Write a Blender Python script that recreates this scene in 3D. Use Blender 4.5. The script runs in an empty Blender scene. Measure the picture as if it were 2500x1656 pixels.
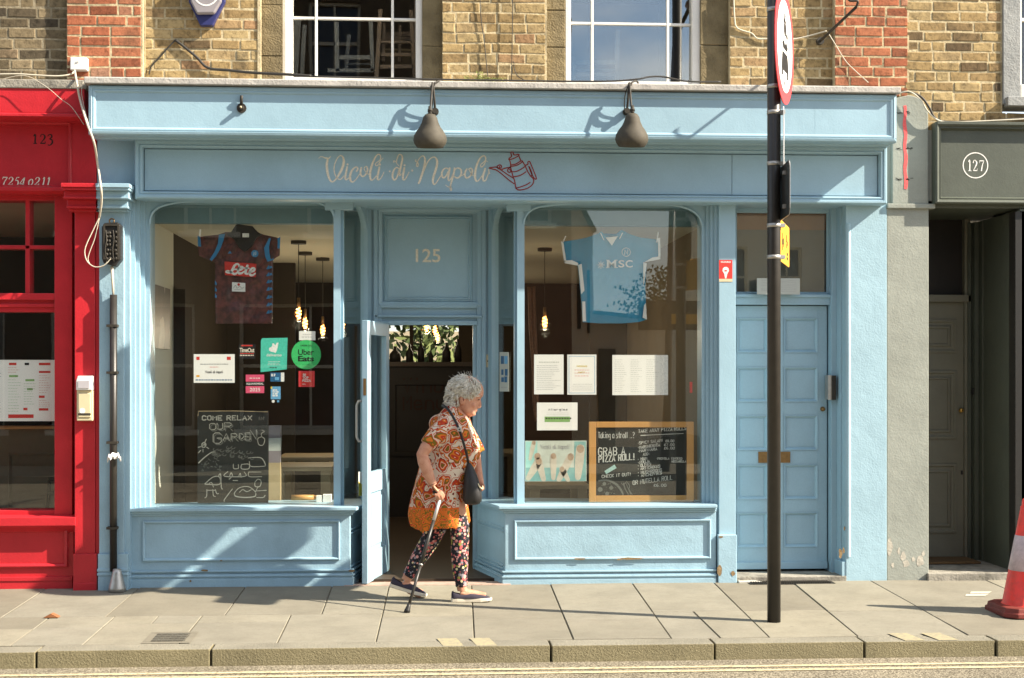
import bpy, bmesh, math, random
from mathutils import Vector, Matrix, noise
R = math.radians
rnd = random.Random(7)
SC = bpy.context.scene
COL = SC.collection

# ------------------------------------------------------------------ camera
TH, FOC, DIST, EYE, HORIZ = R(3.5), 3476.0, 11.0, 1.636, 910.0
cam_d = bpy.data.cameras.new('camera'); cam = bpy.data.objects.new('camera', cam_d); COL.objects.link(cam)
cam.location = (0, -DIST, EYE); cam.rotation_euler = (R(90), 0, -TH)
cam_d.sensor_width = 36; cam_d.lens = FOC / 2500 * 36; cam_d.shift_y = (HORIZ - 828) / 2500
cam_d.clip_start = .05; cam_d.clip_end = 500
SC.camera = cam
# ------------------------------------------------------------------ light
SUN = Vector((3.05, -1.0, 2.38)).normalized()
W = bpy.data.worlds.new('World'); SC.world = W; W.use_nodes = True
wn = W.node_tree.nodes; wl = W.node_tree.links
sky = wn.new('ShaderNodeTexSky'); sky.sky_type = 'NISHITA'; sky.sun_disc = False
sky.sun_elevation = math.asin(SUN.z); sky.sun_rotation = math.atan2(SUN.x, SUN.y)
sky.air_density = 1.0; sky.dust_density = 1.0; sky.ozone_density = 2.5
ctc = wn.new('ShaderNodeTexCoord'); cmp_ = wn.new('ShaderNodeMapping'); cmp_.inputs['Scale'].default_value = (1, 1, 2.2); cmp_.inputs['Location'].default_value = (.4, .1, .0)
cnz = wn.new('ShaderNodeTexNoise'); cnz.inputs['Scale'].default_value = 2.6; cnz.inputs['Detail'].default_value = 7; cnz.inputs['Roughness'].default_value = .55
crm = wn.new('ShaderNodeValToRGB'); crm.color_ramp.elements[0].position = .43; crm.color_ramp.elements[1].position = .62; crm.color_ramp.elements[1].color = (.75, .75, .75, 1)
cmx = wn.new('ShaderNodeMix'); cmx.data_type = 'RGBA'; cmx.inputs[7].default_value = (8.5, 8.3, 7.9, 1)
wl.new(ctc.outputs['Generated'], cmp_.inputs[0]); wl.new(cmp_.outputs[0], cnz.inputs['Vector']); wl.new(cnz.outputs['Fac'], crm.inputs[0]); wl.new(crm.outputs[0], cmx.inputs[0]); wl.new(sky.outputs[0], cmx.inputs[6])
wl.new(cmx.outputs[2], wn['Background'].inputs[0]); wn['Background'].inputs[1].default_value = .082
sd = bpy.data.lights.new('sun', 'SUN'); so = bpy.data.objects.new('sun', sd); COL.objects.link(so)
sd.energy = 5.0; sd.angle = R(.5); sd.color = (1, .89, .74)
so.rotation_euler = SUN.to_track_quat('Z', 'Y').to_euler()
vs = SC.view_settings; vs.view_transform = 'Standard'; vs.look = 'None'; vs.exposure = 1.5; vs.gamma = 1
SC.cycles.use_denoising = True
SC.cycles.max_bounces = 8; SC.cycles.transparent_max_bounces = 16
SC.cycles.sample_clamp_indirect = 6

# ------------------------------------------------------------------ measuring: a point seen in the photograph, at a known distance Y
CT, ST = math.cos(TH), math.sin(TH)
def at(px, py, Y):
    xc, uz = (px - 1250) / FOC, (HORIZ - py) / FOC
    t = (Y + DIST) / (CT - ST * xc)
    return Vector(((CT * xc + ST) * t, Y, EYE + uz * t))
def XX(px, Y=0): return at(px, 900, Y).x
def ZZ(py, Y=0, px=1037): return at(px, py, Y).z
FALL = .02
def gz(Y): return FALL * Y if Y < 0 else 0.0
def gp(px, py):
    xc, uz = (px - 1250) / FOC, (HORIZ - py) / FOC
    dy = CT - ST * xc
    t = (EYE + FALL * DIST) / (FALL * dy - uz)
    return Vector(((CT * xc + ST) * t, -DIST + dy * t, EYE + uz * t))

# ------------------------------------------------------------------ materials
def lin(c):
    return tuple((x / 12.92 if x <= .04045 else ((x + .055) / 1.055) ** 2.4) for x in c)
class NT:
    def __init__(s, name):
        s.m = bpy.data.materials.new(name); s.m.use_nodes = True
        s.t = s.m.node_tree; s.n = s.t.nodes; s.b = s.n['Principled BSDF']; s.tc = None
    def l(s, a, b): s.t.links.new(a, b)
    def new(s, t, **k):
        q = s.n.new(t)
        for a, b in k.items(): setattr(q, a, b)
        return q
    def co(s, scale=None, out='Object'):
        if not s.tc: s.tc = s.new('ShaderNodeTexCoord')
        if scale is None: return s.tc.outputs[out]
        mp = s.new('ShaderNodeMapping'); mp.inputs['Scale'].default_value = scale
        s.l(s.tc.outputs[out], mp.inputs[0]); return mp.outputs[0]
    def noise(s, scale, detail=4, rough=.55, co=None):
        q = s.new('ShaderNodeTexNoise'); q.inputs['Scale'].default_value = scale
        q.inputs['Detail'].default_value = detail; q.inputs['Roughness'].default_value = rough
        s.l(co or s.co(), q.inputs['Vector']); return q.outputs['Fac']
    def voro(s, scale, feature='F1', co=None, rand=1):
        q = s.new('ShaderNodeTexVoronoi', feature=feature); q.inputs['Scale'].default_value = scale
        q.inputs['Randomness'].default_value = rand
        s.l(co or s.co(), q.inputs['Vector']); return q
    def ramp(s, fac, stops, mode='LINEAR'):
        q = s.new('ShaderNodeValToRGB'); q.color_ramp.interpolation = mode
        e = q.color_ramp.elements
        while len(e) < len(stops): e.new(.5)
        for i, (p, c) in enumerate(stops):
            e[i].position = p
            e[i].color = (c, c, c, 1) if isinstance(c, (int, float)) else (*c, 1)
        s.l(fac, q.inputs[0]); return q.outputs[0]
    def mix(s, a, b, fac, mode='MIX'):
        q = s.new('ShaderNodeMix', data_type='RGBA', blend_type=mode)
        for i, v in ((6, a), (7, b), (0, fac)):
            if isinstance(v, (int, float)): q.inputs[i].default_value = v if i == 0 else (v, v, v, 1)
            elif isinstance(v, tuple): q.inputs[i].default_value = (*v, 1)
            else: s.l(v, q.inputs[i])
        return q.outputs[2]
    def math(s, op, a, b=0):
        q = s.new('ShaderNodeMath', operation=op)
        for i, v in enumerate((a, b)):
            if isinstance(v, (int, float)): q.inputs[i].default_value = v
            else: s.l(v, q.inputs[i])
        return q.outputs[0]
    def bump(s, h, strength=.3, dist=.01):
        q = s.new('ShaderNodeBump'); q.inputs['Strength'].default_value = strength; q.inputs['Distance'].default_value = dist
        s.l(h, q.inputs['Height']); s.l(q.outputs[0], s.b.inputs['Normal'])
    def col(s, c):
        if isinstance(c, tuple): s.b.inputs['Base Color'].default_value = (*c, 1)
        else: s.l(c, s.b.inputs['Base Color'])
    def set(s, rough=.5, metal=0, spec=.4):
        s.b.inputs['Roughness'].default_value = rough; s.b.inputs['Metallic'].default_value = metal
        s.b.inputs['Specular IOR Level'].default_value = spec
        return s.m
def paint(name, c, rough=.42, var=.1, scale=2.2, bump=.12, chip=None, spec=.35):
    n = NT(name)
    k = n.noise(scale, 6, .65); f = n.noise(260, 2)
    base = n.mix(c, tuple(x * (1 - var * 2.2) for x in c), n.ramp(k, [(.38, 0), (.75, 1)]))
    base = n.mix(base, n.ramp(f, [(.3, .86), (.7, 1.0)]), 1.0, 'MULTIPLY')
    if chip:
        ck = n.noise(chip[0], 8, .7)
        base = n.mix(base, chip[2], n.ramp(ck, [(chip[1], 0), (chip[1] + .015, 1)]))
    n.col(base)
    hb = n.mix(n.noise(9, 3), n.noise(70, 3), .35)
    n.bump(hb, bump, .02); return n.set(rough, 0, spec)
def plain(name, c, rough=.55, metal=0, var=.12, scale=14, spec=.35):
    n = NT(name); k = n.noise(scale, 4)
    n.col(n.mix(tuple(min(1, x * (1 + var)) for x in c), tuple(x * (1 - var) for x in c), k)); return n.set(rough, metal, spec)
def ink(name, c, rough=.7): 
    n = NT(name); n.col(n.mix(c, tuple(x * .8 for x in c), n.ramp(n.noise(90, 3), [(.4, 0), (.65, 1)]))); return n.set(rough, 0, .2)

M = {}
M['blue'] = paint('blue_paint', (.335, .505, .60), .38, .07, 1.6, .14)
M['blue_worn'] = paint('worn_blue_paint', (.335, .505, .60), .45, .1, 2.5, .3, (7, .735, (.32, .22, .13)))
M['blue_render'] = paint('blue_render', (.345, .51, .59), .7, .07, 2.0, .28, spec=.2)
M['red'] = paint('red_paint', (.55, .026, .036), .35, .12, 2.0, .2)
M['grey_render'] = paint('grey_render', (.315, .335, .295), .8, .1, 2.5, .3, (5.5, .775, (.6, .55, .45)), .2)
M['grey_paint'] = paint('grey_paint', (.083, .095, .074), .5, .1, 2.5, .12)
M['dark_door'] = paint('dark_door_paint', (.19, .185, .14), .55, .1, 2.5, .12)
M['white'] = paint('white_paint', (.78, .76, .70), .45, .06, 4, .2)
M['cream'] = paint('cream_paint', (.62, .56, .45), .5, .1, 4, .2)
M['stone'] = paint('jamb_stone', (.225, .18, .10), .85, .22, 5, 1.2, spec=.15)
M['concrete'] = paint('ledge_concrete', (.33, .31, .26), .9, .3, 7, .8, (9, .66, (.13, .12, .07)), .15)
M['lead'] = paint('pale_ledge', (.47, .45, .41), .75, .18, 5, .6, (8, .70, (.17, .15, .08)), .2)
M['black'] = plain('black_paint', (.018, .017, .015), .45, 0, .3, 30)
M['dusty_black'] = plain('dusty_black_metal', (.035, .030, .022), .6, .0, .45, 24)
M['pole'] = plain('pole_paint', (.022, .019, .015), .42, 0, .5, 18, .5)
M['lampgrey'] = plain('dusty_lamp_metal', (.062, .054, .038), .72, .0, .35, 26)
M['steel'] = plain('galvanised_steel', (.42, .41, .38), .42, .75, .25, 30)
M['brass'] = plain('tarnished_brass', (.22, .13, .05), .5, .6, .3, 40)
M['cable_w'] = plain('cream_cable', (.52, .48, .38), .6, 0, .15, 40)
M['cable_b'] = plain('black_cable', (.03, .028, .024), .6, 0, .2, 40)
M['plastic_w'] = plain('white_plastic', (.72, .70, .66), .4, 0, .06, 10)
M['plastic_c'] = plain('aged_cream_plastic', (.60, .52, .33), .45, 0, .1, 10)
M['paper'] = plain('white_paper', (.80, .79, .75), .8, 0, .04, 6, .15)
M['paper_dim'] = plain('grey_paper', (.45, .47, .43), .8, 0, .05, 6, .15)
M['chalkboard'] = plain('chalkboard', (.014, .016, .014), .62, 0, .5, 5, .3)
M['chalk'] = ink('chalk', (.60, .60, .54), .9)
M['chalk_soft'] = ink('soft_chalk', (.30, .30, .26), .9)
M['chalk_dim'] = ink('faint_chalk', (.13, .135, .12), .9)
M['oak'] = plain('varnished_wood', (.52, .27, .085), .4, 0, .16, 9)
M['table_wood'] = plain('pale_table_wood', (.40, .31, .18), .5, 0, .2, 9)
M['letter'] = ink('lettering_cream', (.80, .74, .60), .6)
M['pot_red'] = ink('pot_red', (.30, .035, .025), .6)
M['ink_black'] = ink('ink_black', (.02, .02, .02), .6)
M['ink_grey'] = ink('ink_grey', (.40, .40, .39), .8)
M['ink_white'] = ink('ink_white', (.80, .79, .75), .7)
M['ink_red'] = ink('ink_red', (.62, .05, .04), .7)
M['ink_green'] = ink('ink_green', (.25, .45, .16), .7)
M['ink_yellow'] = ink('ink_yellow', (.72, .55, .08), .7)
M['ink_pink'] = ink('ink_pink', (.72, .10, .19), .6)
M['ink_teal'] = ink('ink_teal', (.085, .55, .42), .6)
M['ink_lime'] = ink('ink_lime', (.06, .52, .16), .55)
M['ink_coral'] = ink('ink_coral', (.72, .055, .045), .5)
M['ink_navy'] = ink('ink_navy', (.03, .13, .27), .55)
M['ink_sky'] = ink('ink_sky', (.15, .40, .65), .55)
M['ink_blue'] = ink('ink_blue', (.035, .22, .42), .6)
M['sign_red'] = ink('sign_red', (.72, .07, .08), .45)
M['sign_white'] = ink('sign_white', (.84, .83, .80), .45)
M['sign_yellow'] = ink('sign_yellow', (.80, .40, .04), .45)
M['wall_cream'] = plain('interior_plaster', (.60, .56, .43), .9, 0, .06, 3, .1)
M['wall_white'] = plain('interior_white_wall', (.66, .66, .57), .9, 0, .06, 3, .1)
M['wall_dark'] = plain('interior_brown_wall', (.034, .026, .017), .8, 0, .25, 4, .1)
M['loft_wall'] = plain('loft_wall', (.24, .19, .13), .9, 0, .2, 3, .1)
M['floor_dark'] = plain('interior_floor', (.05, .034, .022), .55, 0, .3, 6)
M['bar'] = plain('bar_black', (.016, .013, .011), .6, 0, .3, 5)
def glow(name, c, s):
    n = NT(name); n.b.inputs['Emission Color'].default_value = (*c, 1); n.b.inputs['Emission Strength'].default_value = s
    n.col((.3, .1, .02)); return n.m
M['filament'] = glow('glowing_filament', (1, .36, .07), 7)
def glass(name, tint=(.97, .98, .97), gain=.7, add=.055):
    m = bpy.data.materials.new(name); m.use_nodes = True; t = m.node_tree; n = t.nodes; n.clear()
    o = n.new('ShaderNodeOutputMaterial'); mx = n.new('ShaderNodeMixShader')
    tr = n.new('ShaderNodeBsdfTransparent'); tr.inputs[0].default_value = (*tint, 1)
    gl = n.new('ShaderNodeBsdfGlossy'); gl.inputs['Roughness'].default_value = .0; gl.inputs[0].default_value = (.96, .97, .95, 1)
    fr = n.new('ShaderNodeLayerWeight'); fr.inputs[0].default_value = .5; pw = n.new('ShaderNodeMath'); pw.operation = 'POWER'; pw.inputs[1].default_value = 5
    ma = n.new('ShaderNodeMath'); ma.operation = 'MULTIPLY_ADD'; ma.inputs[1].default_value = gain; ma.inputs[2].default_value = add
    tc = n.new('ShaderNodeTexCoord'); nz = n.new('ShaderNodeTexNoise'); nz.inputs['Scale'].default_value = 1.3; nz.inputs['Detail'].default_value = 1
    bp = n.new('ShaderNodeBump'); bp.inputs['Strength'].default_value = .02; bp.inputs['Distance'].default_value = .02
    l = t.links.new
    l(tc.outputs['Object'], nz.inputs[0]); l(nz.outputs[0], bp.inputs['Height']); l(bp.outputs[0], gl.inputs['Normal'])
    l(fr.outputs['Facing'], pw.inputs[0]); l(pw.outputs[0], ma.inputs[0]); l(ma.outputs[0], mx.inputs[0]); l(tr.outputs[0], mx.inputs[1]); l(gl.outputs[0], mx.inputs[2]); l(mx.outputs[0], o.inputs[0])
    return m
M['glass'] = glass('window_glass')
M['glass_street'] = glass('street_window_glass', (.97, .98, .97), .7, .06)
M['glass_up'] = glass('old_window_glass', (.92, .93, .91), 1.0, .20)

def brick_mat(name, cols, rough=.85):
    n = NT(name)
    a = n.new('ShaderNodeAttribute', attribute_name='tone')
    c = n.ramp(a.outputs['Fac'], cols)
    d = n.noise(28, 6, .7)
    c = n.mix(c, n.ramp(d, [(.32, .45), (.5, .95), (.7, 1.15)]), 1.0, 'MULTIPLY')
    s = n.noise(3.2, 5, .7)
    c = n.mix(c, (.075, .06, .04), n.ramp(s, [(.50, 0), (.75, .8)])); c = n.mix(c, n.ramp(n.noise(1.1, 3), [(.3, .72), (.7, 1.08)]), 1.0, 'MULTIPLY')
    n.col(c); n.bump(n.mix(n.noise(60, 5, .7), d, .5), .9, .008); return n.set(rough, 0, .12)
M['stock'] = brick_mat('yellow_stock_brick', [(0, (.13, .09, .05)), (.18, (.29, .20, .095)), (.5, (.39, .275, .125)), (.8, (.45, .34, .17)), (1, (.37, .21, .11))])
M['stock_dull'] = brick_mat('dull_stock_brick', [(0, (.08, .065, .045)), (.4, (.20, .155, .09)), (.8, (.30, .235, .14)), (1, (.24, .155, .10))])
M['redbrick'] = brick_mat('red_brick', [(0, (.22, .075, .04)), (.4, (.40, .135, .07)), (.8, (.46, .175, .09)), (1, (.36, .20, .13))])
def mortar_mat(name, c):
    n = NT(name); d = n.noise(40, 6, .7); s = n.noise(4, 4)
    x = n.mix(c, n.ramp(d, [(.3, .55), (.6, 1.05)]), 1.0, 'MULTIPLY')
    x = n.mix(x, (.09, .075, .05), n.ramp(s, [(.5, 0), (.75, .7)]))
    n.col(x); n.bump(d, .8, .008); return n.set(.95, 0, .1)
M['mortar'] = mortar_mat('lime_mortar', (.55, .46, .285))
M['mortar_dull'] = mortar_mat('old_mortar', (.31, .265, .18))

def slab_mat(name, c, spots=True):
    n = NT(name)
    a = n.new('ShaderNodeAttribute', attribute_name='tone')
    x = n.mix(c, n.ramp(a.outputs['Fac'], [(0, (.84, .81, .78)), (.5, (.98, .97, .97)), (1, (1.07, 1.04, .99))]), 1.0, 'MULTIPLY')
    x = n.mix(x, n.ramp(n.noise(220, 3, .8), [(.3, .80), (.7, 1.10)]), 1.0, 'MULTIPLY')
    x = n.mix(x, n.ramp(n.noise(2.4, 7, .7), [(.28, .80), (.60, 1.05)]), 1.0, 'MULTIPLY')
    if spots:
        v = n.voro(7.0)
        x = n.mix(x, (.13, .115, .09), n.math('MULTIPLY', n.ramp(v.outputs['Distance'], [(.05, .55), (.13, 0)]), n.ramp(v.outputs['Color'], [(.66, 0), (.68, 1)])))
        cr_ = n.noise(5.5, 9, .75); x = n.mix(x, (.15, .13, .095), n.ramp(cr_, [(.485, 0), (.5, .45), (.515, 0)]))
    n.col(x); n.bump(n.noise(120, 5, .7), .35, .006); return n.set(.88, 0, .15)
M['slab'] = slab_mat('york_stone_slab', (.238, .226, .180))
M['joint'] = plain('sandy_joint', (.13, .115, .08), .95, 0, .3, 30, .1)
def granite(name, c):
    n = NT(name); x = n.mix(c, n.ramp(n.noise(170, 4, .8), [(.28, .45), (.5, .95), (.72, 1.35)]), 1.0, 'MULTIPLY')
    x = n.mix(x, n.ramp(n.noise(3, 4), [(.3, .8), (.7, 1.08)]), 1.0, 'MULTIPLY')
    n.col(x); n.bump(n.noise(75, 6, .7), .9, .012); return n.set(.85, 0, .2)
M['granite'] = granite('kerb_granite', (.225, .196, .115)); M['granite_sunlit_top'] = granite('sunlit_kerb_granite', (.255, .238, .185))  # kerb top: same stone made paler, the steeper sun put into its colour
def asphalt(name):
    n = NT(name); v = n.voro(95)
    x = n.ramp(v.outputs['Color'], [(.1, (.13, .115, .08)), (.5, (.25, .22, .16)), (.9, (.36, .32, .24))])
    x = n.mix(x, (.055, .045, .03), n.ramp(v.outputs['Distance'], [(.42, 0), (.75, .8)]))
    x = n.mix(x, n.ramp(n.noise(1.4, 5), [(.3, .75), (.7, 1.15)]), 1.0, 'MULTIPLY')
    n.col(x); n.bump(v.outputs['Distance'], .5, -.006); return n.set(.85, 0, .2)
M['asphalt'] = asphalt('worn_asphalt')
def roadline():
    n = NT('worn_line_paint'); w = n.noise(45, 5, .8)
    x = n.mix((.52, .44, .27), (.20, .17, .12), n.ramp(w, [(.48, 0), (.62, 1)]))
    n.col(x); return n.set(.85, 0, .15)
M['roadline'] = roadline()

# ------------------------------------------------------------------ mesh builder
LOC = {}
def wloc(o): return LOC.get(o.name, Vector((0, 0, 0)))
def tag(o, label=None, cat=None, group=None, kind=None):
    if label: o['label'] = label
    if cat: o['category'] = cat
    if group: o['group'] = group
    if kind: o['kind'] = kind
    return o
def thing(name, loc, label, cat, group=None):
    o = bpy.data.objects.new(name, None); COL.objects.link(o); o.location = loc; o.empty_display_size = .1
    LOC[o.name] = Vector(loc); return tag(o, label, cat, group)
class MB:
    def __init__(s): s.v = []; s.f = []; s.m = []; s.c = []
    def add(s, vs, fs, m=0, c=0.0):
        b = len(s.v); s.v += [tuple(p) for p in vs]
        for q in fs: s.f.append([b + i for i in q]); s.m.append(m); s.c.append(c)
        return s
    def box(s, x0, x1, y0, y1, z0, z1, m=0, c=0.0):
        if x0 > x1: x0, x1 = x1, x0
        if y0 > y1: y0, y1 = y1, y0
        if z0 > z1: z0, z1 = z1, z0
        return s.add([(x0, y0, z0), (x1, y0, z0), (x1, y1, z0), (x0, y1, z0), (x0, y0, z1), (x1, y0, z1), (x1, y1, z1), (x0, y1, z1)],
                     [(0, 3, 2, 1), (4, 5, 6, 7), (0, 1, 5, 4), (1, 2, 6, 5), (2, 3, 7, 6), (3, 0, 4, 7)], m, c)
    def obox(s, c, ux, uy, uz, m=0):      # box from centre and three half-axes
        c, ux, uy, uz = map(Vector, (c, ux, uy, uz))
        vs = [c + a * ux + b * uy + d * uz for d in (-1, 1) for a, b in ((-1, -1), (1, -1), (1, 1), (-1, 1))]
        return s.add(vs, [(0, 3, 2, 1), (4, 5, 6, 7), (0, 1, 5, 4), (1, 2, 6, 5), (2, 3, 7, 6), (3, 0, 4, 7)], m)
    def beam(s, a, b, w, d, m=0, up=(0, 1, 0)):   # rectangular bar from a to b
        a, b = Vector(a), Vector(b); t = (b - a).normalized(); u = t.cross(Vector(up)).normalized(); v = u.cross(t)
        return s.obox((a + b) / 2, u * w / 2, v * d / 2, t * (b - a).length / 2, m)
    def prism(s, pts, y0, y1, m=0):       # polygon in X,Z pushed from y0 to y1
        n = len(pts); vs = [(x, y0, z) for x, z in pts] + [(x, y1, z) for x, z in pts]
        fs = [tuple(range(n)), tuple(range(2 * n - 1, n - 1, -1))] + [(i, i + n, (i + 1) % n + n, (i + 1) % n) for i in range(n)]
        return s.add(vs, fs, m)
    def extr(s, prof, x0, x1, m=0):       # closed (y,z) profile along X
        n = len(prof); vs = [(x0, y, z) for y, z in prof] + [(x1, y, z) for y, z in prof]
        fs = [tuple(range(n - 1, -1, -1)), tuple(range(n, 2 * n))] + [(i, (i + 1) % n, (i + 1) % n + n, i + n) for i in range(n)]
        return s.add(vs, fs, m)
    def vextr(s, prof, z0, z1, m=0):      # closed (x,y) profile up Z
        n = len(prof); vs = [(x, y, z0) for x, y in prof] + [(x, y, z1) for x, y in prof]
        fs = [tuple(range(n - 1, -1, -1)), tuple(range(n, 2 * n))] + [(i, (i + 1) % n, (i + 1) % n + n, i + n) for i in range(n)]
        return s.add(vs, fs, m)
    def frame(s, x0, x1, z0, z1, prof, m=0, fill=False):   # mitred moulding: prof = [(inset, y), ...]
        rings = [[(x0 + d, y, z0 + d), (x1 - d, y, z0 + d), (x1 - d, y, z1 - d), (x0 + d, y, z1 - d)] for d, y in prof]
        vs = [p for r in rings for p in r]; fs = []
        for k in range(len(rings) - 1):
            for i in range(4): fs.append((4 * k + i, 4 * k + (i + 1) % 4, 4 * k + 4 + (i + 1) % 4, 4 * k + 4 + i))
        if fill: k = 4 * (len(rings) - 1); fs.append((k, k + 1, k + 2, k + 3))
        return s.add(vs, fs, m)
    def tube(s, pts, r, n=8, m=0, cap=True):
        pts = [Vector(p) for p in pts]; rs = r if isinstance(r, (list, tuple)) else [r] * len(pts)
        rings = []; prev = None
        for i, p in enumerate(pts):
            t = (pts[min(i + 1, len(pts) - 1)] - pts[max(i - 1, 0)])
            t = t.normalized() if t.length > 1e-9 else Vector((0, 0, 1))
            if prev is None:
                u = t.cross(Vector((0, 0, 1)) if abs(t.z) < .9 else Vector((1, 0, 0))).normalized()
            else:
                u = (prev - t * prev.dot(t)); u = u.normalized() if u.length > 1e-6 else t.orthogonal().normalized()
            prev = u; w = t.cross(u); q = rs[i]
            qa, qb = q if isinstance(q, tuple) else (q, q)
            rings.append([p + u * qa * math.cos(2 * math.pi * k / n) + w * qb * math.sin(2 * math.pi * k / n) for k in range(n)])
        return s.loft(rings, m, cap)
    def loft(s, rings, m=0, cap=True):
        n = len(rings[0]); vs = [p for r in rings for p in r]; fs = []
        for k in range(len(rings) - 1):
            for i in range(n): fs.append((k * n + i, k * n + (i + 1) % n, (k + 1) * n + (i + 1) % n, (k + 1) * n + i))
        if cap: fs.append(tuple(range(n - 1, -1, -1))); fs.append(tuple(range((len(rings) - 1) * n, len(rings) * n)))
        return s.add(vs, fs, m)
    def ell(s, c, r, nu=12, nv=8, m=0):
        c = Vector(c); r = r if isinstance(r, (tuple, list)) else (r, r, r); rings = []
        for j in range(nv + 1):
            a = math.pi * (j + .02 * (j == 0) - .02 * (j == nv)) / nv
            rings.append([c + Vector((r[0] * math.sin(a) * math.cos(2 * math.pi * i / nu), r[1] * math.sin(a) * math.sin(2 * math.pi * i / nu), -r[2] * math.cos(a))) for i in range(nu)])
        return s.loft(rings, m)
    def lathe(s, c, prof, n=24, m=0, cap=True):  # prof = [(r,z)] round a vertical axis
        c = Vector(c)
        return s.loft([[c + Vector((r * math.cos(2 * math.pi * i / n), r * math.sin(2 * math.pi * i / n), z)) for i in range(n)] for r, z in prof], m, cap)
    def ribbon(s, pts, Y, m=0, dot=True):        # flat painted stroke on a wall, pts = (X,Z,width)
        vs = []; n = len(pts)
        for i, (x, z, w) in enumerate(pts):
            a, b = pts[max(i - 1, 0)], pts[min(i + 1, n - 1)]
            tx, tz = b[0] - a[0], b[1] - a[1]; L = math.hypot(tx, tz) or 1
            nx, nz = -tz / L * w / 2, tx / L * w / 2
            vs += [(x + nx, Y, z + nz), (x - nx, Y, z - nz)]
        s.add(vs, [(2 * i, 2 * i + 1, 2 * i + 3, 2 * i + 2) for i in range(n - 1)], m)
        if dot:
            for e in (0, -1): s.disc(pts[e][0], pts[e][1], pts[e][2] / 2, Y - .0001, m, 8)
        return s
    def disc(s, x, z, r, Y, m=0, n=24, rz=None):
        rz = rz or r
        return s.add([(x + r * math.cos(2 * math.pi * i / n), Y, z + rz * math.sin(2 * math.pi * i / n)) for i in range(n)], [tuple(range(n))], m)
    def mesh(s, name, off=Vector((0, 0, 0))):
        me = bpy.data.meshes.new(name)
        me.from_pydata([(x - off.x, y - off.y, z - off.z) for x, y, z in s.v], [], s.f)
        me.polygons.foreach_set('material_index', s.m)
        return me
    def build(s, name, mats, parent=None, smooth=False, bevel=0, tone=False, fix=True, **tags):
        off = wloc(parent) if parent else Vector((0, 0, 0))
        me = s.mesh(name, off)
        for q in (mats if isinstance(mats, (list, tuple)) else [mats]): me.materials.append(M[q] if isinstance(q, str) else q)
        if tone:
            a = me.attributes.new('tone', 'FLOAT', 'FACE'); a.data.foreach_set('value', s.c)
        if fix:
            bm = bmesh.new(); bm.from_mesh(me); bmesh.ops.recalc_face_normals(bm, faces=bm.faces); bm.to_mesh(me); bm.free()
        if smooth: me.polygons.foreach_set('use_smooth', [True] * len(me.polygons))
        return link(name, me, parent, bevel, **tags)
def link(name, me, parent=None, bevel=0, **tags):
    o = bpy.data.objects.new(name, me); COL.objects.link(o)
    if parent: o.parent = parent; LOC[o.name] = wloc(parent)
    if bevel:
        b = o.modifiers.new('bevel', 'BEVEL'); b.width = bevel; b.segments = 2; b.limit_method = 'ANGLE'; b.angle_limit = R(40); b.harden_normals = False
    return tag(o, **tags)
def cr(pts, n=5):                                # Catmull-Rom through points of any dimension
    P = [tuple(p) for p in pts]; P = [P[0]] + P + [P[-1]]; out = []
    for i in range(1, len(P) - 2):
        for k in range(n):
            t = k / n; a, b, c, d = P[i - 1], P[i], P[i + 1], P[i + 2]
            out.append(tuple(.5 * (2 * b[j] + (c[j] - a[j]) * t + (2 * a[j] - 5 * b[j] + 4 * c[j] - d[j]) * t * t + (3 * b[j] - a[j] - 3 * c[j] + d[j]) * t ** 3) for j in range(len(b))))
    out.append(P[-2]); return out
def remeshed(mb, voxel, it=4, fac=.5, mats=(), name='t'):
    me = mb.mesh(name); bm = bmesh.new(); bm.from_mesh(me); bmesh.ops.recalc_face_normals(bm, faces=bm.faces); bm.to_mesh(me); bm.free()
    o = bpy.data.objects.new('tmp', me); COL.objects.link(o)
    r = o.modifiers.new('r', 'REMESH'); r.mode = 'VOXEL'; r.voxel_size = voxel
    q = o.modifiers.new('s', 'SMOOTH'); q.factor = fac; q.iterations = it
    dg = bpy.context.evaluated_depsgraph_get(); dg.update()
    m2 = bpy.data.meshes.new_from_object(o.evaluated_get(dg)); bpy.data.objects.remove(o)
    m2.materials.clear()
    for x in mats: m2.materials.append(M[x] if isinstance(x, str) else x)
    m2.polygons.foreach_set('use_smooth', [True] * len(m2.polygons)); return m2
def put(me, name, parent, **tags):               # a finished mesh in world coordinates under its parent
    off = wloc(parent) if parent else Vector((0, 0, 0)); me.transform(Matrix.Translation(-off)); me.name = name
    return link(name, me, parent, **tags)

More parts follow.
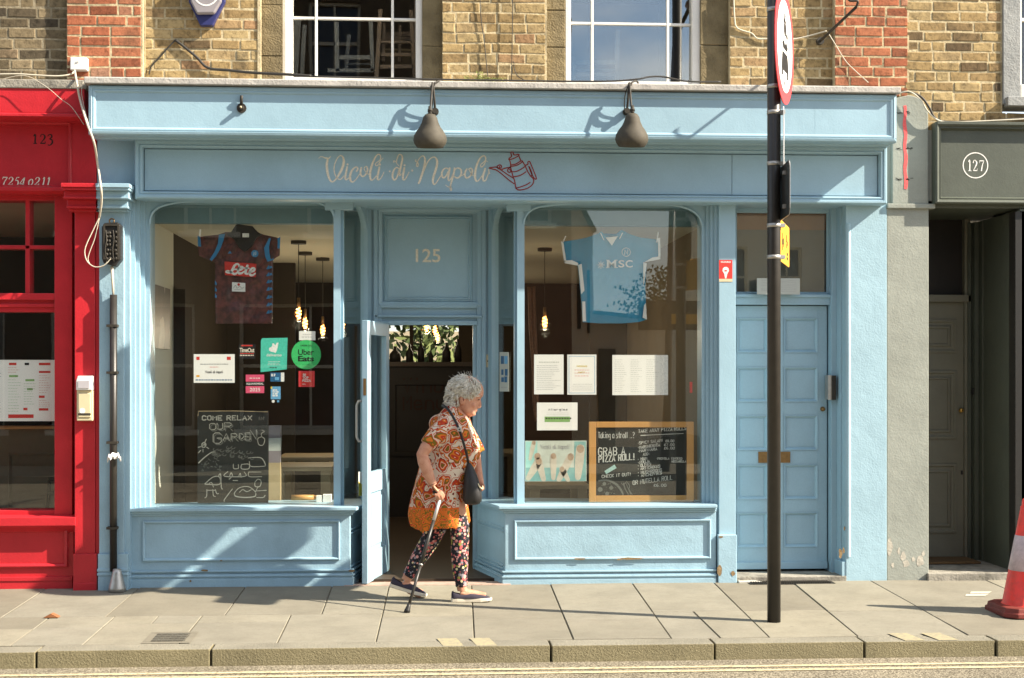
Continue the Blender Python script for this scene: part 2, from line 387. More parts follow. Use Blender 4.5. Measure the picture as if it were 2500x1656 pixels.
# ------------------------------------------------------------------ lettering
GLY = {'A': '00,26,40;12,32', 'B': '00,06,36,45,44,33,03;33,42,41,30,00', 'C': '45,36,16,05,01,10,30,41', 'D': '00,06,26,44,42,20,00', 'E': '46,06,00,40;03,33',
 'F': '46,06,00;03,33', 'G': '45,36,16,05,01,10,30,41,43,23', 'H': '00,06;40,46;03,43', 'I': '20,26', 'J': '46,41,30,10,01', 'K': '00,06;46,03,40', 'L': '06,00,40',
 'M': '00,06,23,46,40', 'N': '00,06,40,46', 'O': '16,05,01,10,30,41,45,36,16', 'P': '00,06,36,45,44,33,03', 'Q': '16,05,01,10,30,41,45,36,16;22,40', 'R': '00,06,36,45,44,33,03;23,40',
 'S': '45,36,16,05,04,13,33,42,41,30,10,01', 'T': '06,46;26,20', 'U': '06,01,10,30,41,46', 'V': '06,20,46', 'W': '06,10,23,30,46', 'X': '00,46;06,40', 'Y': '06,23,46;23,20', 'Z': '06,46,00,40',
 '0': '16,05,01,10,30,41,45,36,16', '1': '15,26,20', '2': '05,16,36,45,44,00,40', '3': '05,16,36,45,44,33,23;33,42,41,30,10,01', '4': '30,36,02,42', '5': '46,06,03,33,42,41,30,10,01',
 '6': '36,16,04,01,10,30,41,42,33,13,02', '7': '06,46,10', '8': '13,04,05,16,36,45,44,33,13,02,01,10,30,41,42,33', '9': '42,33,13,04,05,16,36,45,42,30,10', '$': '45,36,26,15,10;00,40;03,33',
 '.': '20,20', '!': '26,22;20,20', '?': '05,16,36,45,44,23,22;20,20', '(': '36,24,22,30', ')': '16,24,22,10', '-': '13,33', '*': '23,23', ':': '24,24;21,21', '/': '00,46', "'": '26,25',
 'a': '44,14,03,01,10,30,41;44,40', 'k': '00,06;34,02,40', 'i': '24,20;26,26', 'n': '00,04;03,14,34,43,40', 'g': '44,14,03,02,11,31,44,4-,1-', 's': '44,14,03,32,41,30,00', 't': '26,21,30,40;04,44', 'r': '00,04;03,14,34',
 'o': '14,03,01,10,30,41,43,34,14', 'l': '26,20', 'd': '46,40;43,14,03,01,10,30,41', 'e': '02,42,34,14,03,01,10,30,41', 'b': '06,00;01,10,30,41,43,34,14,03', 'm': '00,04;03,14,23,20;23,34,43,40', 'p': '0-,04;03,14,34,43,41,30,10,01',
 'c': '43,34,14,03,01,10,30,41', 'u': '04,01,10,30,41;44,40', 'v': '04,20,44', 'y': '04,20;44,0-', 'h': '00,06;03,14,34,43,40', 'f': '46,26,20;04,44', 'z': '04,44,00,40', 'w': '04,10,23,30,44', 'x': '00,44;04,40'}
def scribe(mb, text, x0, x1, zb, zt, Y, w, m=0, wob=.12, slope=0.0, rs=None, gap=.45):
    """hand-written single strokes between x0..x1 on base line zb with cap height zt-zb"""
    rs = rs or random.Random(len(text) * 31 + int(abs(x0) * 977))
    adv = [(.55 if ch in " Iil.!'1*-:" else 1) for ch in text]; tot = sum(adv) + gap * (len(text) - 1)
    u = (x1 - x0) / max(tot, .1); x = x0; h = zt - zb
    for ch, a in zip(text, adv):
        if ch in GLY:
            for poly in GLY[ch].split(';'):
                pts = []
                for q in poly.split(','):
                    gx = int(q[0]) / 4; gy = (-2 if q[1] == '-' else int(q[1])) / 6
                    if a < 1: gx = .5 + (gx - .5) * (.9 if ch in '1' else .5)
                    jx, jz = rs.uniform(-wob, wob), rs.uniform(-wob, wob)
                    X = x + (gx + jx * .5) * u * a
                    pts.append((X, zb + (gy + jz * .4) * h + slope * (X - x0), w * rs.uniform(.8, 1.2)))
                if len(pts) == 2 and pts[0][0] == pts[1][0] and abs(pts[0][1] - pts[1][1]) < .2 * h:
                    mb.disc(pts[0][0], pts[0][1], w * .7, Y, m, 8)
                elif len(pts) == 2 and poly[:2] == poly[-2:]: mb.disc(pts[0][0], pts[0][1], w * .7, Y, m, 8)
                else: mb.ribbon(pts, Y, m)
        x += u * (a + gap)
def strokes(mb, ox, oy, sc, lists, Y, m=0, w=None, n=5):
    """digitised strokes: photo-crop coordinates (x,y[,width]) -> ribbons lying on the plane Y"""
    for L in lists:
        pts = []
        for p in L:
            a = at(ox + p[0] / sc, oy + p[1] / sc, Y); ww = (p[2] if len(p) > 2 else w) / sc / FOC * (Y + DIST)
            pts.append((a.x, a.z, ww))
        mb.ribbon(cr(pts, n) if len(pts) > 2 else pts, Y, m)
def fontmesh(text, size, bold=0.0, shear=0, xs=1.0, sp=1.0):
    cu = bpy.data.curves.new('t', 'FONT'); cu.body = text; cu.size = size; cu.offset = bold; cu.shear = shear; cu.align_x = 'CENTER'; cu.align_y = 'CENTER'; cu.space_character = sp
    o = bpy.data.objects.new('tmp', cu); COL.objects.link(o)
    dg = bpy.context.evaluated_depsgraph_get(); dg.update()
    me = bpy.data.meshes.new_from_object(o.evaluated_get(dg)); bpy.data.objects.remove(o)
    v = [(p.co.x * xs, p.co.y) for p in me.vertices]; f = [tuple(p.vertices) for p in me.polygons]; return v, f
def print_text(mb, text, cx, cz, height, Y, m=0, bold=0.0, shear=0, xs=1.0, rot=0.0, sp=1.0, width=None):
    v, f = fontmesh(text, 1.0, bold, shear, xs, sp)
    if not v: return
    zs = [p[1] for p in v]; xs_ = [p[0] for p in v]; k = height / (max(zs) - min(zs)); zc = (max(zs) + min(zs)) / 2; xc = (max(xs_) + min(xs_)) / 2
    kx = k if width is None else width / (max(xs_) - min(xs_))
    c, s = math.cos(rot), math.sin(rot)
    mb.add([(cx + (x - xc) * kx * c - (z - zc) * k * s, Y, cz + (x - xc) * kx * s + (z - zc) * k * c) for x, z in v], f, m)
# ================================================================== ground
def build_ground():
    g = MB(); g.box(-150, 150, -150, 150, -1.2, -.9); g.build('ground', 'asphalt', kind='structure')
    zr = -.145
    r = MB(); r.box(-90, 90, -12.0, -2.26, -.9, zr); r.build('road', 'asphalt', kind='structure')
    l = MB()
    for ya, yb in ((-2.505, -2.455), (-2.62, -2.57)):
        l.add([(-60, ya, zr + .004), (60, ya, zr + .004), (60, yb, zr + .004), (-60, yb, zr + .004)], [(0, 1, 2, 3)])
    l.build('road_markings', 'roadline', kind='structure')
    # kerb stones
    k = MB(); x = -14.0; rk = random.Random(3)
    edges = [gp(p, 1580).x for p in (103, 519, 1346, 1752, 2128, 2462)]
    xs = [-14, -11.5, -9, -6.8] + [edges[0] - 1.3] + edges + [edges[-1] + 1.2, 7, 9, 11, 14]
    for a, b in zip(xs[:-1], xs[1:]):
        d = rk.uniform(-.004, .004); e = rk.uniform(-.006, .006)
        z1 = gz(-2.2) + d
        k.vextr([(a + .006, -2.27 + e), (b - .006, -2.27 + e), (b - .006, -2.09), (a + .006, -2.09)], zr - .3, z1)
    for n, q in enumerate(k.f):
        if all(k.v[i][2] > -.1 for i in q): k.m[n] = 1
    k.build('kerb', ['granite', 'granite_sunlit_top'], bevel=.006, kind='structure')
    # flagstones
    s = MB(); rs = random.Random(5)
    YA, YB, YC = .02, -1.40, -2.085
    def slab(xa0, xb0, xa1, xb1, y0, y1, tone=None):
        g = .004; j = rs.uniform(-.002, .002); t = rs.uniform(0, 1) if tone is None else tone
        q = [(xa0 + g, y0 - g), (xb0 - g, y0 - g), (xb1 - g, y1 + g), (xa1 + g, y1 + g)]
        tl = [rs.uniform(-.0018, .0018) for _ in q]
        top = [(x, y, .02 * y + j + w) for (x, y), w in zip(q, tl)]
        ins = [(x + (.003 if i in (0, 3) else -.003), y + (-.003 if i < 2 else .003), z) for i, (x, y, z) in enumerate(top)]
        low = [(x, y, z - .004) for x, y, z in top]; bot = [(x, y, z - .06) for x, y, z in top]
        s.loft([bot, low, ins], 0, True)
        for i in range(len(s.c) - 14, len(s.c)): s.c[i] = t
    # wide slabs on the right of the door: joints measured at the facade and at the kerb
    J = [((948, 1440), (918, 1566)), ((1153, 1470), (1158, 1566)), ((1345, 1430), (1400, 1562)), ((1540, 1420), (1640, 1560)), ((1750, 1430), (1875, 1553)), ((1945, 1430), (2090, 1550)), ((2130, 1421), (2345, 1540))]
    L = []
    for p, q in J:
        a, b = gp(*p), gp(*q); m = (b.x - a.x) / (b.y - a.y)
        L.append(lambda y, a=a, m=m: a.x + m * (y - a.y))
    for k in range(1, 9): L.append(lambda y, k=k, f=L[6]: f(y) + .92 * k)
    for i in range(len(L) - 1):
        ym = YB + rs.uniform(-.05, .22)
        for y0, y1 in ((YA, ym), (ym, YC)):
            if i == 3 and y1 == YC:
                xm0 = L[i](y0) * .55 + L[i + 1](y0) * .45; xm1 = L[i](y1) * .5 + L[i + 1](y1) * .5
                slab(L[i](y0), xm0, L[i](y1), xm1, y0, y1); slab(xm0, L[i + 1](y0), xm1, L[i + 1](y1), y0, y1)
            else: slab(L[i](y0), L[i + 1](y0), L[i](y1), L[i + 1](y1), y0, y1)
    # smaller, older slabs on the left
    y1 = -1.16; ym = -1.5
    row = [gp(*p) for p in ((806, 1445), (585, 1453))]
    xs = [L[0](-.6), row[0].x, row[1].x, row[1].x - .8, row[1].x - 1.5, row[1].x - 2.4] + [row[1].x - 2.4 - .85 * k for k in range(1, 11)]
    for a, b in zip(xs[1:], xs[:-1]):
        e = L[0] if b == xs[0] else (lambda y, b=b: b)
        slab(a, e(YA), a, e(y1), YA, y1, .15 if b == xs[0] else None)
    xs = [L[0](-1.6), gp(696, 1530).x, gp(480, 1520).x, gp(270, 1515).x, gp(90, 1530).x] + [gp(90, 1530).x - .7 * k for k in range(1, 13)]
    for n, (a, b) in enumerate(zip(xs[1:], xs[:-1])):
        e = L[0] if b == xs[0] else (lambda y, b=b: b)
        mid = ym + rs.uniform(-.1, .1)
        if n == 2:
            slab(a, (a + b) / 2, a, (a + b) / 2, y1, -1.42); slab((a + b) / 2, b, (a + b) / 2, b, y1, -1.42); slab(a, b, a, b, -1.42, YC)
        elif n == 0: slab(a, e(y1), a, e(YC), y1, YC)
        else: slab(a, e(y1), a, e(mid), y1, mid); slab(a, e(mid), a, e(YC), mid, YC)
    s.box(-14, 14, -2.2, .3, -.3, -.055, 1)
    b = len(s.v); s.v += [(-14, YC - .02, .02 * YC - .007), (14, YC - .02, .02 * YC - .007), (14, .0, -.007), (-14, .0, -.007), (14, 1.5, -.007), (-14, 1.5, -.007)]
    s.f += [[b, b + 1, b + 2, b + 3], [b + 3, b + 2, b + 4, b + 5]]; s.m += [1, 1]; s.c += [0, 0]
    s.build('pavement', ['slab', 'joint'], tone=True, kind='structure')
    o = MB(); o.box(-90, 90, -14.6, -12.0, -.9, -.03); o.build('far_pavement', 'slab', kind='structure')
build_ground()

# ================================================================== brickwork
def bricks(parent, name, x0, x1, z0, z1, Y, holes, mat, mort, seed, course=.0792, proud=.005, dark=0.0, **tags):
    rb = random.Random(seed); w = MB()
    xs = sorted({x0, x1, *[h[0] for h in holes], *[h[1] for h in holes]}); xs = [x for x in xs if x0 <= x <= x1]
    zs = sorted({z0, z1, *[h[2] for h in holes], *[h[3] for h in holes]}); zs = [z for z in zs if z0 <= z <= z1]
    def inside(a, b, c, d): return any(a >= h[0] - 1e-6 and b <= h[1] + 1e-6 and c >= h[2] - 1e-6 and d <= h[3] + 1e-6 for h in holes)
    for a, b in zip(xs[:-1], xs[1:]):
        for c, d in zip(zs[:-1], zs[1:]):
            if not inside(a, b, c, d): w.box(a, b, Y, Y + .22, c, d, 1)
    z = z0; r = 0; q = .0125
    while z < z1 - .02:
        zt = min(z + course - q, z1)
        spans = [(x0, x1)]
        for h in holes:
            if h[2] < zt - .01 and h[3] > z + .01:
                spans = [p for s in spans for p in ((s[0], min(s[1], h[0])), (max(s[0], h[1]), s[1])) if p[1] - p[0] > .02]
        for a, b in spans:
            x = a; first = True
            while x < b - .02:
                L = rb.choice([.222, .222, .108, .215, .23, .165]) * rb.uniform(.96, 1.04)
                if first: L *= rb.choice([.5, 1, .75]); first = False
                e = min(x + L, b)
                if b - e < .06: e = b
                p = proud * rb.uniform(.1, 1.4); sk = rb.uniform(-.004, .004); s2 = rb.uniform(-.003, .003)
                zz0, zz1 = z + rb.uniform(-.003, .003), zt + rb.uniform(-.003, .003)
                i = .004
                vs = [(x, Y + .001, zz0 + sk), (e - q, Y + .001, zz0 - sk), (e - q, Y + .001, zz1 - s2), (x, Y + .001, zz1 + s2)]
                fr = [(x + i + rb.uniform(0, .003), Y - p * rb.uniform(.7, 1.2), zz0 + i + sk), (e - q - i, Y - p * rb.uniform(.7, 1.2), zz0 + i - sk), (e - q - i - rb.uniform(0, .004), Y - p * rb.uniform(.7, 1.2), zz1 - i - s2), (x + i, Y - p * rb.uniform(.7, 1.2), zz1 - i + s2)]
                t = min(1, max(0, rb.betavariate(2.2, 1.6) - dark * rb.random()))
                w.loft([vs, fr], 0, False); w.add(fr, [(0, 1, 2, 3)], 0)
                for n in range(len(w.c) - 5, len(w.c)): w.c[n] = t
                x = e
        z += course; r += 1
    return w.build(name, [mat, mort], parent, tone=True, **tags)

STEP = [(0, 0), (0, -.012), (.007, -.017), (.016, -.013), (.022, 0)]
def bead(mb, x0, x1, z0, z1, Y, h=.014, w=.022, m=0):
    mb.frame(x0, x1, z0, z1, [(0, Y + .001), (0, Y - h), (w * .35, Y - h * 1.25), (w * .75, Y - h), (w, Y + .001)], m)

# ================================================================== number 125, the blue shop and the flat over it
shop = thing('shop_building', (0, 0, 0), 'brick building with a pale blue restaurant front reading Vicoli di Napoli, number 125', 'building')
YBR = .10                                  # brick face of the upper storey
ZL0, ZL1 = ZZ(213, -.41), ZZ(197, -.41)    # ledge on the cornice
ZTOP = 5.6
def upper_storey():
    z0 = ZZ(195, YBR) - .1
    u = lambda p: XX(p, YBR)
    Wn = [(u(633), u(1080)), (u(1335), u(1782))]
    bricks(shop, 'brick_wall', u(350), u(2040), z0, ZTOP, YBR, [(a, b, z0 - 1, ZTOP + 1) for a, b in Wn], 'stock', 'mortar', 11)
    bricks(shop, 'brick_pier', u(168), u(352), z0, ZTOP, YBR - .058, [], 'redbrick', 'mortar', 12, label='left hand red brick pier')
    bricks(shop, 'brick_pier', u(2032), u(2212), z0, ZTOP, YBR - .072, [], 'redbrick', 'mortar', 13, label='red brick pier with an iron hook')
    # pale lines of render beside the piers and jambs
    for p, y in ((352, YBR - .012), (633, YBR - .01)):
        MB().box(u(p) - .012, u(p) + .012, y, y + .05, z0, ZTOP).build('render_strip', 'mortar', shop)
    for k, (pl, js, fr0, gl0, bars, gl1, fr1, jr, hb, holes) in enumerate((
            (633, (633, 690), 697, 714, (771, 958), 1015, 1031, (1031, 1080), 47, 1), (1335, (1335, 1380), 1380, 1393, (1447, 1632), 1689, 1710, (1710, 1782), 60, 1))):
        yj = YBR + .055; yf = YBR + .10; yg = YBR + .15
        j = MB()
        for a, b in (js, jr):
            zz = z0; rj = random.Random(a)
            while zz < ZTOP:
                h = rj.uniform(.28, .42)
                j.box(XX(a, yj) - (.0 if a != js[0] else .02), XX(b, yj) + (.02 if b == jr[1] else 0), yj + rj.uniform(-.003, .003), yj + .2, zz, min(zz + h - .005, ZTOP)); zz += h
        j.build('stone_jamb', 'stone', shop, bevel=.006)
        w = MB()
        X = lambda p: XX(p, yf)
        if k == 0: w.box(X(688), X(699), yf - .035, yf + .05, z0, ZTOP, 1)
        w.box(X(fr0), X(gl0), yf - .02, yf + .10, z0, ZTOP)
        w.box(X(gl1), X(fr1), yf - .02, yf + .10, z0, ZTOP)
        if k == 1: w.box(X(1710), X(1722), yf - .03, yf + .05, z0, ZTOP, 2)
        w.box(X(gl0), X(gl1), yf - .01, yf + .08, z0 - .1, ZZ(193, yf))
        for p in bars: w.box(X(p) - .010, X(p) + .010, yg - .02, yg + .02, z0, ZTOP)
        zb = ZZ(hb, yg, 850 if k == 0 else 1540)
        w.box(X(gl0), X(gl1), yg - .018, yg + .018, zb - .010, zb + .010)
        wo = w.build('sash_window', ['white', 'cream', 'stone'], shop, bevel=.003, label=('white painted sash window in front of upturned stools', 'white painted sash window reflecting the sky')[k])
        g = MB(); g.box(X(gl0) - .005, X(gl1) + .005, yg - .003, yg + .003, z0, ZTOP); g.build('window_pane', 'glass_up' if k else 'glass', wo)
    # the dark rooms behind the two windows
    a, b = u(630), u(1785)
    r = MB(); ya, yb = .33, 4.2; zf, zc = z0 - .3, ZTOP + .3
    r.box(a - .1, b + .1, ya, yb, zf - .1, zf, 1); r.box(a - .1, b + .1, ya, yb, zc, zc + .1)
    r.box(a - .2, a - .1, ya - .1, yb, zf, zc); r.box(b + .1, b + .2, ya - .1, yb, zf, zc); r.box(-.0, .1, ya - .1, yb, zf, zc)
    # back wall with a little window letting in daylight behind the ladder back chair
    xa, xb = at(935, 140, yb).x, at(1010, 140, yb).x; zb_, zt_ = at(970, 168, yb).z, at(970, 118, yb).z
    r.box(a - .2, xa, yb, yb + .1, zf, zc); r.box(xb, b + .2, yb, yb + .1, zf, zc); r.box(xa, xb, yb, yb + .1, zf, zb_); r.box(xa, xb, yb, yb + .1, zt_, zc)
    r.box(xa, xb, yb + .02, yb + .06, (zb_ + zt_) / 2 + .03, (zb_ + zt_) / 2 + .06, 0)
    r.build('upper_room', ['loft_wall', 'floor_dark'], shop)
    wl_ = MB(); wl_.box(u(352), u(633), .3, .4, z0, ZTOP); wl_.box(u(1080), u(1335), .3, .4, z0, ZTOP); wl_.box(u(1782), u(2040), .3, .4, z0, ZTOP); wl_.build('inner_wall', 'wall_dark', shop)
upper_storey()

def cornice():
    x0, x1 = XX(215, -.37), XX(2190, -.37); zb = ZZ(336, -.37); zt = ZL0 - .005
    c = MB()
    c.box(x0 + .02, x1 - .02, -.358, .30, zb + .02, zt)
    c.frame(x0, x1, zb, zt, [(.0, -.30), (0, -.355), (.006, -.368), (.024, -.373), (.030, -.366), (.036, -.370), (.046, -.368), (.052, -.362), (.056, -.357)])
    # stepped soffit under the front edge
    c.extr([(-.372, zb + .03), (-.355, zb), (-.30, zb - .003), (-.295, zb + .006), (-.20, zb + .004), (-.195, zb - .004), (-.12, zb - .006), (-.12, zb + .05)], x0 + .004, x1 - .004)
    c.box(XX(1990, -.36), XX(1990, -.36) + .002, -.3588, -.35, zb + .06, zt - .06)
    co = c.build('cornice', 'blue', shop, bevel=.002)
    l = MB(); l.extr([(-.41, ZL0), (-.41, ZL1 - .006), (-.40, ZL1), (.12, ZL1 + .05), (.12, ZL0)], XX(205, -.41), XX(2200, -.41))
    l.build('ledge', 'lead', co, bevel=.004, label='grey weathered ledge on top of the cornice')
cornice()

def fascia():
    x0, x1 = XX(328, -.15), XX(2167, -.15); zb, zt = ZZ(490, -.15), ZZ(347, -.15)
    f = MB()
    f.box(x0 + .01, x1 - .01, -.08, .32, zb + .005, ZL0); f.box(x0 + .067, XX(1787, -.105) - .002, -.105, -.07, zb + .067, zt - .067); f.box(XX(1787, -.105) + .002, x1 - .067, -.1045, -.07, zb + .067, zt - .067)
    f.frame(x0, x1, zb, zt, [(0, .0), (0, -.135), (.008, -.15), (.026, -.15), (.030, -.138), (.038, -.138), (.044, -.146), (.052, -.142), (.060, -.118), (.062, -.085), (.064, -.0795)])
    fo = f.build('fascia', ['blue', 'ink_black'], shop, bevel=.0015)
    Y = -.1072; s = 10.759
    t = MB()
    C1 = [[(90, 290, 14), (130, 250, 20), (190, 250, 24), (250, 280, 28), (310, 285, 40), (322, 330, 50), (300, 430, 60), (305, 560, 65), (325, 690, 62), (365, 820, 50), (410, 890, 42), (450, 905, 36), (510, 870, 36), (570, 790, 44), (640, 680, 60), (700, 560, 64), (738, 440, 66), (745, 350, 60), (730, 270, 46), (690, 225, 34), (650, 220, 28), (590, 270, 24), (540, 360, 24), (500, 470, 26), (490, 590, 28), (510, 700, 26), (550, 780, 26), (600, 830, 26), (650, 845, 26), (700, 810, 26), (750, 745, 24)],
          [(310, 290, 30), (360, 285, 26), (400, 240, 16)],
          [(835, 515, 44), (815, 620, 50), (790, 740, 50), (785, 820, 46), (810, 850, 36), (850, 825, 26), (900, 770, 22)],
          [(1080, 630, 40), (1115, 570, 40), (1090, 520, 36), (1030, 535, 36), (960, 610, 50), (915, 720, 60), (910, 820, 60), (940, 895, 46), (985, 910, 34), (1050, 860, 26), (1110, 780, 24), (1160, 700, 22)],
          [(1205, 540, 50), (1185, 640, 52), (1195, 720, 44), (1240, 765, 36), (1300, 735, 38), (1350, 660, 46), (1370, 580, 46), (1350, 510, 36), (1300, 520, 26), (1280, 570, 22), (1320, 640, 20), (1380, 700, 22), (1420, 710, 20)],
          [(1780, 280, 14), (1740, 320, 18), (1690, 390, 24), (1640, 470, 28), (1590, 480, 26), (1580, 430, 24), (1640, 380, 24), (1690, 340, 26), (1715, 270, 28), (1700, 205, 28), (1650, 185, 30), (1590, 240, 34), (1530, 350, 44), (1480, 480, 56), (1445, 620, 58), (1435, 760, 58), (1455, 845, 46), (1490, 860, 32), (1545, 820, 26), (1600, 750, 24)],
          [(1680, 520, 48), (1660, 640, 52), (1635, 760, 52), (1635, 840, 44), (1680, 845, 30), (1740, 780, 26), (1800, 650, 20)],
          [(2190, 560, 34), (2140, 530, 32), (2080, 570, 38), (2035, 670, 50), (2025, 770, 50), (2050, 840, 44), (2085, 855, 38), (2135, 800, 36), (2170, 700, 38), (2200, 600, 40)],
          [(2060, 390, 30), (2060, 350, 18), (2110, 380, 20), (2150, 440, 20), (2190, 480, 16)],
          [(2130, 400, 24), (2145, 300, 26), (2190, 200, 28), (2240, 190, 30), (2280, 240, 40), (2280, 340, 48), (2250, 470, 50), (2225, 600, 50), (2205, 690, 46), (2220, 740, 36), (2250, 700, 22)]]
    C2 = [[(75, 540, 50), (60, 640, 52), (40, 750, 52), (45, 840, 44), (80, 850, 30), (130, 790, 26), (200, 650, 20)],
          [(380, 330, 26), (370, 370, 24), (410, 380, 26), (440, 440, 26), (430, 500, 28), (400, 490, 26), (405, 420, 24), (440, 340, 22), (500, 260, 22), (560, 225, 26), (605, 260, 36), (620, 350, 50), (605, 470, 56), (570, 620, 58), (520, 770, 56), (480, 890, 54), (455, 940, 50)],
          [(600, 600, 30), (650, 470, 30), (700, 370, 30), (770, 290, 28), (850, 255, 30), (910, 290, 44), (940, 380, 56), (925, 500, 60), (885, 640, 60), (840, 780, 58), (825, 890, 52), (850, 965, 40), (895, 960, 30), (950, 880, 26), (1030, 750, 24)],
          [(1230, 570, 34), (1170, 545, 32), (1100, 590, 36), (1060, 680, 46), (1075, 770, 46), (1120, 800, 40), (1180, 740, 36), (1230, 640, 40)],
          [(1270, 545, 46), (1250, 660, 50), (1230, 780, 48), (1235, 860, 40), (1265, 870, 30), (1310, 800, 24), (1350, 700, 24)],
          [(1395, 550, 46), (1375, 680, 50), (1340, 820, 46), (1300, 960, 40), (1285, 1060, 40), (1300, 1130, 40), (1320, 1110, 28), (1300, 1050, 24), (1230, 1040, 24), (1160, 990, 16)],
          [(1400, 600, 30), (1450, 550, 30), (1520, 550, 36), (1570, 610, 46), (1565, 710, 46), (1510, 790, 42), (1440, 800, 36), (1400, 770, 28)], [(1560, 745, 22), (1600, 740, 22), (1645, 700, 22)],
          [(1720, 570, 36), (1680, 640, 44), (1665, 720, 46), (1690, 790, 42), (1740, 800, 38), (1800, 760, 40), (1850, 680, 46), (1860, 590, 44), (1820, 550, 36), (1770, 575, 28), (1790, 610, 24), (1850, 720, 22), (1890, 740, 22)],
          [(2270, 380, 12), (2220, 360, 20), (2180, 440, 28), (2120, 510, 30), (2080, 505, 28), (2090, 450, 24), (2160, 390, 26), (2215, 320, 30), (2200, 245, 30), (2150, 225, 32), (2080, 270, 36), (2020, 370, 46), (1970, 500, 56), (1940, 650, 58), (1935, 790, 58), (1960, 875, 46), (2000, 890, 32), (2060, 830, 26), (2120, 740, 24)],
          [(2200, 560, 48), (2170, 660, 52), (2140, 770, 52), (2150, 870, 44), (2210, 870, 30), (2250, 780, 28), (2300, 650, 22)], [(2290, 580, 26), (2300, 640, 30), (2320, 690, 22)]]
    strokes(t, 770, 360, s, C1, Y); strokes(t, 980, 360, s, C2, Y)
    for ox, px, py, r in ((770, 845, 450, 26), (770, 1695, 450, 28), (770, 1955, 630, 24), (980, 85, 470, 26), (980, 285, 610, 26)):
        a = at(ox + px / s, 360 + py / s, Y); t.disc(a.x, a.z, r / s / 316, Y)
    t.build('lettering', 'letter', fo, fix=False, label='cream script reading Vicoli di Napoli')
    p = MB(); s = 13.064
    P = [[(900, 260), (880, 180), (905, 130), (945, 160), (970, 230), (1020, 245), (1110, 225), (1140, 240), (1110, 280), (960, 360), (820, 390), (830, 350), (890, 300), (900, 260)],
         [(835, 400), (870, 520), (870, 620)], [(1135, 280), (1190, 410)], [(890, 560), (1040, 530), (1190, 440), (1240, 440)], [(890, 610), (1080, 570), (1240, 470)], [(1240, 430), (1330, 580)],
         [(870, 620), (900, 760), (950, 940), (1000, 1080), (1040, 1300)], [(910, 780), (1050, 770), (1200, 700), (1320, 620)], [(960, 940), (1130, 910), (1260, 850), (1360, 780)],
         [(1340, 600), (1400, 740), (1500, 910), (1590, 1000), (1605, 1090), (1560, 1190), (1440, 1290), (1280, 1345), (1130, 1360), (1040, 1310)], [(1050, 1300), (1200, 1260), (1380, 1190), (1490, 1120)],
         [(190, 655), (300, 640), (420, 635), (560, 720), (760, 860), (970, 990)], [(190, 665), (300, 695), (420, 730), (600, 860), (800, 1030), (980, 1160)],
         [(470, 680), (440, 610), (520, 560), (580, 600), (560, 660), (510, 650), (520, 610)], [(580, 710), (720, 660), (860, 640)], [(860, 640), (790, 690), (780, 770), (850, 800), (880, 740), (830, 710)],
         [(1350, 570), (1420, 540), (1420, 470), (1470, 450), (1510, 520), (1600, 740), (1690, 980), (1650, 1010), (1560, 890), (1450, 610)], [(1470, 620), (1560, 870), (1500, 910)]]
    strokes(p, 1180, 360, s, P, Y - .0004, 0, 34)
    p.build('coffee_pot_drawing', 'pot_red', fo, fix=False, label='outline of a red coffee pot with a long spout')
    # plain board and return beside the fascia
    b = MB(); b.box(XX(238, -.03), x0 + .012, -.03, .3, ZZ(458, -.03), ZL0); b.build('side_board', 'blue', shop)
fascia()

def capital(parent, mat, pa, pb, taper=0, cut=None):
    c = MB()
    tiers = [(456, 466, -.30, 0), (466, 472, -.285, 4), (472, 486, -.235, 8), (486, 491, -.25, 6), (491, 506, -.175, 16), (506, 512, -.19, 14), (512, 518, -.13, 20)]
    for y0, y1, Y, ins in tiers:
        c.box(XX(pa + ins * taper, Y), XX(pb - ins * .25 if cut is None else pb + ins * .35, Y), Y, .1, ZZ(y0, -.1, 250), ZZ(y1, -.1, 250))
    c.build('capital', mat, parent, bevel=.004)

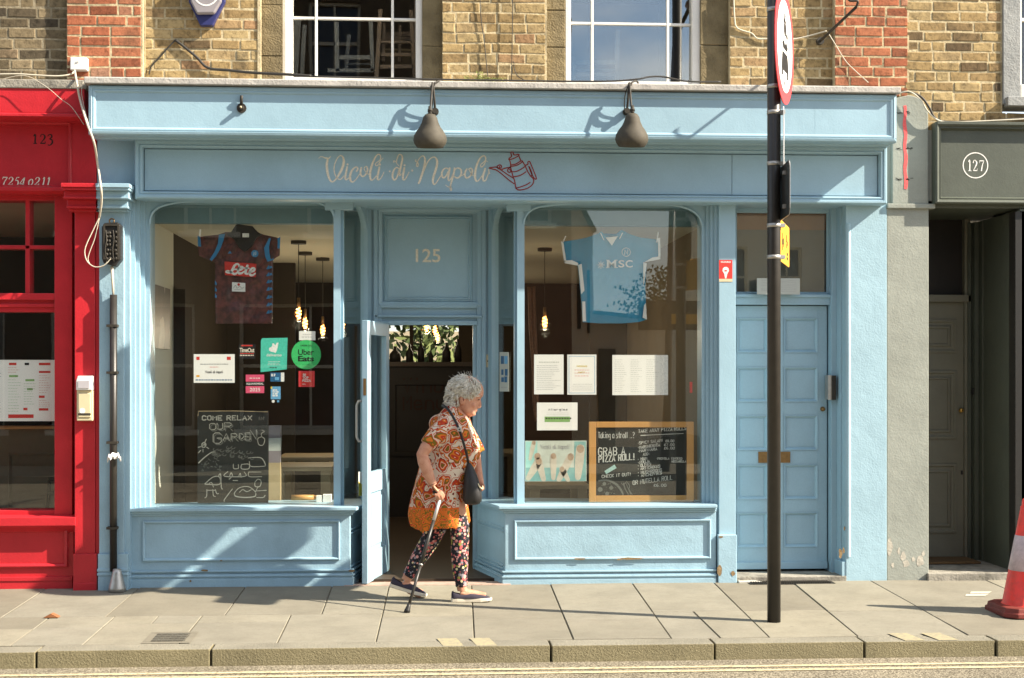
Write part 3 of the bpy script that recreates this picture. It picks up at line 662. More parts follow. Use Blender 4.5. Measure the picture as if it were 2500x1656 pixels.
def ground_front():
    # ---- pilasters
    p = MB(); xa, xb = XX(242), XX(303)
    YP = -.09; xa, xb = XX(242, YP), XX(303, YP)
    p.box(xa, xb, YP, .3, -.02, ZZ(456)); p.box(xa - .005, xb + .03, YP - .02, .3, -.02, ZZ(1352, YP, 270))
    for y in (1388, 1398): p.box(xa - .01, xb + .035, YP - .028, .3, ZZ(y + 7, YP, 270), ZZ(y, YP, 270))
    po = p.build('pilaster', 'blue_worn', shop, bevel=.004, label='blue pilaster carrying a black cable pipe')
    capital(po, 'blue', 233, 316)
    p = MB(); p.box(XX(1755), XX(1796), 0, .25, -.02, ZZ(490)); po = p.build('pilaster', 'blue', shop, bevel=.004, label='narrow blue pilaster with a red warning sticker')
    p = MB(); p.box(XX(1751), XX(1797), -.03, .24, -.02, ZZ(1305, 0, 1775)); p.build('plinth', 'blue_worn', po, bevel=.006)
    p = MB(); p.box(XX(2065), XX(2165), 0, .3, -.02, ZZ(488)); p.vextr([(XX(2065), 0), (XX(2065) + .02, -.012), (XX(2072) + .02, 0)], ZZ(1370), ZZ(545, 0, 2070))
    p.build('pilaster', 'blue_render', shop, bevel=.006, label='wide blue rendered pilaster beside the grey wall')
    # ---- window frames: stepped mouldings at both jambs, mullions, heads
    G = .15; zs0 = ZZ(1232, G); zh = ZZ(484, .1)
    m = MB()
    for k, (a, b) in enumerate(((303, 317), (317, 329), (329, 341), (341, 353), (353, 366))): m.box(XX(a, .04 * k - .065) - .002, XX(b, .04 * k - .065), .04 * k - .065 + (.008 if k % 2 else .0), .3, zs0 - .62 if k < 1 else zs0 - .05, zh + .06)
    m.box(XX(815, .12), XX(832, .12), .10, .19, zs0 - .03, zh + .03)
    x0, x1 = XX(353, .1), XX(832, .1)
    def arch(mb, pts, zt, Y0, Y1, br=.011):
        q = [at(a, b, Y0) for a, b in pts]; sp = cr([(v.x, v.z) for v in q], 4)
        for (xa, za), (xb, zb) in zip(sp[:-1], sp[1:]):
            if abs(xb - xa) < 1e-4: continue
            mb.add([(xa, Y0, za), (xb, Y0, zb), (xb, Y0, zt), (xa, Y0, zt), (xa, Y1, za), (xb, Y1, zb), (xb, Y1, zt), (xa, Y1, zt)],
                   [(0, 1, 2, 3), (7, 6, 5, 4), (0, 4, 5, 1), (2, 6, 7, 3), (1, 5, 6, 2), (3, 7, 4, 0)])
        mb.tube([(a, Y0 - .002, b) for a, b in sp], (br * 1.0), 6)
        return sp
    arch(m, [(365, 548), (366, 534), (373, 518), (388, 506), (410, 499), (445, 493), (500, 490), (600, 488), (720, 488), (765, 492), (793, 502), (810, 515), (817, 532)], zh + .05, .10, .155)
    m.box(XX(793, .09), XX(862, .09), .085, .17, ZZ(512, .09, 830), zh + .06)
    wo = m.build('shop_window', ['blue', 'grey_paint'], shop, bevel=.002, label='large arched shop window with the maroon jersey')
    g = MB(); g.box(XX(360, G), XX(826, G), G - .003, G + .003, zs0 - .04, zh + .05); g.build('window_pane', 'glass', wo)
    m = MB()
    m.box(XX(1262, .12), XX(1280, .12), .10, .19, zs0 - .03, zh + .03)
    for k, (a, b) in enumerate(((1714, 1725), (1725, 1735), (1735, 1745), (1745, 1756))): m.box(XX(a, .1 - .025 * k), XX(b, .1 - .025 * k), 0.1 - .025 * k + (.008 if k % 2 else .005), .3, zs0 - (.05 if k < 3 else .62), zh + .06)
    arch(m, [(1278, 548), (1281, 532), (1292, 517), (1310, 507), (1345, 501), (1400, 498), (1500, 497), (1600, 498), (1650, 502), (1685, 512), (1706, 528), (1716, 552)], zh + .05, .10, .155)
    m.box(XX(1238, .09), XX(1296, .09), .085, .17, ZZ(515, .09, 1262), zh + .06)
    wo2 = m.build('shop_window', ['blue', 'grey_paint'], shop, bevel=.002, label='large arched shop window with the sky blue jersey')
    g = MB(); g.box(XX(1272, G), XX(1720, G), G - .003, G + .003, zs0 - .04, zh + .05); g.build('window_pane', 'glass_street', wo2)
    # splayed side panes of the lobby
    for s, (fa, bk, w) in enumerate((((XX(832, .14), .14), (-.465, .70), wo), ((XX(1262, .14), .14), (.545, .70), wo2))):
        fa, bk = Vector((*fa, 0)), Vector((*bk, 0)); d = (bk - fa).normalized(); n = Vector((-d.y, d.x, 0))
        mb = MB(); L = (bk - fa).length
        def seg(a, b, w0, z0, z1):
            c = fa + d * (a + b) / 2; mb.obox((c.x, c.y, (z0 + z1) / 2), d * (b - a) / 2, n * w0, (0, 0, (z1 - z0) / 2))
        seg(L - .09, L, .03, zs0 - .05, zh + .05); seg(0, L, .028, zh - .01, zh + .06); seg(0, L, .028, zs0 - .05, zs0 - .01); seg(0, .02, .02, zs0, zh)
        # quarter curve at the top corner by the door post
        cs = [(L - .09 - .26 * (1 - math.sin(a)), zh - .24 * (1 - math.cos(a))) for a in [math.pi / 2 * k / 8 for k in range(9)]]
        for (a, za), (b, zb) in zip(cs[:-1], cs[1:]):
            if b - a < 1e-4: continue
            q = [fa + d * a, fa + d * b]
            vs = [Vector((v.x, v.y, z)) + n * e for e in (-.022, .022) for v, z in ((q[0], za), (q[1], zb), (q[1], zh), (q[0], zh))]
            mb.add(vs, [(0, 1, 2, 3), (7, 6, 5, 4), (0, 4, 5, 1), (2, 6, 7, 3)])
        so_ = mb.build('side_light', 'blue', w)
        gl = MB(); c = fa + d * L / 2; gl.obox((c.x, c.y, (zs0 + zh) / 2), d * (L / 2 - .01), n * .003, (0, 0, (zh - zs0) / 2)); gl.build('side_pane', 'glass', w)
    # ---- stall risers with sills
    for s, (a, b, fr, corner, back, lab) in enumerate(((303, 855, (348, 830, 1271, 1369), -.576, (-.45, .70), 'blue panelled stall riser under the maroon jersey window'), (1235, 1748, (1255, 1735, 1269, 1366), .62, (.43, .70), 'blue panelled stall riser with rotted beading'))):
        zt = ZZ(1255, 0) ; pxm = (a + b) / 2
        r = MB(); xa, xb = XX(a), XX(b)
        if s == 0: pol = [(xa, 0), (corner, 0), (back[0], .70), (back[0] - .25, .70), (xa, .35)]
        else: pol = [(corner, 0), (xb, 0), (xb, .35), (back[0] + .25, .70), (back[0], .70)]
        r.vextr(pol, -.02, zt)
        grow = lambda e: [(x + (e if (s == 0 and x > -1) else -e if (s == 1 and x < 1) else 0), y - e if y == 0 else y) for x, y in pol]
        r.vextr(grow(.022), -.02, ZZ(1413, 0, pxm)); r.vextr(grow(.016), -.02, ZZ(1401, 0, pxm)); r.vextr(grow(.026), ZZ(1408, 0, pxm), ZZ(1404, 0, pxm)); r.vextr(grow(.022), ZZ(1396, 0, pxm), ZZ(1392, 0, pxm))
        bead(r, XX(fr[0]), XX(fr[1]), ZZ(fr[3], 0, pxm), ZZ(fr[2], 0, pxm), 0)
        # grooved boards on the lobby cheek
        d = Vector((back[0] - corner, .7, 0)); L = d.length; d.normalize(); n = Vector((d.y, -d.x, 0)) * (1 if s == 0 else -1)
        for z in (.12, .145, .40, .43):
            c = Vector((corner, 0, z)) + d * L / 2 + n * .004; r.obox(c, d * (L / 2 - .03), n * .008, (0, 0, .006))
        ro = r.build('stall_riser', 'blue_worn', shop, bevel=.0025, label=lab)
        sl = MB(); z1 = ZZ(1240, -.05, pxm) - (0 if s == 0 else -.02)
        g = grow(.055); sl.vextr(g, z1 - .028, z1); sl.vextr(grow(.035), z1 - .045, z1 - .028); sl.vextr(grow(.018), z1 - .062, z1 - .045)
        sl.build('sill', 'blue', ro, bevel=.006)
    # ---- lobby: soffit, door frame, number panel
    Yd = .70; X = lambda p: XX(p, Yd); Z = lambda p: ZZ(p, Yd, 1045)
    f = MB(); zs = ZZ(488, 0)
    f.box(XX(832), XX(1262), -.02, .9, zs, zs + .08)
    for y in (.08, .2, .33, .47, .6): f.box(X(900), X(1195), y, y + .02, zs - .008, zs)
    for k, (a, b, s) in enumerate(((895, 912, 0), (912, 922, -.02), (922, 932, .0), (932, 942, .03))): f.box(X(a), X(b), Yd + s, Yd + .14, -.02, zs)
    for k, (a, b, s) in enumerate(((1155, 1164, .03), (1164, 1176, .0), (1176, 1186, -.02), (1186, 1200, .0))): f.box(X(a), X(b), Yd + s, Yd + .14, -.02, zs)
    f.box(X(905), X(1190), Yd + .02, Yd + .12, Z(794), zs)
    f.box(X(930), X(1165), Yd - .012, Yd + .1, Z(752), Z(745)); f.box(X(915), X(1180), Yd - .02, Yd + .1, Z(775), Z(770)); f.box(X(930), X(1165), Yd - .012, Yd + .1, Z(794), Z(784))
    f.frame(X(922), X(1178), Z(748), Z(508), [(0, Yd + .021), (0, Yd - .004), (.012, Yd - .010), (.035, Yd - .004), (.042, Yd + .019)])
    fo = f.build('door_frame', 'blue', shop, bevel=.0025, label='blue door frame round the open restaurant door')
    q = MB(); q.frame(X(936), X(1155), Z(737), Z(525), [(0, Yd + .022), (.004, Yd + .012), (.016, Yd + .000), (.022, Yd + .010), (.034, Yd + .004), (.040, Yd + .016)], 0, True)
    qo = q.build('number_panel', 'blue', fo)
    t = MB(); print_text(t, '125', X(1045), Z(624), (ZZ(607, Yd) - ZZ(640, Yd)), Yd + .0145, 0, .012, 0, 1, 0, 1.0, X(1076) - X(1016)); t.build('house_number', 'letter', fo, fix=False)
    t = MB(); t.box(X(1187), X(1196), Yd - .012, Yd + .01, Z(897), Z(866)); t.disc(X(1191.5), Z(882), .008, Yd - .0125, 1, 12); t.build('bell_push', ['plastic_c', 'ink_black'], fo)
    # ---- threshold
    t = MB(); t.box(-.62, .66, -.04, .12, -.05, .006); t.build('threshold', paint('threshold_stone', (.46, .33, .26), .8, .2, 8, .5), shop, bevel=.004)
    nt = NT('lobby_tiles'); br = nt.new('ShaderNodeTexBrick'); br.inputs['Scale'].default_value = 4; br.inputs['Color1'].default_value = (.15, .075, .045, 1); br.inputs['Color2'].default_value = (.10, .055, .035, 1); br.inputs['Mortar'].default_value = (.20, .15, .11, 1); br.inputs['Mortar Size'].default_value = .014
    nt.l(nt.co(), br.inputs[0]); nt.col(br.outputs[0]); mt = nt.set(.7)
    t = MB(); t.box(-.5, .5, .12, 1.4, -.05, .002); t.build('lobby_floor', mt, shop)
    # ---- the open door leaf
    Hh, Tt = Vector((-.312, .685, 0)), Vector((-.462, -.005, 0)); d = (Tt - Hh); L = d.length; d.normalize(); n = Vector((-d.y, d.x, 0))
    if n.x < 0: n = -n
    dm = MB(); zt = ZZ(782, 0, 900); z0 = .012
    def lb(mb, u0, u1, n0, n1, za, zb, m=0):
        c = Hh + d * (u0 + u1) / 2 + n * (n0 + n1) / 2; mb.obox((c.x, c.y, (za + zb) / 2), d * (u1 - u0) / 2, n * (n1 - n0) / 2, (0, 0, (zb - za) / 2), m)
    lb(dm, 0, .10, -.022, .022, z0, zt); lb(dm, L - .11, L, -.022, .022, z0, zt)
    lb(dm, .1, L - .11, -.022, .022, z0, .24); lb(dm, .1, L - .11, -.022, .022, .70, .86); lb(dm, .1, L - .11, -.022, .022, zt - .11, zt)
    lb(dm, .1, L - .11, -.010, .010, .24, .70); lb(dm, .13, L - .14, -.017, .017, .28, .66)
    do = dm.build('door', 'blue', shop, bevel=.003, label='glazed blue door standing open into the lobby')
    g = MB(); lb(g, .09, L - .10, -.003, .003, .85, zt - .10); g.build('door_glass', 'glass', do)
    h = MB(); hp = [Hh + d * (L - .045) + n * (-.022), Hh + d * (L - .045) + n * (-.075)]
    za, zb = ZZ(1078, 0, 880), ZZ(980, 0, 880)
    h.tube([(hp[0].x, hp[0].y, za), *[(hp[0].x * (1 - t) + hp[1].x * t, hp[0].y * (1 - t) + hp[1].y * t, za + .03 * (1 - math.sqrt(1 - t * t)) if 0 else za) for t in (.7,)], (hp[1].x, hp[1].y, za + .03), (hp[1].x, hp[1].y, zb - .03), (hp[0].x * .3 + hp[1].x * .7, hp[0].y * .3 + hp[1].y * .7, zb), (hp[0].x, hp[0].y, zb)], .011, 8)
    h.build('handle', 'steel', do, smooth=True)
    k = MB(); c = Hh + d * (L + .001); k.obox((c.x, c.y, ZZ(945, 0, 897)), d * .002, n * .011, (0, 0, .065)); k.build('lock_plate', 'brass', do)
    # ---- side door, fanlight, frame
    Y = .29; X = lambda p: XX(p, Y); Z = lambda p: ZZ(p, Y, 1905)
    f = MB()
    f.box(XX(2022, Y), XX(2048, .2), .20, .42, -.02, ZZ(488)); f.box(X(2030), XX(2066), 0.005, .42, -.02, ZZ(1372, 0, 2050)); f.box(XX(2052, .1), XX(2066), .10, .42, -.02, ZZ(488))
    f.box(X(1790), X(2030), Y - .05, Y + .1, Z(745), Z(722)); f.box(X(1790), X(2032), Y - .07, Y + .1, Z(727), Z(720)); f.box(X(1788), X(2030), Y - .03, Y + .1, Z(520), ZZ(485, 0))
    f.frame(X(1790), X(2026), Z(722), Z(512), [(0, Y - .02), (.02, Y - .03), (.03, Y)])
    fo2 = f.build('side_door_frame', 'blue', shop, bevel=.003)
    g = MB(); g.box(X(1795), X(2024), Y + .01, Y + .016, Z(722), Z(514)); g.build('fanlight', 'glass', fo2)
    g = MB(); g.box(X(1795), X(2024), Y + .05, Y + .06, Z(722), Z(560)); g.box(X(1795), X(2024), Y + .045, Y + .05, Z(560), Z(514), 1); g.build('blind', [plain('grey_blind', (.10, .095, .075), .9), plain('brown_blind', (.20, .10, .045), .9)], fo2)
    dd = MB(); za, zb = .06, Z(747)
    dd.box(X(1794), X(2019), Y + .02, Y + .05, za, zb)
    cols = ((1799, 1874), (1913, 1997)); rows = ((776, 862), (896, 982), (1014, 1100), (1134, 1220), (1251, 1337))
    xs = [X(1794), X(1799), X(1874), X(1913), X(1997), X(2019)]; zz = [zb] + [Z(v) for r in rows for v in r] + [za]
    for i in (0, 2, 4): dd.box(xs[i], xs[i + 1], Y, Y + .03, za, zb)
    for i in range(0, 12, 2):
        for c in cols: dd.box(X(c[0]), X(c[1]), Y + .0004, Y + .03, zz[i + 1], zz[i])
    for c in cols:
        for r in rows: dd.frame(X(c[0]), X(c[1]), Z(r[1]), Z(r[0]), [(0, Y - .004), (.006, Y - .006), (.014, Y + .002), (.022, Y + .012), (.024, Y + .016), (.030, Y + .013), (.05, Y + .012)], 0, True)
    dd.box(X(1794), X(2019), Y - .02, Y + .01, za, za + .055)
    so2 = dd.build('side_door', 'blue', shop, bevel=.002, label='ten panelled blue side door behind the sign post')
    q = MB(); q.box(X(1851), X(1929), Y - .008, Y, Z(1130), Z(1103)); q.box(X(1861), X(1919), Y - .011, Y - .008, Z(1124), Z(1109)); q.build('letter_plate', 'brass', so2, bevel=.002)
    q = MB(); q.lathe((0, 0, 0), [(.018, 0), (.02, .006), (.012, .012), (.016, .03), (.010, .036)], 14); q.v = [(X(2008) + a, Y - c, Z(999) + b) for a, b, c in q.v]; q.build('door_knob', 'brass', so2, smooth=True)
    q = MB(); q.box(XX(2021, .17), XX(2031, .17), .165, .25, Z(976), Z(916)); q.box(XX(2030, .17), XX(2040, .17), .15, .25, Z(976) , Z(917), 1); q.build('lock_box', ['steel', 'dusty_black'], so2, bevel=.003)
    q = MB(); q.disc(X(2015), Z(922), .014, Y - .003, 0, 16); q.disc(X(2015), Z(1113), .016, Y - .003, 0, 16); q.build('keyhole_cover', 'blue', so2, fix=False)
    st = MB(); st.box(XX(1797), XX(2066), -.01, .40, -.05, .040); st.build('side_step', 'concrete', shop, bevel=.006)
    sh = MB(); sh.box(X(1780), X(2040), .55, .6, 0, 3); sh.build('hall_wall', 'wall_dark', shop)
ground_front()

def restaurant():
    xl, xr, yb, zc = XX(366, .2) - .02, XX(1716, .2) + .05, 8.0, 2.83
    r = MB()
    r.box(xl - .1, xr + .1, .18, yb, -.1, .02, 2); r.box(xl - .1, XX(832, .32), .32, yb, zc, zc + .2); r.box(XX(1262, .32), xr + .1, .32, yb, zc, zc + .2); r.box(XX(832, .32), XX(1262, .32), .9, yb, zc, zc + .2)
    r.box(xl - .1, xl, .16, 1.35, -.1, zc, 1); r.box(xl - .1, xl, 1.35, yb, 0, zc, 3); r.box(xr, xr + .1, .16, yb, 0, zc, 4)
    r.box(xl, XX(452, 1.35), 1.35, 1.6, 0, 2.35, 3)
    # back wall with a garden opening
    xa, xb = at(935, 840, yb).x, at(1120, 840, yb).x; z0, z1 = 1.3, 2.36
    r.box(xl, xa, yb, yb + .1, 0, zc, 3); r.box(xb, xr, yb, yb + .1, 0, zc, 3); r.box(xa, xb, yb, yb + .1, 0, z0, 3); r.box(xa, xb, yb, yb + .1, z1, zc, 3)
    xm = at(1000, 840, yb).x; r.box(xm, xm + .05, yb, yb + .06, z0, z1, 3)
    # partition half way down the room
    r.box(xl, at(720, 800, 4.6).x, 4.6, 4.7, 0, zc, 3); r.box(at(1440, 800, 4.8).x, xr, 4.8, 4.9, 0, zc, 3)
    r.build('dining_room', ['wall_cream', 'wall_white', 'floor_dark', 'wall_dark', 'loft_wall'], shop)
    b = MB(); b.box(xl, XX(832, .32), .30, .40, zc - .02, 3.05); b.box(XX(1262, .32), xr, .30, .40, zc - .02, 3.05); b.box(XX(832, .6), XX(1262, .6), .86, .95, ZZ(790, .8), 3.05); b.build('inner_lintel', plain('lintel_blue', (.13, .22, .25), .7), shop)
    sb = MB(); zs = ZZ(1236, .2)
    sb.box(xl, -.62, .16, .55, .02, zs); sb.box(.66, xr, .16, .55, .02, zs); sb.build('window_board', 'table_wood', shop)
    gw = MB(); gw.box(-4, 4, 12, 12.2, -.2, 2.3); gw.build('garden_wall', plain('garden_render', (.55, .47, .33), .9), shop)
    rg = random.Random(3); gl = MB()
    for k in range(900):
        p = Vector((rg.gauss(.15, .45), rg.uniform(10.6, 11.6), rg.uniform(1.2, 2.9))); u_ = Vector((rg.uniform(-1, 1), rg.uniform(-1, 1), rg.uniform(-1, 1))).normalized() * .10; v_ = u_.orthogonal().normalized() * .05
        gl.add([p - u_, p + v_, p + u_, p - v_], [(0, 1, 2, 3)], k % 2)
    tag(gl.build('garden_shrub', [plain('shrub_dark', (.05, .075, .02), .8), plain('shrub_light', (.13, .16, .05), .8)], fix=False), 'leafy shrub in the yard behind the restaurant', 'shrub')
    gf = MB(); gf.box(-4, 4, 8.1, 12, -.3, .01); gf.build('garden_floor', 'slab', shop)
restaurant()
# ================================================================== number 123, the red shop
red = thing('red_shop_building', (-4.2, 0, 0), 'brick building with a crimson shop front, number 123', 'building')
def red_shop():
    XW = -9.0
    u = lambda p: XX(p, YBR)
    z0 = ZZ(215, YBR) - .05
    bricks(red, 'brick_wall', XW, u(170), z0, ZTOP, YBR, [], 'stock_dull', 'mortar_dull', 21, dark=.35)
    b = MB(); b.box(XW, u(170), .3, .4, z0, ZTOP); b.box(XW, u(170), .02, .4, z0 - .06, z0 + .03); b.build('inner_wall', 'wall_dark', red)
    l = MB(); l.extr([(-.21, ZZ(214, -.24, 100)), (-.21, ZZ(192, -.24, 100)), (.1, ZZ(186, -.24, 100)), (.1, ZZ(214, -.24, 100))], XW, XX(208, -.24)); l.build('ledge', 'concrete', red, bevel=.006, label='mossy grey ledge over the red fascia')
    Z = lambda p, Y=0: ZZ(p, Y, 100)
    c = MB()
    c.box(XW, XX(206, -.2), -.20, .3, Z(276, -.2), Z(213, -.2)); c.extr([(-.20, Z(276, -.2)), (-.225, Z(279, -.2)), (-.225, Z(286, -.2)), (-.15, Z(291, -.2)), (0, Z(291, -.2)), (0, Z(276, -.2))], XW, XX(208, -.2))
    c.build('cornice', 'red', red, bevel=.003)
    f = MB(); Y = -.03
    f.box(XW, XX(238), Y + .03, .3, Z(470), Z(285)); f.box(XX(176), XX(238), -.035, .1, Z(470), Z(285))
    f.frame(-6.6, XX(176, Y), Z(462, Y), Z(294, Y), [(0, Y + .03), (0, Y - .01), (.012, Y - .018), (.03, Y), (.035, Y + .028)])
    f.extr([(-.10, Z(470)), (-.10, Z(462)), (-.03, Z(455)), (.1, Z(455)), (.1, Z(476)), (-.06, Z(476))], XW, XX(182))
    fo = f.build('fascia', 'red', red, bevel=.002)
    t = MB(); Yt = Y + .0275
    def serif(ch, x, z0, z1, it=0.0):
        w = .46 * (z1 - z0); h = z1 - z0
        G = {'1': [[(.3, .8, .10), (.55, 1, .16), (.55, .06, .20)], [(.2, .02, .07), (.9, .02, .07)]],
             '2': [[(.1, .75, .12), (.25, .95, .10), (.6, 1, .10), (.9, .8, .20), (.8, .55, .18), (.4, .25, .10), (.08, .04, .09)], [(.05, .05, .12), (.95, .05, .15)], [(.95, .05, .06), (1, .25, .05)]],
             '3': [[(.1, .82, .1), (.35, 1, .1), (.75, .95, .15), (.8, .72, .18), (.4, .52, .08)], [(.4, .52, .08), (.85, .42, .18), (.9, .1, .2), (.5, -.14, .12), (.1, -.1, .12)]],
             '7': [[(.08, .98, .13), (1, .98, .13)], [(1, .98, .08), (.6, .45, .15), (.4, -.2, .2)], [(.08, .98, .06), (.05, .75, .05)]],
             '5': [[(.9, .98, .12), (.4, .98, .12)], [(.4, .98, .07), (.25, .6, .07)], [(.25, .58, .08), (.7, .6, .14), (.9, .3, .2), (.75, -.05, .17), (.3, -.2, .12), (.05, -.12, .1)]],
             '4': [[(.8, 1, .08), (.05, .2, .08)], [(.05, .2, .12), (1, .2, .12)], [(.8, 1, .18), (.75, -.22, .20)]],
             '0': [[(.5, .78, .09), (.15, .6, .17), (.1, .35, .19), (.25, .08, .16), (.5, .0, .09), (.85, .2, .17), (.9, .42, .19), (.75, .7, .16), (.5, .78, .09)]]}
        for L in G.get(ch, []):
            p = [(x + a * w * 1.25 + it * b * h, z0 + b * h, max(k, .10) * w * 1.75) for a, b, k in L]
            t.ribbon(cr(p, 4) if len(p) > 2 else p, Yt, cur[0], False)
    cur = [0]
    for ch, p in zip('123', (76, 95, 113)): serif(ch, XX(p, Y), ZZ(350, Y, 100), ZZ(327, Y, 100))
    cur = [1]
    for ch, p in zip('7254 0211', (0, 15, 30, 44, 56, 65, 80, 96, 108)):
        if ch in '02' or ch == '1': pass
        serif(ch if ch != ' ' else '', XX(p, Y), ZZ(452, Y, 60), ZZ(432, Y, 60), .2)
    t.build('lettering', ['ink_black', 'letter'], fo, fix=False, label='black house number 123 over a cream telephone number')
    # pilaster and capital
    p = MB(); YP = -.075; p.box(XX(182, YP), XX(232, YP), YP, .3, -.03, Z(456)); p.box(XX(232, YP), XX(242, YP), YP + .012, .3, -.03, Z(456)); p.box(XX(180, YP), XX(238, YP), YP - .02, .3, -.03, Z(1350)); p.box(XX(180, YP), XX(236, YP), YP - .028, .3, -.03, Z(1420))
    po = p.build('pilaster', 'red', red, bevel=.004, label='crimson pilaster with an intercom box')
    capital(po, 'red', 148, 234, 1, True)
    # window
    w = MB(); Yf = .08; Zf = lambda q: ZZ(q, Yf, 60); X = lambda q: XX(q, Yf)
    w.box(X(138), XX(176, .02), .02, .25, Zf(1262), Zf(470)); w.box(X(133), X(146), Yf, .25, Zf(1262), Zf(470))
    w.box(-6.5, X(140), Yf - .02, .25, Zf(490), Zf(470)); w.box(-6.5, X(142), Yf - .05, .25, Zf(733), Zf(717)); w.box(-6.5, X(142), Yf - .01, .25, Zf(762), Zf(730)); w.box(-6.5, X(142), Yf - .03, .25, Zf(750), Zf(742))
    for q in (67, -62, -190): w.box(X(q) - .016, X(q) + .016, Yf, .2, Zf(720), Zf(488))
    w.box(-6.5, X(140), Yf, .2, Zf(608), Zf(599))
    w.box(-6.5, X(150), Yf - .03, .25, Zf(1264), Zf(1246))
    w.box(-6.7, -6.5, 0, .3, 0, Zf(470))
    wo = w.build('shop_window', 'red', red, bevel=.003, label='red framed shop window with small upper panes')
    g = MB(); g.box(-6.5, X(140), .155, .16, Zf(1255), Zf(478)); g.build('window_pane', 'glass', wo)
    s = MB(); s.box(-6.7, XX(180), .0, .3, -.03, Z(1286)); 
    s.extr([(-.09, Z(1284, -.09)), (-.09, Z(1264, -.09)), (.1, Z(1260, -.09)), (.1, Z(1290)), (-.0, Z(1300)), (-.05, Z(1290))], -6.7, XX(184, -.09))
    bead(s, -6.3, XX(166), Z(1385), Z(1290), 0, .02, .03); s.box(-6.7, XX(178), -.015, .1, -.03, Z(1412)); s.box(-6.7, XX(178), -.022, .1, Z(1418), Z(1408))
    s.build('stall_riser', 'red', red, bevel=.003)
    # room behind
    r = MB(); xl, xr = -6.6, XX(176, .3)
    pan = 1
    r.box(xl, xr, 3.6, 3.7, 0, 3.1, 3); r.box(xl, xl + .1, .25, 3.6, 0, 3.1, 3); r.box(xr, xr + .08, .25, 3.6, 0, 3.1, 3); r.box(xl, xr, .25, 3.6, -.1, .02, 2); r.box(xl, xr, .25, 3.6, 3.0, 3.1, 0)
    r.box(xl, xr, 1.35, 1.45, 0, at(60, 1042, 1.4).z, 4); r.box(xl, xr, 1.3, 1.5, at(60, 1047, 1.4).z, at(60, 1040, 1.4).z, 5)
    r.frame(at(20, 1100, 1.35).x, xr + .3, .2, at(60, 1105, 1.35).z, [(0, 1.349), (.01, 1.335), (.03, 1.345)], 4)
    r.build('red_shop_room', ['wall_cream', 'wall_white', 'floor_dark', 'bar', plain('khaki_panel', (.21, .17, .10), .8), 'oak'], red)
red_shop()

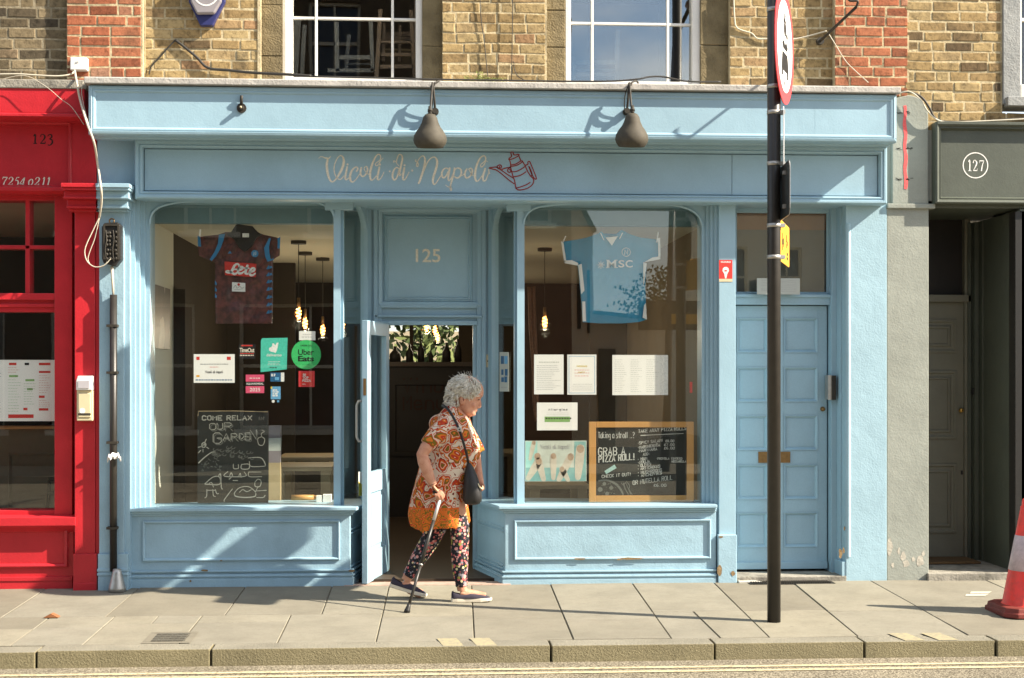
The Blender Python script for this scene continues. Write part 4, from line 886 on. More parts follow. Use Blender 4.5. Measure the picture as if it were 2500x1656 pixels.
# ================================================================== number 127, the grey shop
grey = thing('grey_shop_building', (4.2, 0, 0), 'brick building with a dark grey shop front, number 127', 'building')
def grey_shop():
    XE = 9.5
    u = lambda p: XX(p, YBR - .07)
    Yb = YBR - .07
    z0 = ZZ(300, Yb)
    hole = (u(2447), u(2447) + 1.9, ZZ(262, Yb), ZTOP + 1)
    bricks(grey, 'brick_wall', u(2210), XE, z0 - .1, ZTOP, Yb, [hole], 'stock', 'mortar', 31, dark=.18)
    b = MB(); b.box(u(2210), hole[0], .3, .4, z0, ZTOP); b.build('inner_wall', 'wall_dark', grey)
    w = MB(); zb = ZZ(256, Yb, 2480)
    w.box(u(2447), u(2489), Yb - .02, Yb + .2, zb, ZTOP); w.box(hole[1] - .13, hole[1], Yb - .02, Yb + .2, zb, ZTOP); w.box(u(2452), hole[1] + .05, Yb - .07, Yb + .2, zb - .02, ZZ(240, Yb, 2480), 0)
    w.box(XX(2488, .12), hole[1] - .1, .1, .2, ZZ(240, .1, 2490), ZZ(206, .1, 2490), 1); w.box(XX(2484, .12), XX(2492, .12), .1, .2, zb, ZTOP, 1); w.box(XX(2488, .12), hole[1] - .1, .12, .16, ZZ(52, .12, 2490), ZZ(44, .12, 2490), 1)
    wo = w.build('sash_window', [paint('grey_stone_paint', (.30, .31, .30), .8, .1, 4, .6), 'white'], grey, bevel=.004)
    g = MB(); g.box(XX(2488, .15), hole[1] - .1, .145, .15, zb, ZTOP); g.box(XX(2488, .15), hole[1] - .1, .25, .26, zb, ZTOP, 1); g.build('window_pane', ['glass', 'wall_dark'], wo)
    # rendered column
    c = MB(); c.box(XX(2165), XX(2268), .004, .9, -.02, ZZ(508, 0, 2215)); c.box(XX(2165), XX(2285, -.03), -.022, .3, ZZ(510, 0, 2215), ZZ(498, 0, 2215)); c.box(XX(2165), XX(2290, .05), .02, .3, ZZ(498, 0, 2215), ZZ(240, .02, 2215) - .25)
    # rounded top block
    xa, xb = XX(2193, .0), XX(2266, .0); za = ZZ(498, 0, 2215); zt = ZZ(233, 0, 2230)
    pts = [(xa - .05, za), (xb, za), (xb, zt - .16)] + [(xb - .16 + .16 * math.cos(a), zt - .16 + .16 * math.sin(a)) for a in [math.pi / 2 * k / 8 for k in range(1, 9)]] + [(xa - .05, zt - .03)]
    c.prism(pts, -.005, .2)
    c.box(xb, XX(2292, .05), .045, .2, za, ZZ(300, .05, 2280))
    co = c.build('rendered_column', 'grey_render', grey, bevel=.006, label='rendered grey column with flaking paint at its foot')
    s = MB(); rs = random.Random(4)
    pts = []
    for k in range(26):
        y = 258 + (462 - 258) * k / 25; v = at(2209 + 1.4 * math.sin(k * .9) + k * .09, y, -.007); pts.append((v.x, v.z, .026 * rs.uniform(.85, 1.15)))
    s.ribbon(pts, -.0075, 0, False)
    for y in (275, 364, 437):
        for x in (2196, 2220):
            for k in range(5):
                v = at(x + rs.uniform(-6, 6), y + rs.uniform(-2, 2), -.007); s.ribbon([(v.x - .012, v.z, .004), (v.x + .012, v.z + rs.uniform(-.012, .012), .005)], -.0077, 1, False)
    s.build('paint_stripe', [ink('pale_red_paint', (.78, .12, .12), .8), 'ink_black'], co, fix=False, label='red paint stripe down the grey render')
    fl = MB(); rf = random.Random(6)
    for px, y0, w, h in ((2172, 1335, 9, 26), (2205, 1358, 8, 14), (2212, 1375, 11, 10), (2180, 1380, 5, 8), (2248, 1370, 12, 16), (2230, 1366, 5, 8), (2255, 1352, 5, 7), (2195, 1345, 4, 10)):
        P = [(at(px + w * math.cos(a) * rf.uniform(.5, 1.1), y0 + h * math.sin(a) * rf.uniform(.5, 1.1), 0)) for a in [k * .7 for k in range(9)]]; fl.add([(p.x, .0028, p.z) for p in P], [tuple(range(9))])
    fl.build('bare_plaster', paint('bare_plaster', (.52, .49, .41), .9, .2, 9, .4), co, fix=False)
    # sign board
    f = MB(); Yf = -.065; xa = XX(2284, Yf); zb_, zt_ = ZZ(498, Yf, 2390), ZZ(299, Yf, 2390)
    f.box(xa + .02, XE, -.02, .3, zb_ + .01, zt_ - .005); f.box(xa + .01, XE, -.078, .2, zt_ - .02, zt_ + .004)
    f.frame(xa, XE, zb_, zt_, [(0, .1), (0, Yf), (.012, Yf - .01), (.028, Yf), (.034, Yf + .012), (.045, Yf + .008), (.055, Yf + .035), (.060, -.019)])
    fo = f.build('fascia', 'grey_paint', grey, bevel=.002, label='dark grey sign board with number 127 in a ring')
    t = MB(); Y = -.0212; cx, cz = at(2381.5, 404, Y).x, at(2381.5, 404, Y).z; r = .099
    rp = [(cx + r * math.cos(a), cz + r * math.sin(a), .008) for a in [2 * math.pi * k / 40 for k in range(41)]]; t.ribbon(rp, Y, 0, False)
    for ch, p in zip('127', (2362, 2375, 2391)):
        x = at(p, 404, Y).x; z0, z1 = at(p, 418, Y).z, at(p, 391, Y).z; h = z1 - z0; w_ = .42 * h
        G = {'1': [[(.2, .82, .12), (.5, .98, .2), (.5, .04, .28)], [(.15, .02, .10), (.9, .02, .10)]],
             '2': [[(.1, .72, .22), (.2, .92, .14), (.5, .99, .12), (.85, .8, .28), (.75, .55, .24), (.35, .22, .12), (.05, .04, .10)], [(.05, .05, .17), (.95, .05, .2)], [(.95, .05, .08), (1, .25, .06)]],
             '7': [[(.05, .93, .2), (1, .93, .2)], [(1, .95, .1), (.65, .5, .2), (.45, .0, .28)], [(.05, .95, .09), (.03, .72, .06)]]}[ch]
        for L in G: q = [(x + a * w_, z0 + b * h, k * w_) for a, b, k in L]; t.ribbon(cr(q, 4) if len(q) > 2 else q, Y, 0, False)
    t.build('house_number', 'ink_white', fo, fix=False)
    # recess with door
    Yd = .85; d = MB(); X = lambda p: XX(p, Yd); Z = lambda p: ZZ(p, Yd, 2320)
    st = MB(); st.box(XX(2262), XX(2500), -.02, 1.1, -.05, .055); st.box(XX(2262), XX(2500), -.03, .0, -.05, .058); st.build('doorstep', 'concrete', grey, bevel=.008, label='pale worn doorstep of the grey recess')
    w = MB(); xr = XX(2482); xb2 = XX(2378, Yd + .05)
    w.vextr([(xr, .0), (xr + .12, .0), (xr + .12, 1.0), (xb2, 1.0), (xb2, Yd)], 0, ZZ(505)); w.box(XX(2268), 5.3, .02, 1.2, ZZ(508, 0, 2380), ZZ(480)); w.box(XX(2268), XX(2268) - .1, .9, 1.1, 0, 3)
    for a, b, y in ((2364, 2372, .80), (2380, 2390, .74), (2398, 2406, .68)): w.box(XX(a, y), XX(b, y), y, 1.0, .05, ZZ(508))
    w.box(XX(2476), XX(2492), -.02, .1, 0, ZZ(508), 1)
    w.build('recess_wall', ['grey_paint', 'black'], grey, bevel=.003)
    zt = Z(738); zl = .07
    d.box(XX(2200, Yd), X(2364), Yd, Yd + .05, zl, zt)
    for a, b in ((905, 1072), (1132, 1302), (780, 862)):
        d.frame(X(2228), X(2335), Z(b), Z(a), [(0, Yd + .001), (0, Yd - .012), (.02, Yd - .014), (.03, Yd - .002), (.05, Yd - .002), (.06, Yd - .012), (.075, Yd - .012), (.08, Yd - .001)], 0)
    d.box(XX(2200, Yd), X(2366), Yd - .05, Yd + .05, zt, zt + .06); d.box(X(2352), X(2366), Yd - .03, Yd + .05, 0, ZZ(505, Yd)); d.box(XX(2200, Yd), X(2366), Yd + .03, Yd + .08, zt, ZZ(505, Yd), 1)
    do = d.build('door', ['dark_door', 'bar'], grey, bevel=.003, label='dark panelled door in the shaded recess')
    k = MB(); k.ell((X(2343), Yd - .035, Z(1002)), .021, 14, 8); k.tube([(X(2343), Yd, Z(1002)), (X(2343), Yd - .03, Z(1002))], .01, 8); k.build('door_knob', plain('polished_brass', (.55, .33, .08), .3, .8), do, smooth=True)
    k = MB(); k.box(X(2365), X(2372), .76, .80, Z(964), Z(948)); k.box(X(2345), X(2350), Yd - .01, Yd, Z(1159), Z(1149)); k.build('bell_push', 'black', do, bevel=.002)
    # shop window beyond
    q = MB(); q.box(XX(2492), XE, .05, .3, -.02, .6); q.box(XX(2492), XE, .05, .3, 2.5, ZZ(500)); q.box(XX(2490), XX(2510), .0, .3, 0, ZZ(500)); q.build('shop_window', 'grey_paint', grey)
    g = MB(); g.box(XX(2510), XE, .1, .105, .6, 2.5); g.box(XX(2510), XE, .6, .7, 0, 3.0, 1); g.build('window_pane', ['glass', 'wall_dark'], grey)
grey_shop()
# solid party walls and roofs so that daylight only enters through openings
sh = MB(); sh.box(XX(238, .3) - .02, XX(360, .3), .30, .5, 0, 3.9); sh.box(XX(1756, .3), XX(1788, .3), .26, .5, 0, 3.9); sh.box(XX(2066, .3), XX(2180, .3), .3, .5, 0, 3.9); sh.box(XX(238, .3), XX(2165, .3), 8.1, 8.2, 2.6, 5.6); sh.box(-4, 4.2, .35, 8.2, ZTOP, ZTOP + .2)
sh.build('party_wall', 'wall_dark', shop)
# ================================================================== things fixed to the fronts
def pv(px, py, Y): return at(px, py, Y)
def swan_lamp(px, py, label, px0):
    Yl = -.505
    c = at(px, py, Yl); b = at(px0, 274, -.36)
    t = thing('sign_lamp', (b.x, b.y, b.z), label, 'lamp', 'black swan neck lamps over the fascia')
    s = MB(); ax = Vector((.0, .22, -1)).normalized(); u = Vector((1, 0, 0)); v = ax.cross(u)
    top = c - ax * .125
    prof = [(0, .016), (.006, .036), (.03, .052), (.065, .062), (.095, .076), (.125, .099), (.16, .119), (.195, .124), (.22, .116), (.242, .1), (.248, .095), (.24, .09), (.18, .105), (.08, .05)]
    s.loft([[top + ax * d + (u * math.cos(2 * math.pi * i / 32) + v * math.sin(2 * math.pi * i / 32)) * r for i in range(32)] for d, r in prof], 0, True)
    s.build('lamp_shade', 'lampgrey', t, smooth=True)
    a = MB(); p3 = top + ax * .02; zt = at(px, 203, -.44).z; x1 = (b.x + p3.x) / 2
    a.tube(cr([b, b + Vector((0, -.045, .02)), Vector((b.x * .8 + p3.x * .2, -.435, (b.z + zt) / 2)), Vector((x1, -.44, zt)), Vector((p3.x * .8 + b.x * .2, -.47, (zt + p3.z) / 2)), p3], 6), .0085, 8)
    a.tube([p3 + Vector((0, .008, .075)), p3 + Vector((0, .0, .0))], [.013, .017], 10); a.tube([p3 + Vector((0, .006, .05)), p3 + Vector((0, .0, .035))], .019, 10)
    a.tube(cr([Vector((x1 + .01, -.43, zt - .02)), Vector((x1 + .02, -.43, zt + .005)), Vector((x1 + .07, -.36, zt + .03)), Vector((x1 + .13, -.1, zt + .02))], 5), .0075, 6); a.tube(cr([b + Vector((-.015, -.02, 0)), b + Vector((-.02, -.05, .09)), Vector((x1 - .012, -.425, zt - .03)), Vector((x1 + .03, -.40, zt + .02))], 5), .0045, 6)
    a.build('arm', 'dusty_black', t, smooth=True)
    k = MB(); k.tube([b + Vector((0, .02, 0)), b + Vector((0, -.03, 0))], .028, 14); k.tube([b + Vector((0, -.03, 0)), b + Vector((0, -.055, 0))], .02, 12); k.build('wall_plate', 'dusty_black', t)
swan_lamp(1050, 320, 'dark swan neck lamp hanging over the word Napoli', 1062)
swan_lamp(1543, 318, 'dark swan neck lamp hanging nearer the sign post', 1529)
b = at(591, 266, -.335); t = thing('lamp_bracket', tuple(b), 'bare lamp bracket left on the cornice without its lamp', 'bracket')
m = MB(); m.tube([b + Vector((0, .01, 0)), b + Vector((0, -.035, 0))], .036, 16); m.tube([b + Vector((0, -.03, 0)), b + Vector((0, -.07, 0))], [.02, .015], 12); m.build('wall_plate', 'dusty_black', t)
m = MB(); m.tube([b + Vector((0, -.03, .02)), b + Vector((.0, -.045, .06)), b + Vector((.003, -.05, .09))], .011, 8); m.tube([b + Vector((0, -.07, 0)), b + Vector((0, -.074, 0))], .008, 10, 1); m.build('stub', ['dusty_black', 'plastic_c'], t, smooth=True)

# alarm box
def alarm():
    Y = YBR; t = thing('alarm_box', tuple(at(505, 20, Y)), 'white and blue burglar alarm box on the yellow bricks', 'alarm box')
    P = lambda L, y: [(at(a, c, y).x, at(a, c, y).z) for a, c in L]
    m = MB(); m.prism(P([(459, -70), (551, -70), (549, 5), (519, 63), (489, 63), (461, 5)], Y - .05), Y - .06, Y + .0); m.build('base', plain('alarm_blue', (.03, .035, .13), .4), t, bevel=.006)
    m = MB(); f = [(464, -68), (545, -68), (540, 4), (523, 33), (480, 34), (465, 4)]
    m.prism(P(f, Y - .1), Y - .105, Y - .055); m.build('cover', plain('alarm_grey', (.27, .25, .26), .3), t, bevel=.012)
    m = MB(); c = at(503, -25, Y - .106); m.ribbon([(c.x + .1 * math.cos(a), c.z + .12 * math.sin(a), .012) for a in [R(d) for d in range(190, 351, 10)]], Y - .1065); m.build('logo_ring', 'ink_white', t, fix=False)
alarm()
def cable(name, pts, r, mat, label, n=6, k=6):
    m = MB(); m.tube(cr([at(*p) for p in pts], k), r, n); return tag(m.build(name, mat, smooth=True), label, 'cable')
# junction box and the wiring at the party wall
b = at(192, 156, .03); t = thing('junction_box', tuple(b), 'small white junction box above the red and blue fronts', 'junction box')
m = MB(); m.box(XX(171, -.02), XX(212, -.02), -.02, .045, at(192, 171, -.02).z, at(192, 140, -.02).z); m.build('cover', 'plastic_w', t, bevel=.006)
m = MB(); m.tube(cr([b + Vector((0, -.055, .012)), b + Vector((.01, -.053, .0)), b + Vector((-.01, -.053, -.005))], 4), .002, 5); m.build('seal', 'ink_grey', t)
cable('drop_cable', [(182, 172, -.1), (188, 205, -.27), (196, 245, -.28), (212, 300, -.42), (230, 350, -.43), (238, 400, -.25), (246, 455, -.33), (248, 490, -.28), (243, 530, -.19), (240, 540, -.15)], .0085, 'cable_w', 'pale cable pair dropping from the white junction box')
cable('loop_cable', [(243, 530, -.19), (226, 565, -.19), (210, 600, -.2), (207, 620, -.2), (214, 640, -.2), (232, 652, -.2), (254, 648, -.2), (270, 632, -.2)], .0042, 'cable_w', 'longer loop of cream wire beside the black terminal box')
cable('loop_cable', [(243, 530, -.19), (232, 580, -.18), (219, 615, -.18), (215, 635, -.18), (225, 650, -.18), (248, 652, -.19), (262, 640, -.2)], .0035, 'cable_w', 'tighter inner loop of wire beside the black terminal box')
cable('hanging_wire', [(203, 200, -.25), (199, 225, -.26), (205, 260, -.3), (215, 300, -.38), (222, 330, -.4)], .003, 'cable_w', 'thin wire with a white connector over the red cornice')
cable('slack_wire', [(0, 195, -.26), (60, 185, -.26), (110, 210, -.27), (150, 243, -.27), (175, 262, -.27), (205, 305, -.3)], .0022, 'cable_w', 'slack thin wire crossing the red fascia')
cable('ledge_wire', [(-20, 182, -.1), (40, 181, -.12), (90, 184, -.12), (140, 186, -.12), (172, 182, -.1), (180, 175, -.05)], .006, 'cable_w', 'cream cable lying on the mossy ledge')
cable('black_cable', [(428, 98, .085), (450, 115, .08), (480, 140, .078), (508, 166, .075), (560, 172, .07), (620, 178, .06), (700, 182, .03), (760, 186, .0)], .0115, 'cable_b', 'thick black cable running down to the cornice ledge')
cable('thin_cable', [(428, 98, .085), (412, 115, .082), (390, 140, .08), (370, 162, .08), (364, 182, .08)], .006, 'cable_b', 'short thin cable slanting down the bricks below the alarm')
cable('ledge_cable', [(760, 187, -.1), (900, 190, -.12), (1060, 194, -.14), (1200, 196, -.14), (1400, 199, -.14), (1500, 198, -.16), (1560, 193, -.16), (1585, 188, -.14), (1620, 188, -.12), (1680, 199, -.12), (1760, 200, -.1)], .007, 'cable_b', 'black cable lying along the cornice ledge')
cable('wall_wire', [(1171, -40, .082), (1174, 40, .083), (1182, 100, .082), (1188, 160, .08), (1192, 195, .07)], .0035, 'cable_b', 'thin wire on the bricks above the ferns')
cable('wall_wire', [(1252, -40, .06), (1251, 60, .062), (1250, 130, .062), (1249, 195, .06)], .0035, 'cable_b', 'thin straight wire on the bricks beside the stone jamb')
cable('wall_wire', [(1254, 150, .06), (1256, 170, .055), (1264, 186, .04), (1280, 196, .0)], .003, 'cable_b', 'short curled wire end above the cornice')
cable('brick_cable', [(1790, -30, .085), (1793, 40, .085), (1797, 65, .085), (1810, 74, .085), (1835, 82, .085), (1850, 95, .085), (1880, 95, .08), (1930, 97, .08), (1975, 88, .075), (2018, 76, .02)], .006, 'cable_w', 'cream cable crossing the bricks behind the round sign')
cable('stay_wire', [(2020, 78, .01), (2040, 110, .01), (2065, 150, .01), (2090, 175, .005), (2120, 202, -.02)], .0035, 'cable_w', 'pale stay wire crossing the red brick pier')
cable('cable_bundle', [(2195, 224, -.03), (2225, 226, -.05), (2250, 238, -.06), (2268, 262, -.06), (2282, 288, -.05), (2305, 297, -.03), (2350, 298, -.02), (2400, 297, -.02), (2460, 292, -.02), (2520, 288, -.02)], .009, 'cable_b', 'black cable bundle draped over the grey sign')
cable('cable_bundle', [(2190, 230, -.03), (2220, 224, -.06), (2248, 244, -.06), (2262, 268, -.06), (2290, 294, -.05), (2330, 298, -.03), (2420, 295, -.03), (2520, 290, -.03)], .006, 'cable_w', 'pale cable bundle draped over the grey sign')
# iron hook
def hook():
    a = at(2003, 100, .03); e = at(2090, 18, -.75); t = thing('iron_bracket', tuple(a), 'rusty iron rod with a hooked end on the red brick pier', 'bracket')
    m = MB(); m.tube([a - (e - a) * .12, a, e], .011, 8); m.tube(cr([e, e + Vector((.005, -.02, .04)), e + Vector((-.05, -.01, .045)), e + Vector((-.07, 0, .09))], 5), .009, 6); m.build('rod', 'dusty_black', t, smooth=True)
    m = MB(); m.tube([a + Vector((0, .03, 0)), a + Vector((0, -.01, 0))], .03, 10); m.build('wall_plate', 'dusty_black', t)
hook()
# black terminal box, conduit and its steel shoe
at0 = at
def terminal():
    at = lambda px, py, Y: at0(px, py, Y - .09)
    b = at(273, 595, .0); t = thing('terminal_box', tuple(b), 'open black cable terminal box on the blue pilaster', 'terminal box')
    m = MB(); Y = -.10; YS = Y - .09; P = [(252, 556), (258, 546), (290, 544), (297, 552), (298, 634), (284, 652), (256, 644), (252, 632)]
    m.prism([(at(a, c, -.05).x, at(a, c, -.05).z) for a, c in P], YS, -.09); m.build('case', 'black', t, bevel=.008)
    m = MB(); rb = random.Random(2)
    for i in range(7):
        for p in (262, 269, 283):
            v = at(p + rb.uniform(-1.5, 1.5), 568 + i * 10.5 + rb.uniform(-2, 2), Y - .005); m.ell(v, (.012 * rb.uniform(.6, 1.2), .010, .013), 8, 6)
    for p in (258, 276): m.tube(cr([at(p, 562, Y - .006), at(p + 2, 585, Y - .012), at(p - 1, 610, Y - .012), at(p + 2, 640, Y - .006)], 4), .005, 6)
    m.build('terminals', 'dusty_black', t, smooth=True)
    m = MB(); m.frame(XX(253, YS), XX(291, YS), at(273, 634, Y).z, at(273, 548, Y).z, [(0, YS + .002), (0, YS - .012), (.012, YS - .012), (.012, YS + .002)]); m.build('rim', 'dusty_black', t)
    m = MB(); v = at(273, 540, -.05); m.tube([v + Vector((.018 * math.cos(a), 0, .018 * math.sin(a))) for a in [2 * math.pi * k / 12 for k in range(13)]], .006, 6, 0, False); m.build('lug', 'brass', t)
    p = thing('conduit_pipe', tuple(at(277, 1390, -.03)), 'black cable conduit running down the blue pilaster', 'pipe')
    m = MB(); m.tube([at(277, 1395, -.035), at(277, 720, -.035)], .027, 14); m.build('tube', 'pole', p, smooth=True)
    m = MB(); m.tube([at(277, 728, -.035), at(275, 690, -.04), at(273, 650, -.06)], [.007, .01, .012], 8); m.build('cable_tail', 'cable_w', p, smooth=True)
    m = MB()
    for y in (796, 910, 1080, 1288): m.box(XX(264, -.09), XX(290, -.09), -.155, -.09, at(277, y + 3, 0).z, at(277, y - 3, 0).z)
    m.build('clip', 'dusty_black', p)
    m = MB(); rb = random.Random(8); v = at(280, 1122, -.06)
    pts = []
    for i in range(9): pts.append(v + Vector((-.05 + .1 * i / 8, -.02 - .02 * math.sin(i * .8), .03 * math.sin(i / 8 * math.pi) + rb.uniform(-.01, .01))))
    m.loft([[q + Vector((0, -.012, 0)), q + Vector((0, .004, .02 + rb.uniform(0, .01))), q + Vector((0, .01, -.02))] for q in pts]); tag(m.build('plastic_scrap', 'plastic_w'), 'scrap of white plastic caught round the conduit', 'litter')
    c = gp(271, 1456); c = Vector((c.x, -.17, gz(-.17))); h = at(265, 1390, -.085).z - c.z
    m = MB(); m.lathe(c, [(.066, 0), (.062, .03), (.034, h * .85), (.03, h), (.024, h), (.024, h - .02)], 22); tag(m.build('conduit_shoe', 'steel', smooth=True), 'galvanised steel cone round the foot of the conduit', 'pipe guard')
terminal()
def intercom():
    S = -.075; a, c = XX(187, -.13), XX(226, -.13); t = thing('intercom', tuple(at(206, 1028, -.01)), 'cream and white entry box on the crimson pilaster', 'intercom')
    z = lambda y: at(206, y, -.13).z
    m = MB(); m.box(a, c, S - .055, S, z(1028), z(953)); m.box(a + .012, c - .012, S - .062, S - .05, z(1020), z(960)); m.build('case', 'plastic_c', t, bevel=.006)
    m = MB(); m.prism([(a, z(953)), (c, z(953)), (c, z(918)), (a + .012, z(918)), (a, z(930))], S - .075, S); m.build('cover', 'plastic_w', t, bevel=.005)
    m = MB(); m.box(a + .016, c - .02, S - .08, S - .07, z(948), z(930)); m.build('display', plain('lilac_panel', (.42, .40, .42), .4), t)
    m = MB(); v = at(201, 1003, -.14); m.disc(v.x, v.z, .022, S - .0635, 0, 18); m.box(a + .012, c - .012, S - .064, S - .06, z(1014), z(1009), 1); m.build('badge', ['ink_white', 'dusty_black'], t, fix=False)
intercom()
# ferns on the ledge
def fern():
    rf = random.Random(9); o = at(1176, 198, .0); t = thing('fern', tuple(o), 'small green ferns growing out of the cornice ledge', 'plant')
    mats = [plain('fern_green', (.13, .17, .035), .7, 0, .35, 20), plain('fern_pale', (.30, .31, .10), .7, 0, .3, 20)]
    for nm, cx, n in (('frond_tuft', 1160, 13), ('frond_tuft', 1196, 15)):
        m = MB(); b = at(cx, 198, .02)
        for i in range(n):
            a = rf.uniform(-1.15, 1.15); L = rf.uniform(.06, .13); d = Vector((math.sin(a), rf.uniform(-.5, .1), math.cos(a) * .9)); p = b + Vector((rf.uniform(-.06, .06), rf.uniform(-.03, .02), -.01)); k = rf.randint(0, 1)
            pts = [p + d * L * s + Vector((0, 0, -.05 * s * s * abs(a))) for s in (0, .25, .5, .75, 1)]
            m.tube(pts, .0015, 4, k)
            for s, q in zip((.25, .4, .55, .7, .85), (pts[1], (pts[1] + pts[2]) / 2, pts[2], pts[3], (pts[3] + pts[4]) / 2)):
                for sg in (-1, 1):
                    e = q + Vector((d.z * sg, rf.uniform(-.4, .4), -d.x * sg + .4)).normalized() * .026 * (1.15 - s); w = Vector((0, .006, .004))
                    m.add([q, (q + e) / 2 + w, e, (q + e) / 2 - w], [(0, 1, 2, 3)], k)
        m.build(nm, mats, t)
fern()

# ================================================================== notices, stickers and boards
GI, GO = .158, .142                       # just inside and just outside the shop glass
def card(name, box, Y, mat, label, cat, th=.0015, group=None, r=0):
    x0, y0, x1, y1 = box; a, b = at(x0, y1, Y), at(x1, y0, Y)
    m = MB(); m.box(a.x, b.x, Y, Y + th, a.z, b.z)
    return tag(m.build(name, mat, bevel=r), label, cat, group), (a.x, b.x, a.z, b.z)
def marks(parent, name, mats, fn, **k):
    m = MB(); fn(m); return m.build(name, mats, parent, fix=False, **k)
def lines(m, x0, x1, z0, z1, n, Y, mi=0, h=.004, seed=0, lo=.5, cen=False):
    rl = random.Random(seed)
    for i in range(n):
        z = z1 - (z1 - z0) * (i + .5) / n; L = (x1 - x0) * rl.uniform(lo, 1); s = x0 + ((x1 - x0) - L) / 2 if cen else x0; x = s
        while x < s + L:
            w = min(rl.uniform(.008, .022), s + L - x); m.add([(x, Y, z - h / 2), (x + w, Y, z - h / 2), (x + w, Y, z + h / 2), (x, Y, z + h / 2)], [(0, 1, 2, 3)], mi); x += w + .005
def rect(m, x0, x1, z0, z1, Y, mi=0): m.add([(x0, Y, z0), (x1, Y, z0), (x1, Y, z1), (x0, Y, z1)], [(0, 1, 2, 3)], mi)
E = .0006
o, (a, b, c, d) = card('notice', (473, 865, 573, 935), GI, 'paper', 'white certificate taped inside the window above the chalk garden board', 'notice')
def f(m):
    rect(m, a + .02, a + .045, d - .045, d - .02, GI - E, 0); rect(m, b - .06, b - .03, d - .045, d - .02, GI - E, 0); lines(m, a + .04, b - .04, d - .085, d - .07, 1, GI - E, 1, .008, 1, .9, True); lines(m, a + .12, b - .12, d - .105, d - .095, 1, GI - E, 0, .004, 1, .9, True)
    scribe(m, 'Vicoli di Napoli', a + .09, b - .09, d - .147, d - .13, GI - E, .003, 2, .05); rect(m, a + .02, a + .045, c + .045, c + .06, GI - E, 3); lines(m, a + .015, b - .02, c + .015, c + .03, 1, GI - E, 4, .008, 6, 1)
marks(o, 'print', ['ink_red', 'ink_grey', 'ink_black', 'sign_yellow', 'ink_navy'], f)
o, (a, b, c, d) = card('sticker', (583, 840, 623, 876), GI, 'ink_black', 'black window sticker with cream lettering under a red bar', 'sticker')
def f(m):
    rect(m, a + .02, b - .02, d - .018, d - .008, GI - E, 0); print_text(m, 'TimeOut', (a + b) / 2, d - .048, .034, GI - E, 1, .02, 0, 1, 0, .9, b - a - .012); rect(m, a + .01, b - .01, d - .078, d - .072, GI - E, 0); lines(m, a + .01, b - .01, d - .094, d - .084, 1, GI - E, 1, .008, 3, 1)
marks(o, 'print', ['ink_red', 'letter'], f)
# teal sticker with a bird-like head
P = [(640, 826), (702, 825), (700, 902), (636, 909), (637, 832)]
m = MB(); m.prism([(at(*p, GI).x, at(*p, GI).z) for p in P], GI, GI + .0015); o = tag(m.build('sticker', 'ink_teal'), 'tall teal sticker with a white kangaroo head shape', 'sticker')
def f(m):
    K = [(757, 410), (770, 385), (800, 378), (822, 350), (820, 308), (850, 302), (878, 345), (905, 290), (940, 290), (930, 350), (915, 420), (885, 490), (850, 470), (800, 465), (765, 440)]
    m.prism([(at(560 + x / 7.84, 800 + y / 7.84, GI).x, at(560 + x / 7.84, 800 + y / 7.84, GI).z) for x, y in K], GI - E, GI - E * .5)
    v = at(669, 867, GI); print_text(m, 'deliveroo', v.x, v.z, .022, GI - E, 0, .015, 0, 1, 0, 1, .115)
    for y in (883, 887, 891): q = at(669, y, GI); lines(m, q.x - .05, q.x + .05, q.z - .004, q.z + .004, 1, GI - E, 0, .003, y, .8, True)
    q = at(668, 898, GI); lines(m, q.x - .03, q.x + .03, q.z - .004, q.z + .004, 1, GI - E, 1, .006, 3, 1, True)
marks(o, 'print', ['ink_white', 'ink_black'], f)
o, (a, b, c, d) = card('sticker', (730, 809, 770, 831), GI, 'paper', 'blank looking white label over the round green sticker', 'sticker', r=.0006)
marks(o, 'print', ['ink_grey'], lambda m: lines(m, a + .02, b - .02, c + .015, d - .015, 2, GI - E, 0, .005, 4, .7, True))
m = MB(); v = at(747.5, 866, GI); m.prism([(v.x + .1145 * math.cos(2 * math.pi * k / 40), v.z + .1145 * math.sin(2 * math.pi * k / 40)) for k in range(40)], GI, GI + .0015); o = tag(m.build('sticker', 'ink_lime'), 'round green sticker reading Uber Eats', 'sticker')
def f(m):
    q = at(747, 844, GI); print_text(m, 'ORDER ON', q.x, q.z, .012, GI - E, 0, .01, 0, 1, 0, 1, .085)
    q = at(747, 860, GI); print_text(m, 'Uber', q.x, q.z, .044, GI - E, 0, .012, 0, 1, 0, .95, .123)
    q = at(747, 876, GI); print_text(m, 'Eats', q.x, q.z, .043, GI - E, 0, .03, 0, 1, 0, .95, .123)
marks(o, 'print', ['ink_black'], f)
o, (a, b, c, d) = card('sticker', (729, 906, 768, 945), GI, 'ink_coral', 'square coral red sticker reading 50 top pizza', 'sticker')
def f(m):
    for i, (tx, z) in enumerate((('50', d - .03), ('TOP', d - .052), ('PIZZA', d - .075))): print_text(m, tx, a + .028 + (.018, .028, .038)[i] * .9, z, .019, GI - E, 0, .03, 0, 1, 0, .95)
    print_text(m, '2024', a + .04, c + .022, .009, GI - E, 0, .01); m.frame(a + .005, b - .005, c + .005, d - .005, [(0, GI - E), (.002, GI - E)], 1)
marks(o, 'print', ['ink_white', 'ink_pink'], f)
o, (a, b, c, d) = card('sticker', (600, 915, 645, 960), GI, 'ink_black', 'pink and black award sticker dated 2025', 'sticker')
